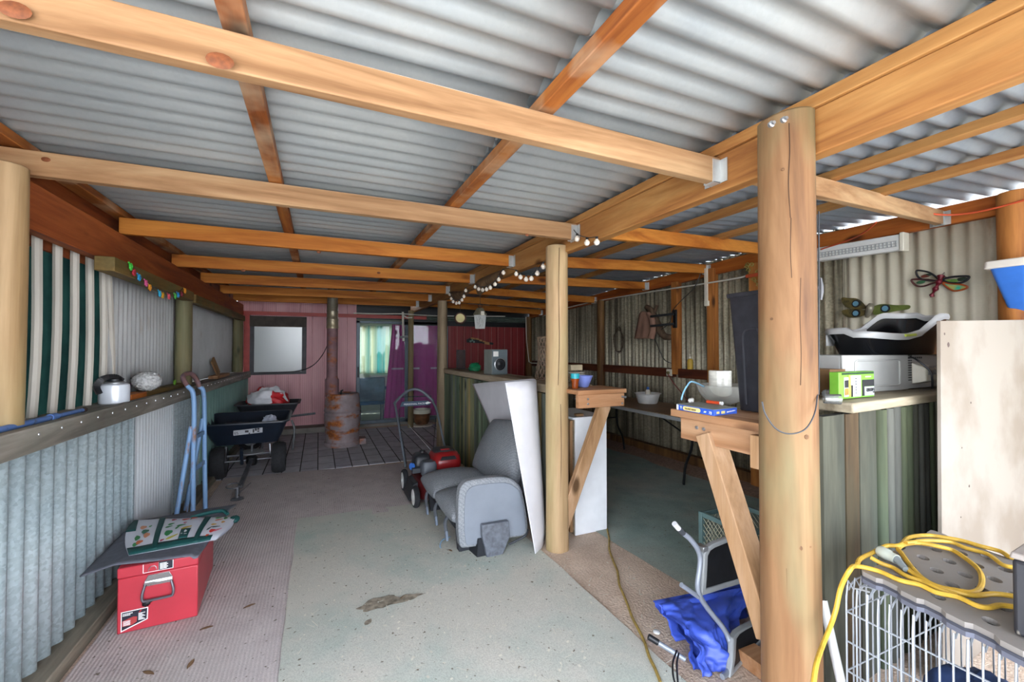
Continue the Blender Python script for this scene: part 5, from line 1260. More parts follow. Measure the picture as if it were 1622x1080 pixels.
mb = MB(); mb.tube(smoothpath([P(625, 640, y=5.2), tl, tl2, tr2, tr, P(686, 638, y=5.2)], 6), .016, 10); mb.build('handle_grip', M_HAND, th)
mb = MB(); mb.tube([P(630, 629, y=5.25), P(684, 627, y=5.25)], .006, 6); mb.build('blade_bar', M_MBLK, th)
A4 = [P(634, 644, y=5.17), P(682, 641, y=5.17), P(679, 634, y=5.21), P(637, 636, y=5.21)]
mb = MB(); nrm = Vector((0, -.03, .004)); mb.prism(A4, (0, .025, -.005)); mb.build('control_panel', plain('panel_blue_grey', '#49586c', .45, 0, .05), th, bevel=.004)
xd_ = A4[1] - A4[0]; yd_ = A4[3] - A4[0]
lettering('PERSONAL PACE', .031, A4[0] + xd_ * .10 + yd_ * .25 + Vector((0, -.006, 0)), xd_, yd_, WHITEINK, th, sx=1.05)
mb = MB(); o_ = A4[0] + xd_ * .86 + yd_ * .45 + Vector((0, -.006, 0)); xu = xd_.normalized(); yu = yd_.normalized()
mb.poly([o_ - xu * .03, o_ - yu * .02, o_ + xu * .05, o_ + yu * .02]); mb.build('arrow_mark', WHITEINK, th, smooth=False)
mb = MB(); mb.tube(smoothpath([hl0 + Vector((0, -.05, .05)), hl0.lerp(hl1, .4) + Vector((.01, -.01, .03)), hl0.lerp(hl1, .8) + Vector((.01, -.02, .0)), hl1 + Vector((.03, .03, .05))], 5), .005, 5); mb.tube(smoothpath([Vector((MX + .0, MY + .1, .4)), hr0.lerp(hr1, .5) + Vector((-.1, 0, .0)), hr1 + Vector((-.02, .0, -.05))], 5), .004, 5); mb.build('control_cable', BLACKP, th)
mb = MB(); mb.tube([P(646, 672, y=5.0), P(683, 713, y=4.55)], .003, 5); mb.build('pull_cord', plain('pale_cord', '#9a9a98', .7), th)
# ------------------------------------------------------------------ car bench seat
def fabric_mat():
    m, t, b = nodes('grey_seat_fabric'); vec = coords(t, (1, 1, 1))
    wv = t.nodes.new('ShaderNodeTexWave'); wv.inputs['Scale'].default_value = 20; wv.inputs['Distortion'].default_value = 9; wv.inputs['Detail Scale'].default_value = 9; wv.bands_direction = 'DIAGONAL'; t.links.new(vec, wv.inputs['Vector'])
    r = t.nodes.new('ShaderNodeValToRGB'); r.color_ramp.elements[0].color = lin('#74787e'); r.color_ramp.elements[1].color = lin('#9b9da0'); t.links.new(wv.outputs['Fac'], r.inputs[0])
    n, o = noise_ramp(t, vec, 4, [(.3, (.85, .85, .86, 1)), (.7, (1.02, 1.02, 1, 1))]); o = mixc(t, r.outputs[0], o, 1, 'MULTIPLY')
    t.links.new(o, b.inputs['Base Color']); b.inputs['Roughness'].default_value = .95; b.inputs['Specular IOR Level'].default_value = .15; bumpn(t, b, wv.outputs['Fac'], .25, .006)
    return m
M_FAB = fabric_mat(); M_VINYL = plain('grey_vinyl', '#7d838c', .55, 0, .06, 5); M_SBLK = plain('seat_frame_black', '#26282e', .5, .2, .15)
SE = Vector((1.2, 3.6, 0))
th = thing('car_bench_seat', 'grey patterned car bench seat facing the left wall, beside the round post', 'car seat', SE)
def pillow(p00, p10, p11, p01, nrm, thick, nu=24, nv=18, pw=.28, puff=1.0, rib=None):
    """a padded slab over a quad; edges rounded."""
    p00, p10, p11, p01 = map(Vector, (p00, p10, p11, p01)); nrm = Vector(nrm).normalized(); mb = MB()
    def sur(sgn):
        def fn(u, v):
            uu = .5 - .5 * math.cos(PI * u); vv = .5 - .5 * math.cos(PI * v)
            p = (p00 * (1 - uu) + p10 * uu) * (1 - vv) + (p01 * (1 - uu) + p11 * uu) * vv
            h = (max(0, math.sin(PI * uu)) * max(0, math.sin(PI * vv))) ** pw
            d = thick * .5 * h
            if rib and sgn > 0: d += rib(uu, vv) * h
            # pull the corners in a little
            c = (1 - h) * .0
            return p + nrm * (sgn * d)
        return fn
    mb.grid(sur(1), nu, nv); mb.grid(sur(-1), nu, nv); return mb
ribf = lambda u, v: -.006 * (1 if abs((v * 4.0) % 1 - .5) > .44 else 0)
# cushion: near part and far part
mb = pillow((.89, 3.07, .27), (1.47, 3.07, .25), (1.47, 3.62, .25), (.89, 3.62, .27), (0, 0, 1), .23, rib=lambda u, v: .012 * math.sin(PI * v) - .005 * (1 if abs(u * 3 % 1 - .5) > .46 else 0)); mb.build('cushion', M_FAB, th, angle=180)
mb = pillow((.88, 3.60, .28), (1.47, 3.60, .26), (1.47, 4.10, .26), (.88, 4.10, .28), (0, 0, 1), .24, rib=lambda u, v: .012 * math.sin(PI * v) - .005 * (1 if abs(u * 3 % 1 - .5) > .46 else 0)); mb.build('cushion', M_FAB, th, angle=180)
# backrest, leaning back towards the bar
bn = Vector((-.93, 0, .36))
mb = pillow((1.40, 3.12, .36), (1.40, 4.10, .34), (1.60, 4.02, .80), (1.56, 3.22, .90), bn, .20, 26, 22, .26, rib=lambda u, v: .014 * math.sin(PI * u) ** 2 - .005 * (1 if abs((u * 3) % 1 - .5) > .465 else 0)); mb.build('backrest', M_FAB, th, angle=180)
# end panel facing the camera: fabric edge with a vinyl face
ep = [P(x, y, y=2.985) for x, y in ((727, 790), (734, 768), (752, 760), (798, 756), (818, 764), (829, 782), (836, 842), (808, 853), (742, 868), (728, 858))]
ring = smoothpath(ep, 4, closed=True)
mb = MB(); mb.prism(ring, (0, .085, 0)); mb.build('end_panel', M_FAB, th, bevel=.015, angle=50)
cc = sum(ep, Vector()) / len(ep)
mb = MB(); mb.prism([cc + (p - cc) * .88 + Vector((.012, -.008, -.012)) for p in ring], (0, .012, 0)); mb.build('vinyl_face', M_VINYL, th, bevel=.004, angle=50)
br_ = [P(x, y, y=2.93) for x, y in ((764, 832), (806, 825), (808, 850), (797, 878), (772, 886), (764, 850))]
for p in br_: p.z = max(p.z, .004)
mb = MB(); mb.prism(br_, (0, .04, 0)); mb.build('foot_bracket', plain('scuffed_grey_plastic', '#696d75', .5, 0, .2, 25), th, bevel=.006)
mb = MB(); mb.hexa([(1.04, 2.96, .003), (1.12, 2.96, .003), (1.10, 3.10, .003), (1.02, 3.10, .003), (1.05, 2.96, .14), (1.14, 2.96, .14), (1.14, 3.10, .14), (1.05, 3.10, .14)]); mb.build('foot', M_SBLK, th)
mb = MB(); mb.tube(smoothpath([P(806, 862, y=3.0), P(818, 856, y=3.0), P(832, 848, y=3.0), P(836, 838, y=3.02)], 4), .008, 6); mb.build('cable', DKGREY, th)
for yy in (3.12, 4.0):
    mb = MB(); mb.hexa([(.95, yy - .03, .004), (1.03, yy - .03, .004), (1.03, yy + .03, .004), (.95, yy + .03, .004), (.93, yy - .02, .18), (1.03, yy - .02, .18), (1.03, yy + .02, .18), (.93, yy + .02, .18)]); mb.build('foot', M_SBLK, th)
mb = MB(); mb.box((.96, 3.09, .12), (1.44, 4.08, .17)); mb.build('base_frame', M_SBLK, th, bevel=.01)
for yy, zz in ((3.30, .10), (3.62, .10), (3.95, .07)):
    mb = MB(); mb.tube(smoothpath([(.93, yy, .22), (.895, yy - .02, .17), (.90, yy - .03, zz)], 4), [.016] * 8 + [.016], 6) if False else mb.tube(smoothpath([(.93, yy, .22), (.895, yy - .02, .17), (.90, yy - .03, zz)], 4), .014, 6); mb.build('loose_strap', plain('dark_strap', '#55585e', .7), th)
    mb = MB(); mb.bar((.90, yy - .03, zz + .01), (.905, yy - .035, zz - .065), .035, .018, (1, 0, 0)); mb.build('strap_buckle', plain('blue_grey_buckle', '#7c8696', .5), th, bevel=.004)
mb = MB(); mb.bar((1.42, 3.10, .40), (1.42, 3.62, .34), .04, .01); mb.build('seat_belt', M_VINYL, th)
c = P(745, 868, z=.01); mb = MB(); mb.tube(smoothpath([P(714, 850, z=.01), P(700, 856, z=.03), P(698, 868, z=.012), P(714, 872, z=.01), P(733, 872, z=.01), P(742, 868, z=.012)], 5), .004, 5)
single(mb, 'blue_string', plain('pale_blue_string', '#8fb8d8', .6), 'pale blue string lying by the front foot of the car seat', 'string')
# ------------------------------------------------------------------ curled white sheet
mb = MB()
top = [P(748, 608, x=1.665), P(775, 605, x=1.668), P(808, 602.5, x=1.67), P(832, 600.5, x=1.66), P(846, 600, y=3.27), P(849, 604, y=3.14), P(838, 603, y=3.04), P(818, 604, y=2.98), P(800, 606, y=2.95)]
bot = [P(820, 770, x=1.69), P(832, 785, x=1.69), P(843, 805, x=1.685), P(853, 825, x=1.67), P(861, 845, y=3.08), P(864, 846, y=3.0), P(860, 864, y=2.93), P(854, 878, y=2.88), P(848, 886, y=2.84)]
for p in bot[5:]: p.z = max(p.z, .006)
bot[4].z = max(bot[4].z, .03)
T_ = smoothpath(top, 4); B_s = smoothpath(bot, 4); n = len(T_)
mid_bul = lambda v: math.sin(PI * v)
def shfn(u, v):
    i = u * (n - 1); k = min(n - 2, int(i)); f = i - k
    a = T_[k].lerp(T_[k + 1], f); b = B_s[k].lerp(B_s[k + 1], f)
    p = a.lerp(b, v)
    return p + Vector((-.01, -.03, 0)) * mid_bul(v) * max(0, u - .45) * 1.6
mb.grid(shfn, 60, 16)
single(mb, 'vinyl_sheet', plain('curled_white_vinyl', '#e3e2e6', .5, 0, .04, 6, bump=.05), 'large curled white sheet leaning on the log bar behind the car seat', 'sheet', solid=.004, angle=180)
# white cabinet under the counter end
th = thing('white_cabinet', 'tall white board cabinet under the end of the bar', 'cabinet', (2.03, 3.25, 0))
mb = MB(); mb.box((1.885, 3.0, .004), (2.19, 3.016, .945)); mb.build('front_panel', WHITE, th, bevel=.002)
mb = MB(); mb.box((1.885, 3.017, .004), (1.90, 3.5, .925)); mb.build('side_panel', W_CAP_Y, th)
mb = MB(); mb.box((2.172, 3.017, .004), (2.187, 3.5, .925)); mb.build('side_panel', WHITE, th)
mb = MB(); mb.box((1.875, 3.017, .926), (2.195, 3.52, .944)); mb.build('top_panel', WHITE, th, bevel=.002)
mb = MB(); mb.box((1.90, 3.485, .004), (2.172, 3.5, .925)); mb.build('back_panel', WHITE, th)
mb = MB(); mb.box((1.86, 3.04, .02), (1.884, 3.10, .915)); mb.build('edge_batten', W_BRACE, th)
mb = MB(); mb.box((1.93, 3.05, .945), (2.0, 3.09, .965)); single(mb, 'wood_block', CARD, 'small wooden block on top of the white cabinet', 'block', bevel=.003)
# floor cord (yellow) snaking from the cabinet to the camera
pts = [P(x, y, z=.018) for x, y in ((962, 838), (964, 855), (966, 870), (972, 890), (977, 905), (982, 925), (987, 940), (993, 958), (1003, 978), (1013, 1000), (1020, 1018), (1030, 1040), (1038, 1060), (1045, 1082))]
pts = [p + Vector((.006 * math.sin(i * 2.1), 0, 0)) for i, p in enumerate(pts)]
mb = MB(); mb.tube(smoothpath(pts, 5), .0075, 8); single(mb, 'extension_lead', YELLOW_OLD, 'dusty yellow extension lead lying across the gravel strip', 'cord')
# litter on the carpets
random.seed(3); mb = MB()
for k in range(420):
    x = random.uniform(-.1, 2.0); y = random.uniform(1.5, 3.9); a = random.uniform(0, PI); L = random.choice((.004, .006, .008, .02, .03)); w_ = .0018 if L > .01 else L * .7
    dx, dy = math.cos(a) * L, math.sin(a) * L
    mb.add([(x - dx - dy * w_ / L, y - dy + dx * w_ / L, .0165), (x - dx + dy * w_ / L, y - dy - dx * w_ / L, .0165), (x + dx + dy * w_ / L, y + dy - dx * w_ / L, .018), (x + dx - dy * w_ / L, y + dy + dx * w_ / L, .018)], [(0, 1, 2, 3)])
tag(mb.build('floor_litter', plain('pale_chaff', '#dcd6c4', .9, 0, .1), smooth=False, origin=(0, 0, 0)), 'pale bits of straw and chaff scattered on the carpets', 'litter', kind='stuff')
for k, (u, v) in enumerate(((327, 995), (302, 1052), (235, 1066), (640, 945), (712, 872), (395, 960))):
    p = P(u, v, z=.014); mb = MB(); a = k * 1.3
    pts = [p + Vector((math.cos(a) * t * .03 - math.sin(a) * s_ * .011 * (1 - t * t), math.sin(a) * t * .03 + math.cos(a) * s_ * .011 * (1 - t * t), .004 * abs(s_) + .003 * t)) for t in (-1, -.5, 0, .5, 1) for s_ in (-1, 0, 1)]
    mb.add(pts, [(i * 3 + j, i * 3 + j + 1, i * 3 + j + 4, i * 3 + j + 3) for i in range(4) for j in range(2)])
    single(mb, 'dry_leaf', plain('dry_leaf_brown', '#8a6a4a', .8, 0, .2), ['dry brown leaf on the ribbed carpet right of the toolbox', 'dry brown leaf near the bottom edge beside the green carpet', 'dry brown leaf in the bottom left foreground', 'dry brown leaf in the middle of the pale green carpet', 'dry brown leaf just before the front foot of the car seat', 'dry brown leaf on the carpet seam to the right of the toolbox'][k], 'leaf', 'dry leaves on the floor', solid=.0008)
# trodden stain on the green carpet
mb = MB()
for (u, v, r, sx_) in ((600, 955, .085, 1.3), (640, 948, .05, 2.2), (583, 985, .03, .7)):
    p = P(u, v, z=.0172); pts = []
    for k in range(22):
        t = 2 * PI * k / 22; rr = r * (1 + .4 * mnoise.noise(Vector((math.cos(t) * 2, math.sin(t) * 2, u)))); pts.append(p + Vector((rr * sx_ * math.cos(t), rr * math.sin(t) * .7 + .25 * rr * math.cos(t), 0)))
    mb.poly(pts)
tag(mb.build('dirt_stain', plain('brown_stain', '#a39682', .95, 0, .25, 30), smooth=False), 'brown dirt stain on the pale green carpet', 'stain', kind='stuff')
# ================================================================== right side: bench, table, shelf, cage
bt = 1.2075
# ---- near bench counter
A = P(1070, 652, x=1.60); 
th = thing('board_game_box', 'flat blue board game box with a yellow title pill on the bench counter', 'game box', (1.72, 1.52, bt))
g0 = P(1072, 648.5, z=bt); g1 = P(1131, 659, z=bt); g2 = P(1165.5, 655, z=bt)
e1 = g1 - g0; e2 = g2 - g1; e2 = e2.normalized() * max(e2.length, .16); hgt = .026
M_GBLUE = plain('box_blue', '#2f56b8', .4, 0, .05)
mb = MB(); mb.prism([g0, g1, g1 + e2, g0 + e2], (0, 0, hgt)); mb.build('box', M_GBLUE, th, bevel=.0015)
mb = MB(); up = Vector((0, 0, hgt + .0005)); mb.prism([g0 + up, g1 + up, g1 + e2 + up, g0 + e2 + up], (0, 0, .0015)); mb.build('box_top', plain('faded_box_top', '#8f9488', .5, 0, .15), th)
n1 = Vector((e1.y, -e1.x, 0)).normalized(); n1 = -n1 if n1.dot(Vector((-1, -1, 0))) < 0 else n1
n2 = Vector((e2.y, -e2.x, 0)).normalized(); n2 = -n2 if n2.dot(Vector((0, -1, 0))) < 0 else n2
def on1(s, h): return g0 + e1 * s + Vector((0, 0, hgt * h)) + n1 * .001
def on2(s, h): return g1 + e2 * s + Vector((0, 0, hgt * h)) + n2 * .001
mb = MB(); pill = []
for k in range(17):
    a = PI / 2 + PI * k / 16; pill.append(on1(.235 + .055 * math.cos(a), .5 + .36 * math.sin(a)))
for k in range(17):
    a = -PI / 2 + PI * k / 16; pill.append(on1(.61 + .055 * math.cos(a), .5 + .36 * math.sin(a)))
mb.poly(pill); mb.build('title_pill', plain('pill_yellow', '#e6cf86', .5, 0, .03), th, smooth=False)
lettering('TRUNSTARNV', .0115, on1(.235, .32) + n1 * .001, e1, (0, 0, 1), plain('brown_ink', '#5a4a30', .6), th, sx=.95)
mb = MB(); mb.poly([on1(.0, .05), on1(.055, .05), on1(.055, .95), on1(.0, .95)]); mb.build('end_stripe', WHITEINK, th, smooth=False)
mb = MB(); mb.poly([on1(.10, .8), on1(.13, .2), on1(.16, .8)]); mb.poly([on1(.74, .3), on1(.80, .3), on1(.82, .6), on1(.76, .6)]); mb.build('logo_mark', plain('pale_mark', '#cfd8b8', .5), th, smooth=False)
lettering('72', .016, on1(.88, .22) + n1 * .001, e1, (0, 0, 1), WHITEINK, th)
mb = MB(); mb.poly([on2(.10, .3), on2(.22, .3), on2(.22, .68), on2(.10, .68)]); mb.poly([on2(.30, .25), on2(.46, .25), on2(.46, .7), on2(.30, .7)]); mb.build('logo_mark', plain('pale_yellow_mark', '#d8c878', .5), th, smooth=False)
mb = MB()
for k in range(9): mb.poly([on2(.53 + k * .042, .36 + .02 * k) + n2 * .001, on2(.56 + k * .042, .36 + .02 * k) + n2 * .001, on2(.565 + k * .042, .52 + .02 * k + .08 * (k % 3 == 0)) + n2 * .001, on2(.535 + k * .042, .52 + .02 * k) + n2 * .001])
mb.build('script_mark', WHITEINK, th, smooth=False)
a = P(1120, 636, z=bt + .037); b = P(1141, 638.5, z=bt + .037)
th = thing('marker_pen', 'orange marker with a white cap lying on the board game box', 'marker', a)
mb = MB(); mb.tube([a, b], .0075, 12); mb.build('barrel', plain('marker_orange', '#e8542c', .4), th)
mb = MB(); mb.tube([b, b + (b - a).normalized() * .011], .0085, 12); mb.build('cap', WHITEP, th)
# clear bowl holding a roll of wrap
c = Vector((P(1138, 640, z=bt).x + .04, 0, bt)); c.y = 1.46; c = P(1145, 643, z=bt); c = Vector((c.x + .075, c.y + .065, bt))
M_CLEARP = glassy('cloudy_clear_plastic', (.92, .93, .92, 1), .15, .26, '#d8d6cc', .02)
mb = MB(); prof = [(0, .002), (.055, .002), (.085, .02), (.115, .055), (.132, .100), (.136, .102), (.129, .100), (.112, .057), (.083, .024), (.054, .006), (0, .006)]
mb.lathe(prof, c, 40); single(mb, 'clear_bowl', M_CLEARP, 'large cloudy clear plastic bowl on the bench counter', 'bowl')
c2 = Vector((c.x + .0, c.y + .015, bt + .0095))
th = thing('wrap_roll', 'thick roll of clear stretch wrap standing in the clear bowl', 'roll', c2)
mb = MB(); mb.lathe([(.02, 0), (.055, 0), (.056, .004), (.056, .162), (.055, .166), (.02, .166), (.02, 0)], c2, 36, caps=False); mb.build('wound_film', plain('stretch_film', '#d6d3c8', .18, 0, .12, 12, (1, 1, 4), .1), th)
mb = MB(); mb.lathe([(.0195, .004), (.0195, .1665), (.016, .1665), (.016, .004), (.0195, .004)], c2, 20, caps=False); mb.build('core', CARD, th)
pts = [P(1079, 633, y=1.66), P(1082, 622, y=1.66), P(1088, 611, y=1.65), P(1096, 604, y=1.62), Vector((c.x - .118, c.y + .01, bt + .094))]
mb = MB(); mb.tube(smoothpath(pts, 6), .0032, 6); mb.tube(smoothpath([p + Vector((.006, .004, -.003)) for p in pts], 6), .003, 6)
single(mb, 'blue_lace', plain('sky_blue_cord', '#8cc0dc', .6), 'sky blue cord hanging over the rim of the clear bowl', 'cord')
mb = MB(); p = P(1097, 635, z=bt + .032); mb.blob(p + Vector((0, .01, .002)), (.016, .012, .009), .8, 3, 5, 14, 10); single(mb, 'crumpled_tissue', PAPER, 'tiny crumpled tissue on the far edge of the board game box', 'tissue', angle=180)
# tall black tub
tl_ = P(1152, 468, y=1.30); bl_ = P(1170, 648, y=1.30)
TC = Vector((1.90, 1.33, bt))
a0 = P(1170, 650, z=bt)
th = thing('storage_tub', 'tall dusty black tub standing on the bench counter behind the near post', 'tub', TC)
bx0 = P(1168, 648, y=1.32).x; tx0 = P(1152, 470, y=1.32).x; zt_ = P(1152, 468, y=1.32).z
def frus(mb, x0b, x1b, y0b, y1b, x0t, x1t, y0t, y1t, z0, z1, n=6):
    rings = []
    def ring(x0, x1, y0, y1, z, r):
        o = []
        for qx, qy, a0 in ((x1 - r, y1 - r, 0), (x0 + r, y1 - r, 90), (x0 + r, y0 + r, 180), (x1 - r, y0 + r, 270)):
            for k in range(5): a = math.radians(a0 + 22.5 * k); o.append(Vector((qx + r * math.cos(a), qy + r * math.sin(a), z)))
        return o
    for i in range(n + 1):
        t = i / n; rings.append(ring(x0b + (x0t - x0b) * t, x1b + (x1t - x1b) * t, y0b + (y0t - y0b) * t, y1b + (y1t - y1b) * t, z0 + (z1 - z0) * t, .025))
    N = 20; vs = [p for r in rings for p in r]; fs = [(i * N + k, i * N + (k + 1) % N, (i + 1) * N + (k + 1) % N, (i + 1) * N + k) for i in range(n) for k in range(N)]
    fs.append(list(range(N))[::-1]); fs.append([n * N + k for k in range(N)]); mb.add(vs, fs)
Q = P(1169, 649, z=bt); zt_ = P(1152, 466, x=Q.x - .045).z; Qt = P(1152, 466, x=Q.x - .045)
mb = MB(); frus(mb, Q.x, 1.885, 1.155, Q.y, Qt.x, 1.90, 1.14, Qt.y, bt + .002, zt_ - .02); mb.build('body', TUBBLACK, th, angle=30)
mb = MB(); frus(mb, Qt.x - .010, 1.908, 1.132, Qt.y + .008, Qt.x - .012, 1.91, 1.13, Qt.y + .010, zt_ - .02, zt_, 1); mb.build('rim', TUBBLACK, th, bevel=.004)
def tub(u, v):
    p = P(u, v, x=Q.x); f = max(0, min(1, (p.z - bt) / (zt_ - bt))); return P(u, v, x=Q.x - .045 * f - .003)
arch = smoothpath([tub(1182, 640), tub(1178, 560), tub(1177, 535), tub(1180, 525), tub(1186, 521), tub(1196, 520), tub(1201, 525), tub(1203, 536), tub(1206, 640)], 5)
mb = MB(); mb.tube(arch, .005, 6); mb.build('raised_arch', TUBBLACK, th)
# crate on the floor under the counter
th = thing('wire_crate', 'grey green folding crate with diamond mesh sides behind the near post', 'crate', (2.35, 1.85, .0))
cz0 = .009
q = P(1189, 786, y=1.78); x0 = q.x - .02; zc = min(.42, q.z); y0 = 1.78; x1 = x0 + .36; y1 = y0 + .34
M_CR = plain('grey_green_plastic', '#5f7a78', .5, 0, .08)
for (ax_, bx_) in (((x0, y0), (x1, y0)), ((x0, y1), (x1, y1)), ((x0, y0), (x0, y1)), ((x1, y0), (x1, y1))):
    for z_ in (cz0 + .02, zc):
        mb = MB(); mb.bar((ax_[0], ax_[1], z_), (bx_[0], bx_[1], z_), .022, .03); mb.build('frame_rail', M_CR, th, bevel=.003)
    mb = MB(); A3 = Vector((ax_[0], ax_[1], cz0 + .02)); B3 = Vector((bx_[0], bx_[1], cz0 + .02)); H3 = Vector((0, 0, zc - cz0 - .02)); L = 9
    for k in range(-L, L + 1):
        for sg in (1, -1):
            s0 = k / L; s1 = s0 + sg * (zc - .03) / (B3 - A3).length
            t0, t1 = 0.0, 1.0
            if s0 < 0 or s0 > 1 or s1 < 0 or s1 > 1:
                ds = s1 - s0
                cand = sorted([(0 - s0) / ds, (1 - s0) / ds]); t0 = max(0, cand[0]); t1 = min(1, cand[1])
            if t1 - t0 > .02: mb.tube([A3.lerp(B3, s0 + (s1 - s0) * t0) + H3 * t0, A3.lerp(B3, s0 + (s1 - s0) * t1) + H3 * t1], .0028, 4)
    mb.build('mesh_side', plain('pale_mesh', '#a8a890', .5, 0, .05), th)
for (px_, py_) in ((x0, y0), (x1, y0), (x0, y1), (x1, y1)):
    mb = MB(); mb.bar((px_, py_, cz0), (px_, py_, zc + .015), .03, .03, (0, 1, 0)); mb.build('corner_post', M_CR, th, bevel=.003)
mb = MB(); mb.box((x0, y0, cz0 + .002), (x1, y1, cz0 + .01)); mb.build('base', M_CR, th)
# ---- folding camp chair with blue tarp
CH = Vector((1.75, 1.55, 0))
th = thing('folding_chair', 'fallen folding chair with a grey tube frame and two black panels by the near counter', 'chair', CH)
cy_ = 1.56
tube_px = [(1068, 829), (1078, 841), (1092, 852), (1103, 866), (1109, 882), (1108, 902), (1105, 925), (1107, 940), (1117, 958), (1131, 976), (1144, 992), (1153, 1008), (1158, 1028), (1157, 1050), (1152, 1066), (1144, 1074)]
tp = [P(u, v, y=cy_ - .12 * max(0, (v - 960) / 110)) for u, v in tube_px]
for p in tp: p.z = max(p.z, .020)
mb = MB(); mb.tube(smoothpath(tp[2:], 4), .0125, 12); mb.build('frame_tube', GREYTUBE, th)
mb = MB(); mb.tube([tp[0], tp[0].lerp(tp[1], .7)], .0125, 12); mb.build('foot_plug', plain('pale_grey_plug', '#c8c8c8', .5), th)
mb = MB(); mb.tube([tp[0].lerp(tp[1], .7), tp[1].lerp(tp[2], .3)], .0135, 12); mb.build('tube_collar', DKGREY, th)
mb = MB(); mb.tube([tp[1].lerp(tp[2], .3), tp[2]], .0125, 12); mb.build('frame_tube', GREYTUBE, th)
mb = MB(); mb.tube([P(1079, 926, y=cy_), P(1106, 945, y=cy_)], .011, 10); mb.build('cross_tube', GREYTUBE, th)
def cpanel(pts, name, dy):
    c_ = sum(pts, Vector()) / len(pts); ring = smoothpath(pts, 1, closed=True)
    inner = [c_ + (p - c_) * .80 for p in pts]; n = len(pts)
    mb = MB(); mb.add(list(pts) + inner + [p + Vector((0, .03, 0)) for p in pts] + [p + Vector((0, .03, 0)) for p in inner], [(i, (i + 1) % n, n + (i + 1) % n, n + i) for i in range(n)] + [(2 * n + i, 3 * n + i, 3 * n + (i + 1) % n, 2 * n + (i + 1) % n) for i in range(n)] + [(i, 2 * n + i, 2 * n + (i + 1) % n, (i + 1) % n) for i in range(n)] + [(n + i, n + (i + 1) % n, 3 * n + (i + 1) % n, 3 * n + i) for i in range(n)])
    o = mb.build(name, GREYP, th, bevel=.006, angle=30)
    mb = MB(); mb.prism([p + Vector((0, .008, 0)) for p in inner], (0, .012, 0)); mb.build('panel_insert', plain('black_panel', '#26282c', .5, 0, .25, 12), o)
cpanel([P(u, v, y=y) for u, v, y in ((1112, 944, 1.60), (1114, 918, 1.60), (1116, 878, 1.60), (1121, 868, 1.60), (1130, 862, 1.60), (1165, 848, 1.64), (1190, 842, 1.68), (1198, 918, 1.68), (1150, 932, 1.64))], 'upper_panel', 0)
lp = [P(u, v, y=y) for u, v, y in ((1156, 1076, 1.42), (1160, 1050, 1.44), (1162, 1012, 1.48), (1168, 1003, 1.50), (1180, 995, 1.52), (1205, 982, 1.58), (1222, 976, 1.62), (1230, 1040, 1.58), (1196, 1074, 1.50))]
for p in lp: p.z = max(p.z, .012)
cpanel(lp, 'lower_panel', 0)
a = P(1027, 1008, y=1.66); b = P(1085, 1044, y=1.56); a.z = max(a.z, .03); b.z = max(b.z, .025)
mb = MB(); mb.tube([a.lerp(b, .25), b], .0115, 10); mb.build('leg_tube', GREYTUBE, th)
mb = MB(); mb.tube([a, a.lerp(b, .27)], .014, 10); mb.build('rubber_foot', BLACKP, th)
for u, v in ((1112, 868), (1152, 1004)):
    c_ = P(u, v, y=cy_ + .02); mb = MB(); mb.box((c_.x - .012, c_.y - .02, c_.z - .012), (c_.x + .02, c_.y + .03, c_.z + .012)); mb.build('bracket', STEEL, th, bevel=.003)
# tarp: a gathered sheet, heaped and folded
M_TARP = plain('blue_tarp', '#4660c8', .42, 0, .10, 4)
mb = MB()
def tarp(u, v):
    """u across the heap, v from the front hem up and over to the back"""
    ul, ur = P(1098, 1066, y=1.44), P(1152, 1060, y=1.40)
    f0 = Vector((1.60, 1.47, .012)).lerp(Vector((1.86, 1.46, .012)), u)
    m0 = P(1080, 995, y=1.60).lerp(P(1165, 985, y=1.62), u)
    b0 = P(1043, 956, y=1.76).lerp(P(1196, 926, y=1.78), u)
    if v < .5: t = v / .5; p = f0.lerp(m0, t)
    else: t = (v - .5) / .5; p = m0.lerp(b0, t)
    fold = math.sin(u * 17 + 3 * v + 2 * mnoise.noise(Vector((u * 3, v * 3, 1)))) * .018 * math.sin(PI * min(1, v * 1.2 + .1))
    n_ = mnoise.fractal(Vector((u * 4.2, v * 4.2, 5.5)), 1.0, 2.0, 4) * .030
    big = .05 * math.sin(PI * min(1, v / .8)) * (0.5 + .5 * math.sin(u * 6 - 1))
    q = p + Vector((fold * .5 + n_ * .4, -fold - n_ - big, n_ * .6 + abs(fold) * .3))
    q.z = max(q.z, .012)
    return q
mb.grid(tarp, 70, 44)
mb.grid(lambda u, v: (lambda p: Vector((p.x, p.y + .05 + .08 * math.sin(PI * u) * math.sin(PI * v), max(.011, p.z - .012))))(tarp(u, v)), 40, 24)
single(mb, 'tarpaulin', M_TARP, 'crumpled blue tarpaulin heaped over the fallen folding chair', 'tarp', angle=55)
mb = MB()
def flap(u, v):
    a = P(1043, 957, y=1.74).lerp(P(1190, 928, y=1.80), u); b = Vector((1.66, 1.70, .02)).lerp(P(1180, 1000, y=1.70), u)
    p = a.lerp(b, v); n_ = mnoise.fractal(Vector((u * 3, v * 3, 9)), 1, 2, 3) * .025; p = p + Vector((0, -n_, n_)); p.z = max(p.z, .014); return p
mb.grid(flap, 40, 20); single(mb, 'tarpaulin_fold', M_TARP, 'smooth back fold of blue plastic sheet behind the crumpled tarpaulin', 'tarp', solid=.002, angle=180)
p0 = P(1070, 1052, z=.02); mb = MB(); mb.tube(smoothpath([P(1072, 1030, y=1.52), P(1066, 1048, y=1.47), P(1066, 1068, y=1.42), P(1070, 1085, y=1.38)], 5), .004, 6); mb.tube(smoothpath([P(1075, 1035, y=1.52), P(1072, 1052, y=1.46), P(1074, 1085, y=1.38)], 5), .004, 6)
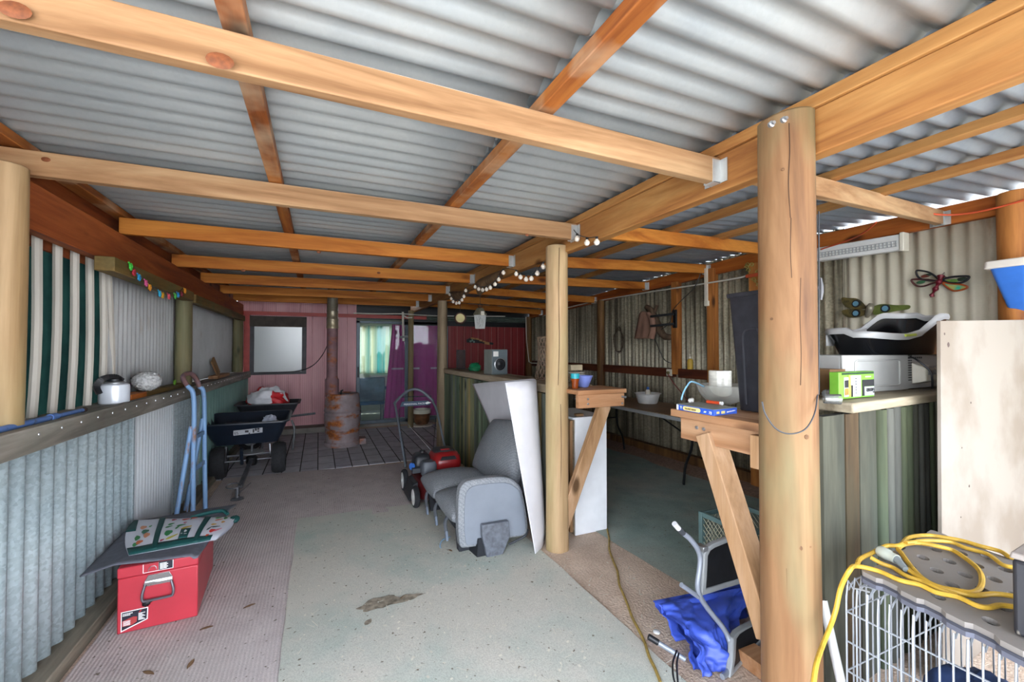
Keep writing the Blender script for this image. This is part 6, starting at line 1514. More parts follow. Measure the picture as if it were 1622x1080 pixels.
for i, q in enumerate(mb.v): mb.v[i] = Vector((q.x, q.y, max(q.z, .012 + .001 * (i % 5))))
single(mb, 'dark_lead', BLACKP, 'dark cable loop trailing from the tarpaulin to the floor', 'cable')
p = P(1040, 998, z=.012); mb = MB(); mb.lathe([(.018, 0), (.018, .006), (.014, .009), (0, .009)], (p.x, p.y, .001), 16); single(mb, 'bottle_cap', WHITEP, 'small pale plastic cap on the gravel beside the tarpaulin', 'cap')
# ---- long table along the right wall
tz = .775
e0 = P(962, 641, z=tz); e1_ = P(1064, 655, z=tz)
th = thing('trestle_table', 'long folding table with a pale edge along the right wall', 'table', (4.0, 4.4, 0))
tx = (e0.x + e1_.x) / 2; ty0 = 3.25; ty1 = 5.6
mb = MB(); mb.box((tx, ty0, tz - .008), (4.26, ty1, tz)); mb.build('table_top', plain('brown_table_top', '#8c7254', .6, 0, .12, 4), th)
mb = MB(); mb.box((tx - .006, ty0 - .006, tz - .05), (4.266, ty1 + .006, tz - .0085)); mb.build('table_edge', GREYP, th, bevel=.006)
for yy in (3.62, 5.2):
    for sx in (-1, 1):
        cx_ = (tx + 4.26) / 2; mb = MB(); x_ = cx_ + sx * .09
        mb.tube(smoothpath([(x_, yy, tz - .05), (x_, yy, .52), (x_ + sx * .02, yy, .38), (x_ + sx * .10, yy, .22), (x_ + sx * .13, yy, .05), (x_ + sx * .13, yy, .012)], 5), .014, 8); mb.build('leg', BLACKM, th)
    mb = MB(); mb.tube([(cx_ - .09, yy, .5), (cx_ + .09, yy, .5)], .01, 8); mb.build('cross_bar', BLACKM, th)
mb = MB(); mb.tube([((tx + 4.26) / 2, 4.4, tz - .05), ((tx + 4.26) / 2, 3.65, .45)], .009, 8); mb.build('stay', BLACKM, th)
c = P(1027, 640, z=tz); c = Vector((c.x + .06, c.y + .08, tz + .001))
s_ = .168
mb = MB(); mb.lathe([(0, 0), (s_ * .68, 0), (s_ * .74, .01), (s_ * .92, .12), (s_ * 1.03, .128), (s_ * 1.03, .134), (s_ * .90, .134), (s_ * .70, .014), (0, .012)], c, 36); single(mb, 'wash_basin', WHITEP, 'white plastic basin on the long table by the right wall', 'basin')
bc = c + Vector((.02, .02, .013))
th = thing('squeeze_bottle', 'white bottle with a blue cap standing in the basin', 'bottle', bc)
mb = MB(); mb.lathe([(0, 0), (.034, 0), (.036, .01), (.036, .12), (.030, .15), (.018, .165), (0, .165)], bc, 20); mb.build('bottle_body', CREAMP, th)
mb = MB(); mb.lathe([(.017, .166), (.017, .19), (.012, .20), (0, .2)], bc, 16); mb.build('cap', BLUEP, th)
# ---- right wall fittings
WX = 4.285
p = P(1089, 582, x=WX); p = Vector((4.33, p.y, 1.236))
th = thing('glue_bottle', 'yellow pump bottle standing on the dark wall rail', 'bottle', p)
mb = MB(); mb.lathe([(0, 0), (.034, 0), (.036, .006), (.036, .10), (.03, .125), (.014, .135), (0, .135)], p, 20); mb.build('bottle_body', plain('cream_yellow_label', '#d8b040', .5, 0, .1), th)
mb = MB(); mb.lathe([(.013, .136), (.013, .16), (.006, .165), (.006, .195), (0, .197)], p, 12); mb.build('nozzle', CREAMP, th)
p = P(1061, 587, x=WX); th = thing('wall_socket', 'white wall socket on the dark rail left of the flat brown stud', 'socket', (4.27, p.y, 1.15))
mb = MB(); mb.box((4.262, p.y - .045, 1.135), (4.289, p.y + .045, 1.225)); mb.build('face_plate', CREAMP, th, bevel=.006)
mb = MB(); mb.lathe([(.02, 0), (.018, .022), (0, .024)], (4.262, p.y, 1.18), 14, (-1, 0, 0)); mb.build('plug', plain('olive_plug', '#6f6a44', .5), th)
mb = MB(); mb.tube(smoothpath([(4.245, p.y, 1.17), (4.25, p.y - .10, 1.05), (4.25, p.y - .28, .90), (4.22, p.y - .42, .80)], 5), .006, 6); single(mb, 'red_lead', plain('dull_red', '#7a2a24', .6), 'dull red lead running down from the wall socket to the table', 'cable')
# folding bracket on the stud
bq0 = P(1070, 505, x=4.275); th = thing('wall_bracket', 'black folding arm bracket screwed to the flat brown stud', 'bracket', bq0)
mb = MB(); mb.box((4.255, bq0.y - .03, bq0.z - .12), (4.279, bq0.y + .03, bq0.z + .12)); mb.build('wall_plate', BLACKM, th, bevel=.006)
for zz in (.065, -.065):
    mb = MB(); mb.bar((4.25, bq0.y, bq0.z + zz), (4.10, bq0.y + .28, bq0.z + zz - .02), .02, .03); mb.build('arm', BLACKM, th, bevel=.003)
for zz in (-.10, .10):
    mb = MB(); mb.lathe([(.022, 0), (.022, .012), (0, .013)], (4.255, bq0.y, bq0.z + zz), 14, (-1, 0, 0)); mb.build('bolt', BLACKM, th)
# jacket
jq = [P(u, v, x=4.24) for u, v in ((1012, 498), (1026, 495), (1033, 506), (1035, 522), (1031, 537), (1004, 536))]
def jk(x, y, X=4.22): return P(880 + x / 3.6, 400 + y / 3.6, x=X)
mb = MB()
def jacket(u, v):
    tl, tr, br, bl = jk(478, 352), jk(528, 338), jk(560, 488), jk(446, 492)
    p = (tl * (1 - u) + tr * u) * (1 - v) + (bl * (1 - u) + br * u) * v
    p.x += -.05 * math.sin(PI * u) * (.6 + .4 * v) + .014 * math.sin(u * 14 + 2 * v) * v
    p.z += .02 * math.sin(PI * u) * (1 - v) - .01 * mnoise.noise(Vector((u * 4, v * 3, 2)))
    return p
mb.grid(jacket, 26, 18)
th = thing('hanging_jacket', 'dusty pink brown jacket hanging on the right wall by the bracket', 'jacket', jk(505, 420))
M_JK = plain('dusty_pink_cloth', '#8e6a58', .9, 0, .1, 6)
mb.build('back_panel', M_JK, th, solid=.008, angle=180)
mb = MB(); mb.tube(smoothpath([jk(528, 346, 4.19), jk(552, 385, 4.18), jk(556, 440, 4.18), jk(545, 486, 4.18)], 5), [.03, .034, .036, .038, .04, .042, .042, .042, .042, .042, .042, .044, .044, .044, .046, .046], 10); mb.build('sleeve', M_JK, th)
mb = MB(); mb.tube([jk(500, 345, 4.24), jk(500, 345, 4.385)], .006, 6); mb.build('hook', BLACKM, th)
# driftwood branch
M_DRIFT = plain('driftwood', '#6c5440', .8, 0, .25, 14, (1, 1, .4), .3)
mb = MB(); mb.tube(smoothpath([jk(520, 310, 4.33), jk(545, 330, 4.31), jk(560, 365, 4.31), jk(582, 410, 4.31), jk(600, 450, 4.31), jk(625, 478, 4.30), jk(668, 482, 4.31)], 5), [.035 + .018 * math.sin(PI * i / 30) for i in range(31)], 10); mb.tube(smoothpath([jk(560, 350, 4.31), jk(572, 320, 4.33), jk(578, 300, 4.34)], 4), .02, 8)
single(mb, 'driftwood_branch', M_DRIFT, 'curved driftwood branch hung on the right wall behind the jacket', 'branch')
# dry wreath
c = jk(365, 500, 4.36); mb = MB()
for k in range(26):
    a0 = k * .9; pts = []
    for i in range(7):
        a = a0 + i * .35; r = .13 + .05 * mnoise.noise(Vector((a * 1.3, k, 0))); pts.append(c + Vector((-.01 - .012 * (k % 3), r * math.cos(a) * .8, r * 1.5 * math.sin(a))))
    mb.tube(pts, .003, 4)
single(mb, 'twig_wreath', plain('dry_twig', '#4c4030', .9, 0, .2), 'tangled dry twig wreath on the right wall left of the jacket', 'wreath')
# wires on the wall
mb = MB(); mb.tube(smoothpath([jk(838, 95, 4.27), jk(790, 200, 4.25), jk(720, 270, 4.25), jk(668, 330, 4.25), jk(650, 400, 4.25), jk(600, 440, 4.24)], 5), .005, 6); single(mb, 'hanging_cable', BLACKP, 'thin black cable looping from the roof to the folding bracket', 'cable')
mb = MB(); mb.tube(smoothpath([jk(560, 480, 4.33), jk(590, 550, 4.33), jk(620, 610, 4.33), jk(670, 635, 4.30)], 5), .005, 6); single(mb, 'hanging_cable', BLACKP, 'thin black cable drooping below the driftwood to the wall rail', 'cable')
pts = [P(862, 500, x=4.3), P(880, 493, x=4.30), P(904, 486, x=4.30), P(944, 477, x=4.30), P(1019, 464, x=4.30), P(1110, 450, x=4.27), P(1170, 440, x=4.27), P(1183, 436, x=4.28)]
mb = MB(); mb.tube(smoothpath(pts, 3), .010, 6); single(mb, 'conduit', M_CONDUIT, 'white conduit following the top of the right wall', 'conduit')
mb = MB(); mb.tube([P(833, 502, x=4.19), P(834, 540, x=4.19), P(838, 573, x=4.19), P(842, 575, x=4.22), P(870, 576, x=4.32)], .010, 6); single(mb, 'conduit', M_CONDUIT, 'white conduit dropping down the dark far corner post', 'conduit')
th = thing('vertical_conduit', 'cream vertical conduit with a clip box on the stud left of the black tub', 'conduit', jk(860, 200, 4.26))
mb = MB(); mb.box((4.255, jk(860, 200, 4.27).y - .018, jk(860, 280, 4.27).z), (4.279, jk(860, 200, 4.27).y + .018, jk(860, 90, 4.27).z)); mb.build('duct', CREAMP, th)
mb = MB(); q = jk(864, 290, 4.27); mb.box((4.25, q.y - .028, q.z - .03), (4.279, q.y + .028, q.z + .03)); mb.build('clip_box', CREAMP, th, bevel=.003)
# painted metal gecko plaque
c = jk(1125, 130, 4.22)
th = thing('scroll_plaque', 'yellow green scrollwork ornament with a red bar above the black tub', 'ornament', c)
mb = MB()
for k in range(9):
    a = k * .75; q = c + Vector((-.005 * (k % 3), .09 * math.cos(a) * (1 if k % 2 else .6), .12 * math.sin(a * 1.3)))
    mb.tube([q + Vector((0, .028 * math.cos(t) * (1 - t / 9), .028 * math.sin(t) * (1 - t / 9))) for t in [i * .6 for i in range(13)]], .005, 5)
mb.build('scrollwork', plain('olive_gold', '#a89a4c', .5, .2, .2), th)
mb = MB(); mb.box((c.x - .012, c.y - .08, c.z - .018), (c.x + .004, c.y + .08, c.z + .018)); mb.build('red_bar', plain('dull_orange_red', '#c0502c', .5), th, bevel=.004)
# strip light
a = P(1298, 404, x=4.30); b = P(1430, 384, x=4.30)
th = thing('strip_light', 'unlit white fluorescent strip light on the orange wall plate', 'ceiling light', a)
za, zb = a.z, b.z
mb = MB(); mb.bar(Vector((4.29, a.y, za)), Vector((4.29, b.y, zb)), .07, .13); mb.build('housing', WHITEP, th, bevel=.01)
mb = MB(); d_ = Vector((0, b.y - a.y, zb - za))
for k in range(22):
    f = .04 + .92 * k / 21; q = Vector((4.253, a.y, za)) + d_ * f; mb.box((4.249, q.y - .004, q.z - .032), (4.255, q.y + .004, q.z + .012))
for s2_ in (-.032, -.01, .012): mb.bar(Vector((4.252, a.y, za + s2_)) + d_ * .03, Vector((4.252, b.y, zb + s2_)) - d_ * .03, .005, .004)
mb.build('louvre_grid', GREYP, th, smooth=False)
mb = MB(); mb.box((4.245, b.y - .03, zb - .075), (4.33, b.y + .0, zb + .075)); mb.build('end_cap', CREAMP, th, bevel=.006)
# orange lead under the roof
pts = [P(1300, 395, x=4.0), P(1345, 380, x=3.9), P(1372, 366, x=3.7), P(1388, 352, x=3.6)]
mb = MB(); mb.tube(smoothpath([P(1424, 333, x=3.9), P(1450, 335, x=4.0), P(1490, 340, x=4.15), P(1525, 339, x=4.2), P(1570, 331, x=4.2), P(1640, 312, x=4.2)], 5), .007, 6); single(mb, 'orange_lead', ORANGE, 'orange lead strung under the roof at the far right', 'cable')
mb = MB(); mb.tube(smoothpath(pts, 5), .006, 6); single(mb, 'orange_lead', ORANGE, 'short orange lead looping above the strip light', 'cable')
mb = MB(); q = P(1207, 458, y=2.87); mb.tube([Vector((q.x, 2.865, 2.40)), q], .006, 6); single(mb, 'orange_lead', ORANGE, 'orange lead hanging straight down beside the near post', 'cable')
# spray gun nozzle on a chain along the near post
q = [P(1297, v, y=1.14) for v in (335, 360, 400, 440, 470, 520, 560, 610, 625)]
th = thing('hanging_hose', 'thin grey hose with a nozzle hanging along the right side of the near post', 'hose', q[4])
mb = MB(); mb.tube(smoothpath(q, 5), .003, 6); mb.build('hose', DKGREY, th)
mb = MB(); mb.tube([P(1300, 440, y=1.15), P(1301, 452, y=1.15), P(1301, 462, y=1.15), P(1300, 475, y=1.15)], [.004, .008, .009, .005], 10); mb.build('nozzle', plain('dull_nozzle', '#6a6a6c', .5, .3), th)
pts = [P(1207, 636, y=.97), P(1212, 655, y=.965), P(1228, 678, y=.955), P(1250, 687, y=.95), P(1275, 680, y=.955), P(1290, 655, y=.965), P(1295, 625, y=.99)]
mb = MB(); mb.tube(smoothpath(pts, 6), .0025, 5); single(mb, 'thin_wire', DKGREY, 'thin dark wire drooping round the near post', 'wire')
# dragonfly and butterfly wall art
def dg(x, y, X=4.36): return P(1410 + x / 7.198, 390 + y / 7.2, x=X)
th = thing('metal_dragonfly', 'black and red metal dragonfly with coloured glass wings on the cream sheet', 'wall art', dg(540, 420))
def outline(pts, m, name, r=.006, fill=None, X=4.36):
    ring = smoothpath([dg(x, y, X) for x, y in pts], 4, closed=True)
    mb = MB(); mb.tube(ring, r, 6, closed=True); o = mb.build(name, m, th)
    if fill:
        c_ = sum(ring, Vector()) / len(ring); mb = MB(); mb.poly([p + Vector((.001, 0, 0)) for p in ring]); mb.build('glass_fill', fill, o, smooth=False, solid=.002)
    return o
outline([(545, 375), (450, 300), (330, 275), (297, 290), (320, 350), (400, 385), (500, 392)], INK, 'wing', .007)
outline([(540, 400), (440, 380), (280, 375), (243, 392), (300, 450), (380, 455), (470, 425)], plain('maroon_metal', '#4a1c1c', .5), 'wing', .007)
outline([(600, 380), (700, 350), (860, 340), (900, 352), (860, 395), (780, 420), (660, 410)], INK, 'wing', .008)
outline([(600, 415), (680, 425), (800, 435), (882, 462), (840, 490), (740, 508), (670, 480)], plain('orange_rim', '#a84c1c', .4), 'wing', .007, plain('teal_glass', '#3aa88c', .2, 0, .25, 20, col2='#c8a83a'))
for x, y, col, r in ((400, 340, '#6b3024', .018), (350, 410, '#2f5a3c', .018), (720, 395, '#5f8a3c', .02), (820, 375, '#26342a', .02), (440, 325, '#2c3c30', .015), (660, 400, '#7a9a40', .018)):
    mb = MB(); q = dg(x, y); mb.blob(q, (.004, r * 1.6, r * .7), 0, 1, 0, 12, 8); mb.build('wing_glass', plain('glass_' + col, col, .3), th)
mb = MB(); bp = [dg(580, 335, 4.34), dg(570, 370, 4.33), dg(545, 430, 4.33), dg(515, 490, 4.33), dg(480, 550, 4.34), dg(462, 578, 4.35)]
mb.tube(smoothpath(bp, 4), [.020 + .006 * math.sin(i * 1.2) - .0005 * i for i in range(21)], 10); mb.build('body', plain('deep_red_metal', '#7a1c2c', .35, .3, .2, 30), th)
mb = MB(); mb.tube([dg(585, 330, 4.34), dg(620, 298, 4.33)], .0025, 5); mb.tube([dg(590, 335, 4.34), dg(640, 350, 4.33)], .0025, 5); mb.build('antenna', INK, th)
def bf(x, y, X=4.36): return P(1300 + x / 5.685, 470 + y / 5.685, x=X)
th = thing('metal_butterfly', 'bronze and green metal butterfly with blue eye spots behind the black tray', 'wall art', bf(440, 110))
M_BRZ = plain('mottled_bronze', '#77683a', .5, .3, .4, 24, col2='#3c3a26'); M_BGR = plain('butterfly_green', '#6c7a3a', .4, 0, .2, 20)
for pts, mm in (([(410, 90), (340, 20), (250, 10), (190, 10), (205, 70), (260, 105), (380, 110)], M_BRZ), ([(405, 120), (300, 110), (200, 120), (200, 155), (250, 185), (330, 185), (400, 160)], M_BRZ), ([(480, 90), (560, 65), (680, 75), (800, 75), (795, 110), (700, 125), (560, 150), (480, 160)], M_BGR)):
    ring = smoothpath([bf(x, y) for x, y in pts], 4, closed=True); mb = MB(); mb.prism(ring, (-.006, 0, 0)); mb.build('wing', mm, th, bevel=.002)
for x, y in ((318, 62), (318, 148), (583, 105)):
    mb = MB(); mb.lathe([(.034, 0), (.034, .004), (0, .005)], bf(x, y, 4.353), 18, (-1, 0, 0)); mb.build('eye_rim', INK, th); mb = MB(); mb.lathe([(.022, .005), (.022, .009), (0, .010)], bf(x, y, 4.353), 18, (-1, 0, 0)); mb.build('eye_spot', plain('eye_blue', '#6fa0b8', .4), th)
mb = MB(); mb.tube(smoothpath([bf(455, 60, 4.35), bf(440, 110, 4.34), bf(415, 185, 4.35)], 5), [.014, .02, .024, .028, .03, .03, .028, .026, .022, .018, .012], 10); mb.build('body', plain('silver_body', '#a09a88', .4, .5, .2), th)
# ---- things on the shelf of the half wall
st = 1.266
def shl(u, v): return P(u, v, z=st)
mw0 = P(1332, 624, y=1.36); x0 = mw0.x; x1 = P(1436, 624, y=1.36).x; x2 = P(1492, 560, y=1.36).x + .04; zt_ = P(1336, 563, y=1.36).z
th = thing('microwave', 'white microwave oven with its vented back turned to the camera on the shelf', 'microwave', ((x0 + x2) / 2, 1.5, st))
mb = MB(); mb.box((x0, 1.362, st + .004), (x2, 1.60, zt_)); mb.build('case', plain('microwave_white', '#b4b4b0', .4, 0, .04), th, bevel=.005)
mb = MB(); mb.box((x0 - .001, 1.350, st + .002), (x1, 1.362, zt_ + .001)); mb.build('side_panel', plain('microwave_white', '#b4b4b0'), th, bevel=.003)
hx = (x1 - x0)
ring = [(x0 + hx * a, 1.3495, st + (zt_ - st) * b) for a, b in ((.20, .16), (.82, .16), (.85, .2), (.85, .82), (.82, .86), (.20, .86), (.17, .82), (.17, .2))]
mb = MB(); mb.tube(ring, .006, 6, closed=True); mb.build('pressed_rim', plain('microwave_white', '#b4b4b0'), th)
mb = MB()
for i in range(5):
    for j in range(11): mb.box((x1 + .008 + i * .012, 1.3605, st + .05 + j * .014), (x1 + .015 + i * .012, 1.3615, st + .058 + j * .014))
for i in range(8): mb.box((x1 + .02 + i * .02, 1.3605, zt_ - .022), (x1 + .032 + i * .02, 1.3615, zt_ - .012))
mb.build('vent_holes', INK, th, smooth=False)
bx0_ = x1 + .075; bx1_ = x1 + .185
mb = MB(); mb.hexa([(bx0_, 1.30, st + .05), (bx1_, 1.30, st + .05), (bx1_, 1.361, st + .03), (bx0_ - .02, 1.361, st + .03), (bx0_, 1.30, zt_ - .075), (bx1_, 1.30, zt_ - .075), (bx1_ - .01, 1.361, zt_ - .045), (bx0_ - .02, 1.361, zt_ - .045)]); mb.build('rear_hump', CREAMP, th, bevel=.006)
mb = MB(); mb.box((bx0_ + .015, 1.2985, st + .085), (bx1_ - .008, 1.2995, zt_ - .085)); mb.build('rating_label', GREYP, th, smooth=False)
mb = MB()
for j in range(7): mb.box((bx0_ + .02, 1.2975, st + .09 + j * .007), (bx1_ - .014 - .01 * (j % 3), 1.2983, st + .0925 + j * .007))
mb.build('label_lines', DKGREY, th, smooth=False)
mb = MB(); mb.tube(smoothpath([(x1 + .01, 1.345, zt_ - .01), (x1 + .05, 1.33, zt_ - .03), (x1 + .075, 1.285, zt_ - .09), (x1 + .085, 1.28, st + .06), (x1 + .11, 1.29, st + .01)], 6), .005, 6); mb.build('power_cord', BLACKP, th)
# litter tray on top
th = thing('litter_tray', 'black high backed litter tray with a pale rim on top of the microwave', 'litter tray', ((x0 + x2) / 2, 1.47, zt_))
ztr = zt_ + .0015
L0, L1 = P(1324, 520, y=1.50).x, P(1482, 500, y=1.42).x
def tray_ring(t):
    """outline: u along x, front and back"""
    pts = []
    return pts
cxx = (L0 + L1) / 2; hx_ = (L1 - L0) / 2; cyy = 1.46; hy_ = .155
def rim_z(x, back):
    s_ = (x - L0) / (L1 - L0)
    base = P(1324, 526, y=1.45).z; hi = P(1482, 500, y=1.40).z
    k = max(0, min(1, (s_ - .42) / .40)); k = k * k * (3 - 2 * k)
    dip = -.012 * math.sin(PI * min(1, s_ / .5)) if s_ < .5 else 0
    return base + dip + (hi - base) * k + (.022 if back else 0)
def tr(a, sc__, zf):
    cx2 = math.copysign(abs(math.cos(a)) ** .5, math.cos(a)); sy2 = math.copysign(abs(math.sin(a)) ** .5, math.sin(a))
    x = cxx + hx_ * sc__ * cx2; y = cyy + hy_ * sc__ * sy2
    return x, y
def tray_surf(u, v, inner=False):
    a = 2 * PI * u; s_ = (.80 + .17 * v) - (.02 if inner else 0)
    x, y = tr(a, s_, v); xr, yr = tr(a, 1, 1)
    zr_2 = rim_z(xr, yr > cyy)
    zb_ = ztr + (.008 if inner else 0)
    return Vector((x, y, zb_ + (zr_2 - .02 - zb_) * v))
mb = MB(); mb.grid(lambda u, v: tray_surf(u, v), 56, 10, closed_u=True); mb.grid(lambda u, v: tray_surf(u, 1 - v, True), 56, 10, closed_u=True)
n = 56; mb.poly([tray_surf(k / n, 0) for k in range(n)][::-1]); mb.poly([tray_surf(k / n, 0, True) for k in range(n)])
mb.build('tray', plain('glossy_black', '#101114', .18, 0, .1), th, angle=60)
mb = MB()
def rim(u, v):
    a = 2 * PI * u; prof = [(.955, -.028), (1.0, -.03), (1.02, -.012), (1.0, .004), (.93, .006), (.90, -.004), (.915, -.03), (.94, -.03)]
    s_, dz = prof[int(round(v * 7))]; x, y = tr(a, s_, 1); xr, yr = tr(a, 1, 1); return Vector((x, y, rim_z(xr, yr > cyy) + dz))
mb.grid(rim, 72, 7, closed_u=True); mb.build('rim', plain('pale_grey_rim', '#aaaaa8', .4, 0, .03), th, angle=60)
mb = MB(); 
def scr(u, v):
    x = L0 + (L1 - L0) * (.06 + .46 * u); z1_ = rim_z(x, True) + .0; return Vector((x, cyy + hy_ * .80, ztr + .05 + (z1_ - ztr - .05) * v))
mb.grid(scr, 16, 4); mb.build('inner_screen', plain('pale_grey_rim', '#aaaaa8'), th, solid=.004)
mb = MB(); pts = [Vector((L0 + (L1 - L0) * f, cyy - hy_ * 1.015, rim_z(L0 + (L1 - L0) * f, False) - .006)) for f in (.30, .36, .42)]
mb.tube(pts, .008, 6); mb.build('yellow_sticker', plain('lime_yellow', '#b8c83a', .5), th)
# lime box
g = P(1327, 629, y=1.22); g1_ = P(1382, 626, y=1.23)
th = thing('stove_box', 'lime green portable stove box lying upside down at the front of the shelf', 'box', (g.x + .1, 1.3, st))
zg = P(1320, 590, y=1.22).z; zg = max(zg, st + .10)
fx0, fx1 = g.x, g1_.x + .005; fy0, fy1 = 1.215, 1.225
e = Vector((fx1 - fx0, fy1 - fy0, 0)); nb_ = Vector((-e.y, e.x, 0)).normalized()
B0 = Vector((fx0, fy0, st + .002)); Hh = Vector((0, 0, zg - st - .002))
mb = MB(); mb.prism([B0, B0 + e, B0 + e + nb_ * .04, B0 + nb_ * .04], Hh); mb.build('carton', LIME, th, bevel=.002)
def gf(a, b): return B0 + e * a + Hh * b - nb_ * .0015
def gp(a0, b0, a1, b1, m, name): mb = MB(); mb.prism([gf(a0, b0), gf(a1, b0), gf(a1, b1), gf(a0, b1)], -nb_ * .0006); return mb.build(name, m, th, smooth=False)
gp(.13, .08, .30, .80, WHITEINK, 'printed_panel'); gp(.31, .06, .60, .86, WHITEINK, 'printed_panel')
gp(.64, .42, .985, .68, INK, 'printed_panel'); gp(.64, .06, .70, .42, INK, 'printed_panel'); gp(.70, .06, .985, .41, GREYP, 'printed_panel'); gp(.08, .90, .98, .98, plain('dark_green_print', '#14401c', .5), 'printed_panel')
mb = MB()
def gq(a0, b0, a1, b1): mb.prism([gf(a0, b0) - nb_ * .001, gf(a1, b0) - nb_ * .001, gf(a1, b1) - nb_ * .001, gf(a0, b1) - nb_ * .001], -nb_ * .0006)
gq(.14, .42, .245, .70); gq(.31, .06, .37, .5)
for k in range(12): gq(.435, .12 + k * .055, .475, .12 + k * .055 + .028 + .012 * (k % 2))
mb.build('printed_black', INK, th, smooth=False)
mb = MB(); mb.prism([gf(.25, .08) - nb_ * .0012, gf(.31, .08) - nb_ * .0012, gf(.31, .88) - nb_ * .0012, gf(.25, .88) - nb_ * .0012], -nb_ * .0006); mb.build('printed_yellow', plain('print_yellow', '#c8c050', .5), th, smooth=False)
mb = MB(); mb.prism([gf(.14, .14) - nb_ * .0012, gf(.24, .14) - nb_ * .0012, gf(.24, .40) - nb_ * .0012, gf(.14, .40) - nb_ * .0012], -nb_ * .0006); mb.build('printed_orange', plain('print_orange', '#d88a3a', .5, 0, .2, 40), th, smooth=False)
lettering('Gasmate', .032, gf(.975, .34) - nb_ * .003, -e, (0, 0, -1), INK, th, sx=.62)
gp(.72, .77, .90, .82, plain('pale_green_print', '#b8c89a', .5), 'printed_panel')
# glasses, brown carton
for u, v, lab in ((1305, 634, 'small glass lying on the shelf behind the near post'), (1322, 637, 'small glass lying tilted in front of the lime box')):
    p = P(u, v, z=st + .016) + Vector((.03, .06, 0)) if u > 1310 else Vector((2.17, 1.27, st)); d_ = Vector((.6, -.55, 0)).normalized() if u > 1310 else Vector((.9, .2, 0)).normalized()
    mb = MB(); mb.lathe([(.016, 0), (.019, .001), (.022, .06), (.0205, .06), (.016, .006), (0, .006)], Vector((p.x, p.y, st + .0225)), 20, d_); single(mb, 'glass', glassy('clear_glass', (.9, .92, .92, 1), .05, .12, '#d8d8d4', .08), lab, 'glass')
c = P(1306, 600, y=1.40); mb = MB(); mb.box((c.x - .06, 1.34, st + .002), (c.x + .07, 1.50, st + .13)); single(mb, 'brown_carton', CARD, 'open brown carton behind the near post at the end of the shelf', 'carton', bevel=.002)
# blue planter tub on a wooden crate at the right edge
cq = P(1578, 430, y=1.36); 
BTx = P(1563, 420, y=1.33).x
z_r1 = P(1563, 426, y=1.33).z; xb_ = P(1606, 505, y=1.31).x; z_b = P(1606, 505, y=1.31).z - .04
TCx = BTx + .15
th = thing('blue_planter', 'blue square planter with a pale rim at the right edge above the white board', 'planter', (TCx, 1.2, z_b))
mb = MB(); frus(mb, xb_, xb_ + .16, 1.15, 1.31, BTx + .025, BTx + .27, 1.10, 1.33, z_b, z_r1 + .0); mb.build('pot', BLUEP, th, angle=30)
mb = MB(); frus(mb, BTx - .002, BTx + .295, 1.075, 1.352, BTx + .004, BTx + .29, 1.08, 1.347, z_r1, z_r1 + .05, 1); mb.build('rim', PLY, th, bevel=.006)
th = thing('wooden_crate', 'wooden crate behind the white board carrying the blue planter', 'crate', (TCx, 1.23, st))
for zz in (0, 1, 2):
    zA = st + .002 + (z_b - st - .004) * zz / 3; zB = zA + (z_b - st) / 3 - .012
    for (a0, b0) in (((xb_ - .03, 1.14), (xb_ + .18, 1.152)), ((xb_ - .03, 1.32), (xb_ + .18, 1.332))):
        mb = MB(); mb.box((a0[0], a0[1], zA), (b0[0], b0[1], zB)); mb.build('slat', W_BENCH_X, th)
for xx in (xb_ - .03, xb_ + .168):
    mb = MB(); mb.box((xx, 1.153, st + .002), (xx + .012, 1.319, z_b - .002)); mb.build('end_board', W_BENCH_Y, th)
# white painted board leaning on the half wall
th = thing('painted_board', 'large scuffed white board leaning against the log half wall', 'board', (3.3, 1.1, 0))
tl = P(1490, 508, y=1.07); bx_ = P(1490, 835, y=1.09)
brx = P(1490, 800, y=1.02)
A0 = Vector((P(1490, 840, y=1.02).x, 1.02, .003)); A1 = Vector((tl.x, 1.07, tl.z)); Wd = Vector((1.42, .10, .0))
nr = (A1 - A0).cross(Wd).normalized()
M_BOARD = plain('scuffed_white_board', '#988f84', .6, 0, .03, 2.2, (1, 1, 1), .05, col2='#85796c', lo=.38, hi=.56)
mb = MB(); mb.prism([A0, A0 + Wd, A1 + Wd + Vector((0, 0, .05)), A1], Vector((0, .016, 0))); mb.build('panel', M_BOARD, th, bevel=.002)
for (a, b, r) in ((.12, .93, .012), (.06, .962, .006), (.45, .50, .006), (.33, .62, .004), (.30, .42, .004), (.5, .75, .005)):
    q = A0 + Wd * (a * .5) + (A1 - A0) * b; mb = MB(); mb.blob(q + Vector((0, -.0005, 0)), (r, .0012, r), .3, 2, a, 12, 8); mb.build('stain', plain('dark_spot', '#5a4a44', .7, 0, .1), th)
# ---- wire cage with foam mats
CX0, CX1, CY0, CY1, CZ = 1.66, 2.36, .12, .915, .70
th = thing('wire_cage', 'large pale wire pet cage at the bottom right corner', 'cage', ((CX0 + CX1) / 2, .55, 0))
M_WIRE = plain('white_wire', '#a0a5ab', .4, .3, .05)
mb = MB()
NW = 26
for k in range(NW + 1):
    y = CY0 + (CY1 - CY0) * k / NW
    pts = [(CX0, y, .02), (CX0, y, CZ - .07), (CX0 + .015, y, CZ - .03), (CX0 + .05, y, CZ - .004), (CX0 + .12, y, CZ)]
    mb.tube(smoothpath(pts, 2), .0028 if k % 4 else .004, 5)
for z in (.02, .14, .27, .40, .50, .60): mb.tube([(CX0, CY0, z), (CX0, CY1, z)], .003, 5)
o = mb.build('left_side', M_WIRE, th)
mb = MB()
for k in range(19):
    x = CX0 + (CX1 - CX0) * k / 18; mb.tube(smoothpath([(x, CY1, .02), (x, CY1, CZ - .05), (x, CY1 - .02, CZ - .012), (x, CY1 - .07, CZ)], 2), .0028, 5)
for z in (.02, .20, .40, .60): mb.tube([(CX0, CY1, z), (CX1, CY1, z)], .003, 5)
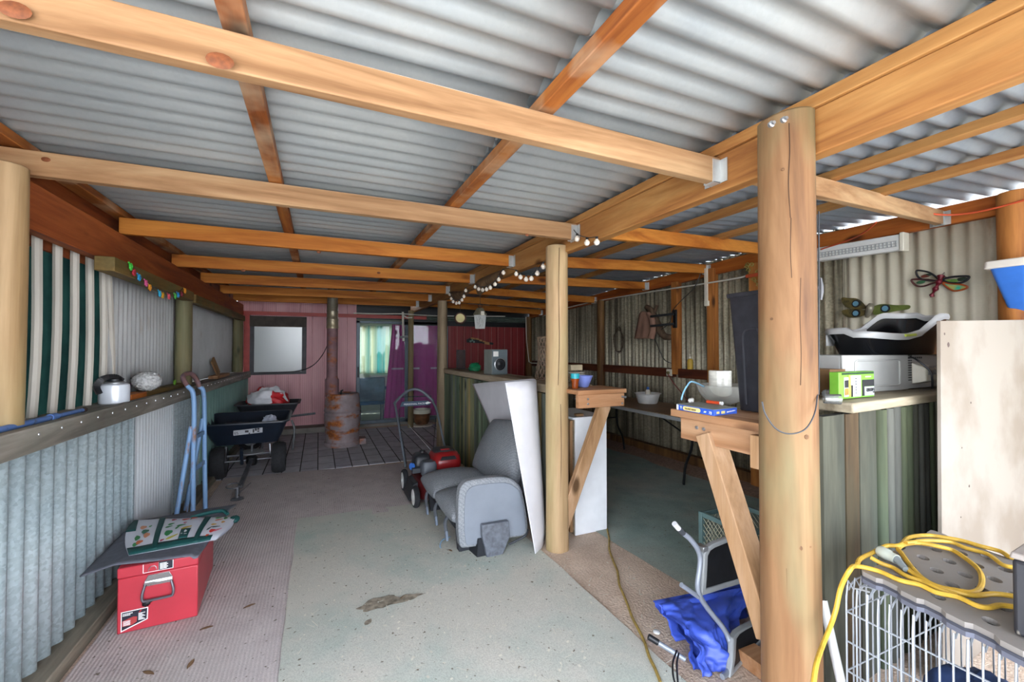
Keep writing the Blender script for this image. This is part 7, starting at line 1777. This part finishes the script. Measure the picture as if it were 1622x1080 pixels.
mb.build('rear_side', M_WIRE, th)
mb = MB()
for k in range(19):
    x = CX0 + (CX1 - CX0) * k / 18; mb.tube([(x, CY0, .02), (x, CY0, CZ)], .0028, 5)
for z in (.02, .20, .40, .60): mb.tube([(CX0, CY0, z), (CX1, CY0, z)], .003, 5)
mb.build('front_side', M_WIRE, th)
mb = MB()
for k in range(NW + 1):
    y = CY0 + (CY1 - CY0) * k / NW; mb.tube([(CX1, y, .02), (CX1, y, CZ)], .0028, 5)
for z in (.02, .20, .40, .60): mb.tube([(CX1, CY0, z), (CX1, CY1, z)], .003, 5)
mb.build('right_side', M_WIRE, th)
mb = MB()
for k in range(14): mb.tube([(CX0 + .1, CY0 + (CY1 - CY0) * k / 13, CZ), (CX1, CY0 + (CY1 - CY0) * k / 13, CZ)], .0028, 5)
for k in range(6): x = CX0 + .1 + (CX1 - CX0 - .1) * k / 5; mb.tube([(x, CY0, CZ), (x, CY1, CZ)], .003, 5)
mb.build('roof_wires', M_WIRE, th)
mb = MB(); mb.box((CX0 + .01, CY0 + .01, .004), (CX1 - .01, CY1 - .01, .016)); mb.build('base_tray', GREYP, th, bevel=.004)
# things kept inside the cage
mb = MB(); mb.box((1.88, .16, .018), (2.25, .50, .60)); single(mb, 'white_panel_heater', plain('panel_pale', '#9aa0a8', .5, 0, .04), 'pale upright panel inside the wire cage', 'panel', bevel=.01)
mb = MB(); mb.blob((2.05, .74, .20), (.22, .13, .18), .3, 2, 11, 24, 16, zmin=.02); single(mb, 'navy_blanket', plain('navy_cloth', '#27406e', .9, 0, .25, 6), 'navy blanket bundled at the back of the wire cage', 'blanket', angle=180)
# foam mats
def foam_mat(z, corners, name_lab, tilt):
    th = thing('foam_mat', name_lab, 'foam mat', corners[0])
    a, b, c, d = [Vector(p) for p in corners]
    # toothed outline
    ring = []
    for p, q in ((a, b), (b, c), (c, d), (d, a)):
        n_ = 11; dirv = (q - p) / n_; inn = Vector((-dirv.y, dirv.x, 0)).normalized() * .012
        for k in range(n_):
            o_ = inn if k % 2 else Vector()
            ring += [p + dirv * k + o_, p + dirv * (k + 1) + o_]
    bm = bmesh.new()
    return th, ring
MA = P(1363, 903, z=.735); MB_ = P(1622, 1032, z=.735); MCc = P(1482, 835, z=.735)
u_ = (MB_ - MA); u_ = Vector((u_.x, u_.y, 0)); v_ = (MCc - MA); v_ = Vector((v_.x, v_.y, 0))
u_ = u_.normalized() * .66; v_ = v_.normalized() * .66
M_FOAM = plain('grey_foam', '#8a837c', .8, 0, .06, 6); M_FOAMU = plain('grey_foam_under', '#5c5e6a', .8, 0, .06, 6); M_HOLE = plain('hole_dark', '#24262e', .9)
def foam(z0, th_, origin, lab, m, holes):
    t = thing('foam_mat', lab, 'foam mat', (origin.x, origin.y, z0), 0, 'grey foam mats')
    N = 11
    def pt(a, b, z): p = origin + u_ * a + v_ * b; return Vector((p.x, p.y, z))
    outer = []
    for (a0, b0, a1, b1) in ((0, 0, 1, 0), (1, 0, 1, 1), (1, 1, 0, 1), (0, 1, 0, 0)):
        ia, ib = (0, 1) if a0 != a1 and b0 == 0 else ((-1, 0) if a0 == 1 and a1 == 1 else ((0, -1) if b0 == 1 and b1 == 1 else (1, 0)))
        for k in range(N):
            s0, s1 = k / N, (k + 1) / N; off = .022 if k % 2 else 0
            w0 = s0 + .012; w1 = s1 - .012
            outer += [(a0 + (a1 - a0) * w0 + ia * off, b0 + (b1 - b0) * w0 + ib * off), (a0 + (a1 - a0) * w1 + ia * off, b0 + (b1 - b0) * w1 + ib * off)]
    bm = bmesh.new()
    loops = [[bm.verts.new(pt(a, b, z0 + th_)) for a, b in outer]]
    if holes:
        for i in range(5):
            for j in range(5):
                ca, cb = .12 + i * .19, .12 + j * .19
                for (da, db, r) in ((0, 0, .031),):
                    loops.append([bm.verts.new(pt(ca + da + r * math.cos(k * PI / 8), cb + db + r * math.sin(k * PI / 8), z0 + th_)) for k in range(16)][::-1])
        for i in range(4):
            for j in range(4):
                ca, cb = .215 + i * .19, .215 + j * .19
                loops.append([bm.verts.new(pt(ca + .031 * math.cos(k * PI / 8), cb + .031 * math.sin(k * PI / 8), z0 + th_)) for k in range(16)][::-1])
    edges = []
    for L in loops:
        for i in range(len(L)): edges.append(bm.edges.new((L[i], L[(i + 1) % len(L)])))
    r = bmesh.ops.triangle_fill(bm, use_beauty=True, use_dissolve=False, edges=edges, normal=(0, 0, 1))
    fs = [f for f in bm.faces]
    ext = bmesh.ops.extrude_face_region(bm, geom=fs)
    for vtx in [g for g in ext['geom'] if isinstance(g, bmesh.types.BMVert)]: vtx.co.z -= th_
    bmesh.ops.recalc_face_normals(bm, faces=bm.faces)
    me = bpy.data.meshes.new('mat_body'); Mi = wm(t).inverted()
    bm.transform(Mi); bm.to_mesh(me); bm.free(); me.materials.append(m)
    o = bpy.data.objects.new('mat_body', me); COL.objects.link(o); o.parent = t
    return t
foam(.7045, .014, MA + u_ * -.01 + v_ * .0 + Vector((-.02, -.015, 0)), 'lower grey foam mat on the wire cage, mostly covered by the other', M_FOAMU, True)
ut = foam(.7195, .016, MA, 'upper grey foam mat full of round holes on top of the wire cage', M_FOAM, True)
mb = MB(); mb.hexa([MA + u_ * a + v_ * b + Vector((0, 0, z - MA.z)) for z in (.7187, .7192) for a, b in ((.04, .04), (.96, .04), (.96, .96), (.04, .96))]); mb.build('hole_shade_sheet', plain('hole_shade_black', '#08080a', 1.0, 0, 0, spec=0.0), ut, smooth=False)  # black sheet added under the mat to paint the shade inside its holes
mt = .7365
# extension cord
def c13(x, y, dz=.008): return P(1300 + x / 4.155, 820 + y / 4.154, z=mt + dz)
th = thing('extension_lead', 'yellow extension lead coiled on the foam mat with a pale socket', 'cord', c13(600, 300))
run = [P(1287, 1092, y=.83), P(1293, 1052, y=.86), P(1303, 1022, y=.90), P(1316, 990, y=.925), P(1324, 965, y=.93), P(1332, 930, y=.925), c13(190, 345, .012), c13(235, 318), c13(380, 350), c13(520, 410), c13(650, 440), c13(760, 490), c13(900, 520), c13(1020, 575), c13(1100, 590), c13(1180, 575), c13(1270, 585)]
mb = MB(); mb.tube(smoothpath(run, 6), .0075, 8); mb.build('cord_run', YELLOW, th)
run2 = [c13(1300, 520), c13(1150, 500), c13(1000, 510), c13(860, 480), c13(740, 440), c13(650, 380), c13(580, 300), c13(530, 230), c13(510, 205, .01), c13(550, 175, .018), c13(640, 165, .02), c13(760, 185, .02), c13(870, 215), c13(950, 265), c13(1030, 330), c13(1060, 390), c13(1050, 460), c13(990, 490), c13(880, 475), c13(780, 455), c13(680, 410), c13(600, 360), c13(570, 335)]
mb = MB(); mb.tube(smoothpath(run2, 6), .0075, 8); mb.build('cord_run', YELLOW, th)
run3 = [c13(240, 310, .010), c13(260, 270, .012), c13(340, 230, .012), c13(430, 185, .012), c13(520, 180, .02), c13(580, 130, .014), c13(700, 115), c13(820, 130), c13(930, 150), c13(1050, 185), c13(1180, 220), c13(1250, 260), c13(1320, 262)]
mb = MB(); mb.tube(smoothpath(run3, 6), .0075, 8); mb.build('cord_run', YELLOW, th)
run4 = [c13(330, 262, .018), c13(400, 300, .010), c13(480, 330), c13(560, 380), c13(680, 425), c13(780, 470), c13(900, 510)]
mb = MB(); mb.tube(smoothpath(run4, 6), .0072, 8); mb.build('cord_run', YELLOW, th)
run5 = [c13(560, 165, .026), c13(700, 150, .02), c13(850, 160, .012), c13(960, 200), c13(1100, 240), c13(1200, 310), c13(1300, 330)]
mb = MB(); mb.tube(smoothpath(run5, 6), .0072, 8); mb.build('cord_run', YELLOW, th)
pA, pB, pC = c13(385, 215, .022), c13(500, 275, .020), c13(560, 340, .012)
mb = MB(); mb.tube([pA, pA.lerp(pB, .1), pA.lerp(pB, .55), pA.lerp(pB, .62), pB], [.017, .0205, .0205, .017, .017], 16); mb.build('socket', plain('grey_green_socket', '#b8bcae', .35, 0, .04), th)
mb = MB(); mb.tube([pB, pB.lerp(pC, .3), pC], [.014, .012, .009], 12); mb.build('strain_relief', plain('grey_relief', '#8c9494', .5), th)
# dark tub on the mat at the right edge
th = thing('scuffed_box', 'scuffed black plastic box standing on the foam mat at the right edge', 'box', (1.9, .5, mt))
b0 = P(1604, 1006, z=mt); t0 = P(1602, 884, y=b0.y)
bx = b0.x; by = b0.y
M_SCUFF = plain('scuffed_black', '#2c2c30', .6, 0, .1, 26, (1, 1, .4), .2, col2='#8a8378', lo=.34, hi=.40)
cs = [(bx + .0, by), (bx + .015, by - .24), (bx + .25, by - .25), (bx + .26, by + .02)]
mb = MB(); mb.hexa([(x, y, mt + .002) for x, y in cs] + [(x, y, t0.z) for x, y in cs]); mb.build('body', M_SCUFF, th, bevel=.01)
mb = MB(); zl = t0.z + .001; cx4 = sum(c[0] for c in cs) / 4; cy4 = sum(c[1] for c in cs) / 4
mb.hexa([(cx4 + (x - cx4) * 1.03, cy4 + (y - cy4) * 1.03, zl) for x, y in cs] + [(x, y, zl + .018) for x, y in cs]); mb.build('lid', plain('grey_brown_lid', '#9a9088', .6, 0, .08), th, bevel=.004)
# white pipe leaning behind the cage
a = P(1303, 950, y=1.10); b = P(1331, 1075, y=1.02); b2_ = b + (b - a) * .62; b2_.z = max(.02, b2_.z)
mb = MB(); mb.tube([a, b2_], .016, 12); single(mb, 'white_pipe', WHITEP, 'white plastic pipe leaning between the near post and the wire cage', 'pipe')
# small timber stub on the floor by the post
p = P(1212, 1062, z=.02); mb = MB(); mb.box((p.x - .05, p.y - .02, .002), (p.x + .06, p.y + .10, .07)); single(mb, 'timber_block', W_BENCH_X, 'short timber block on the floor against the near post', 'block', bevel=.003)
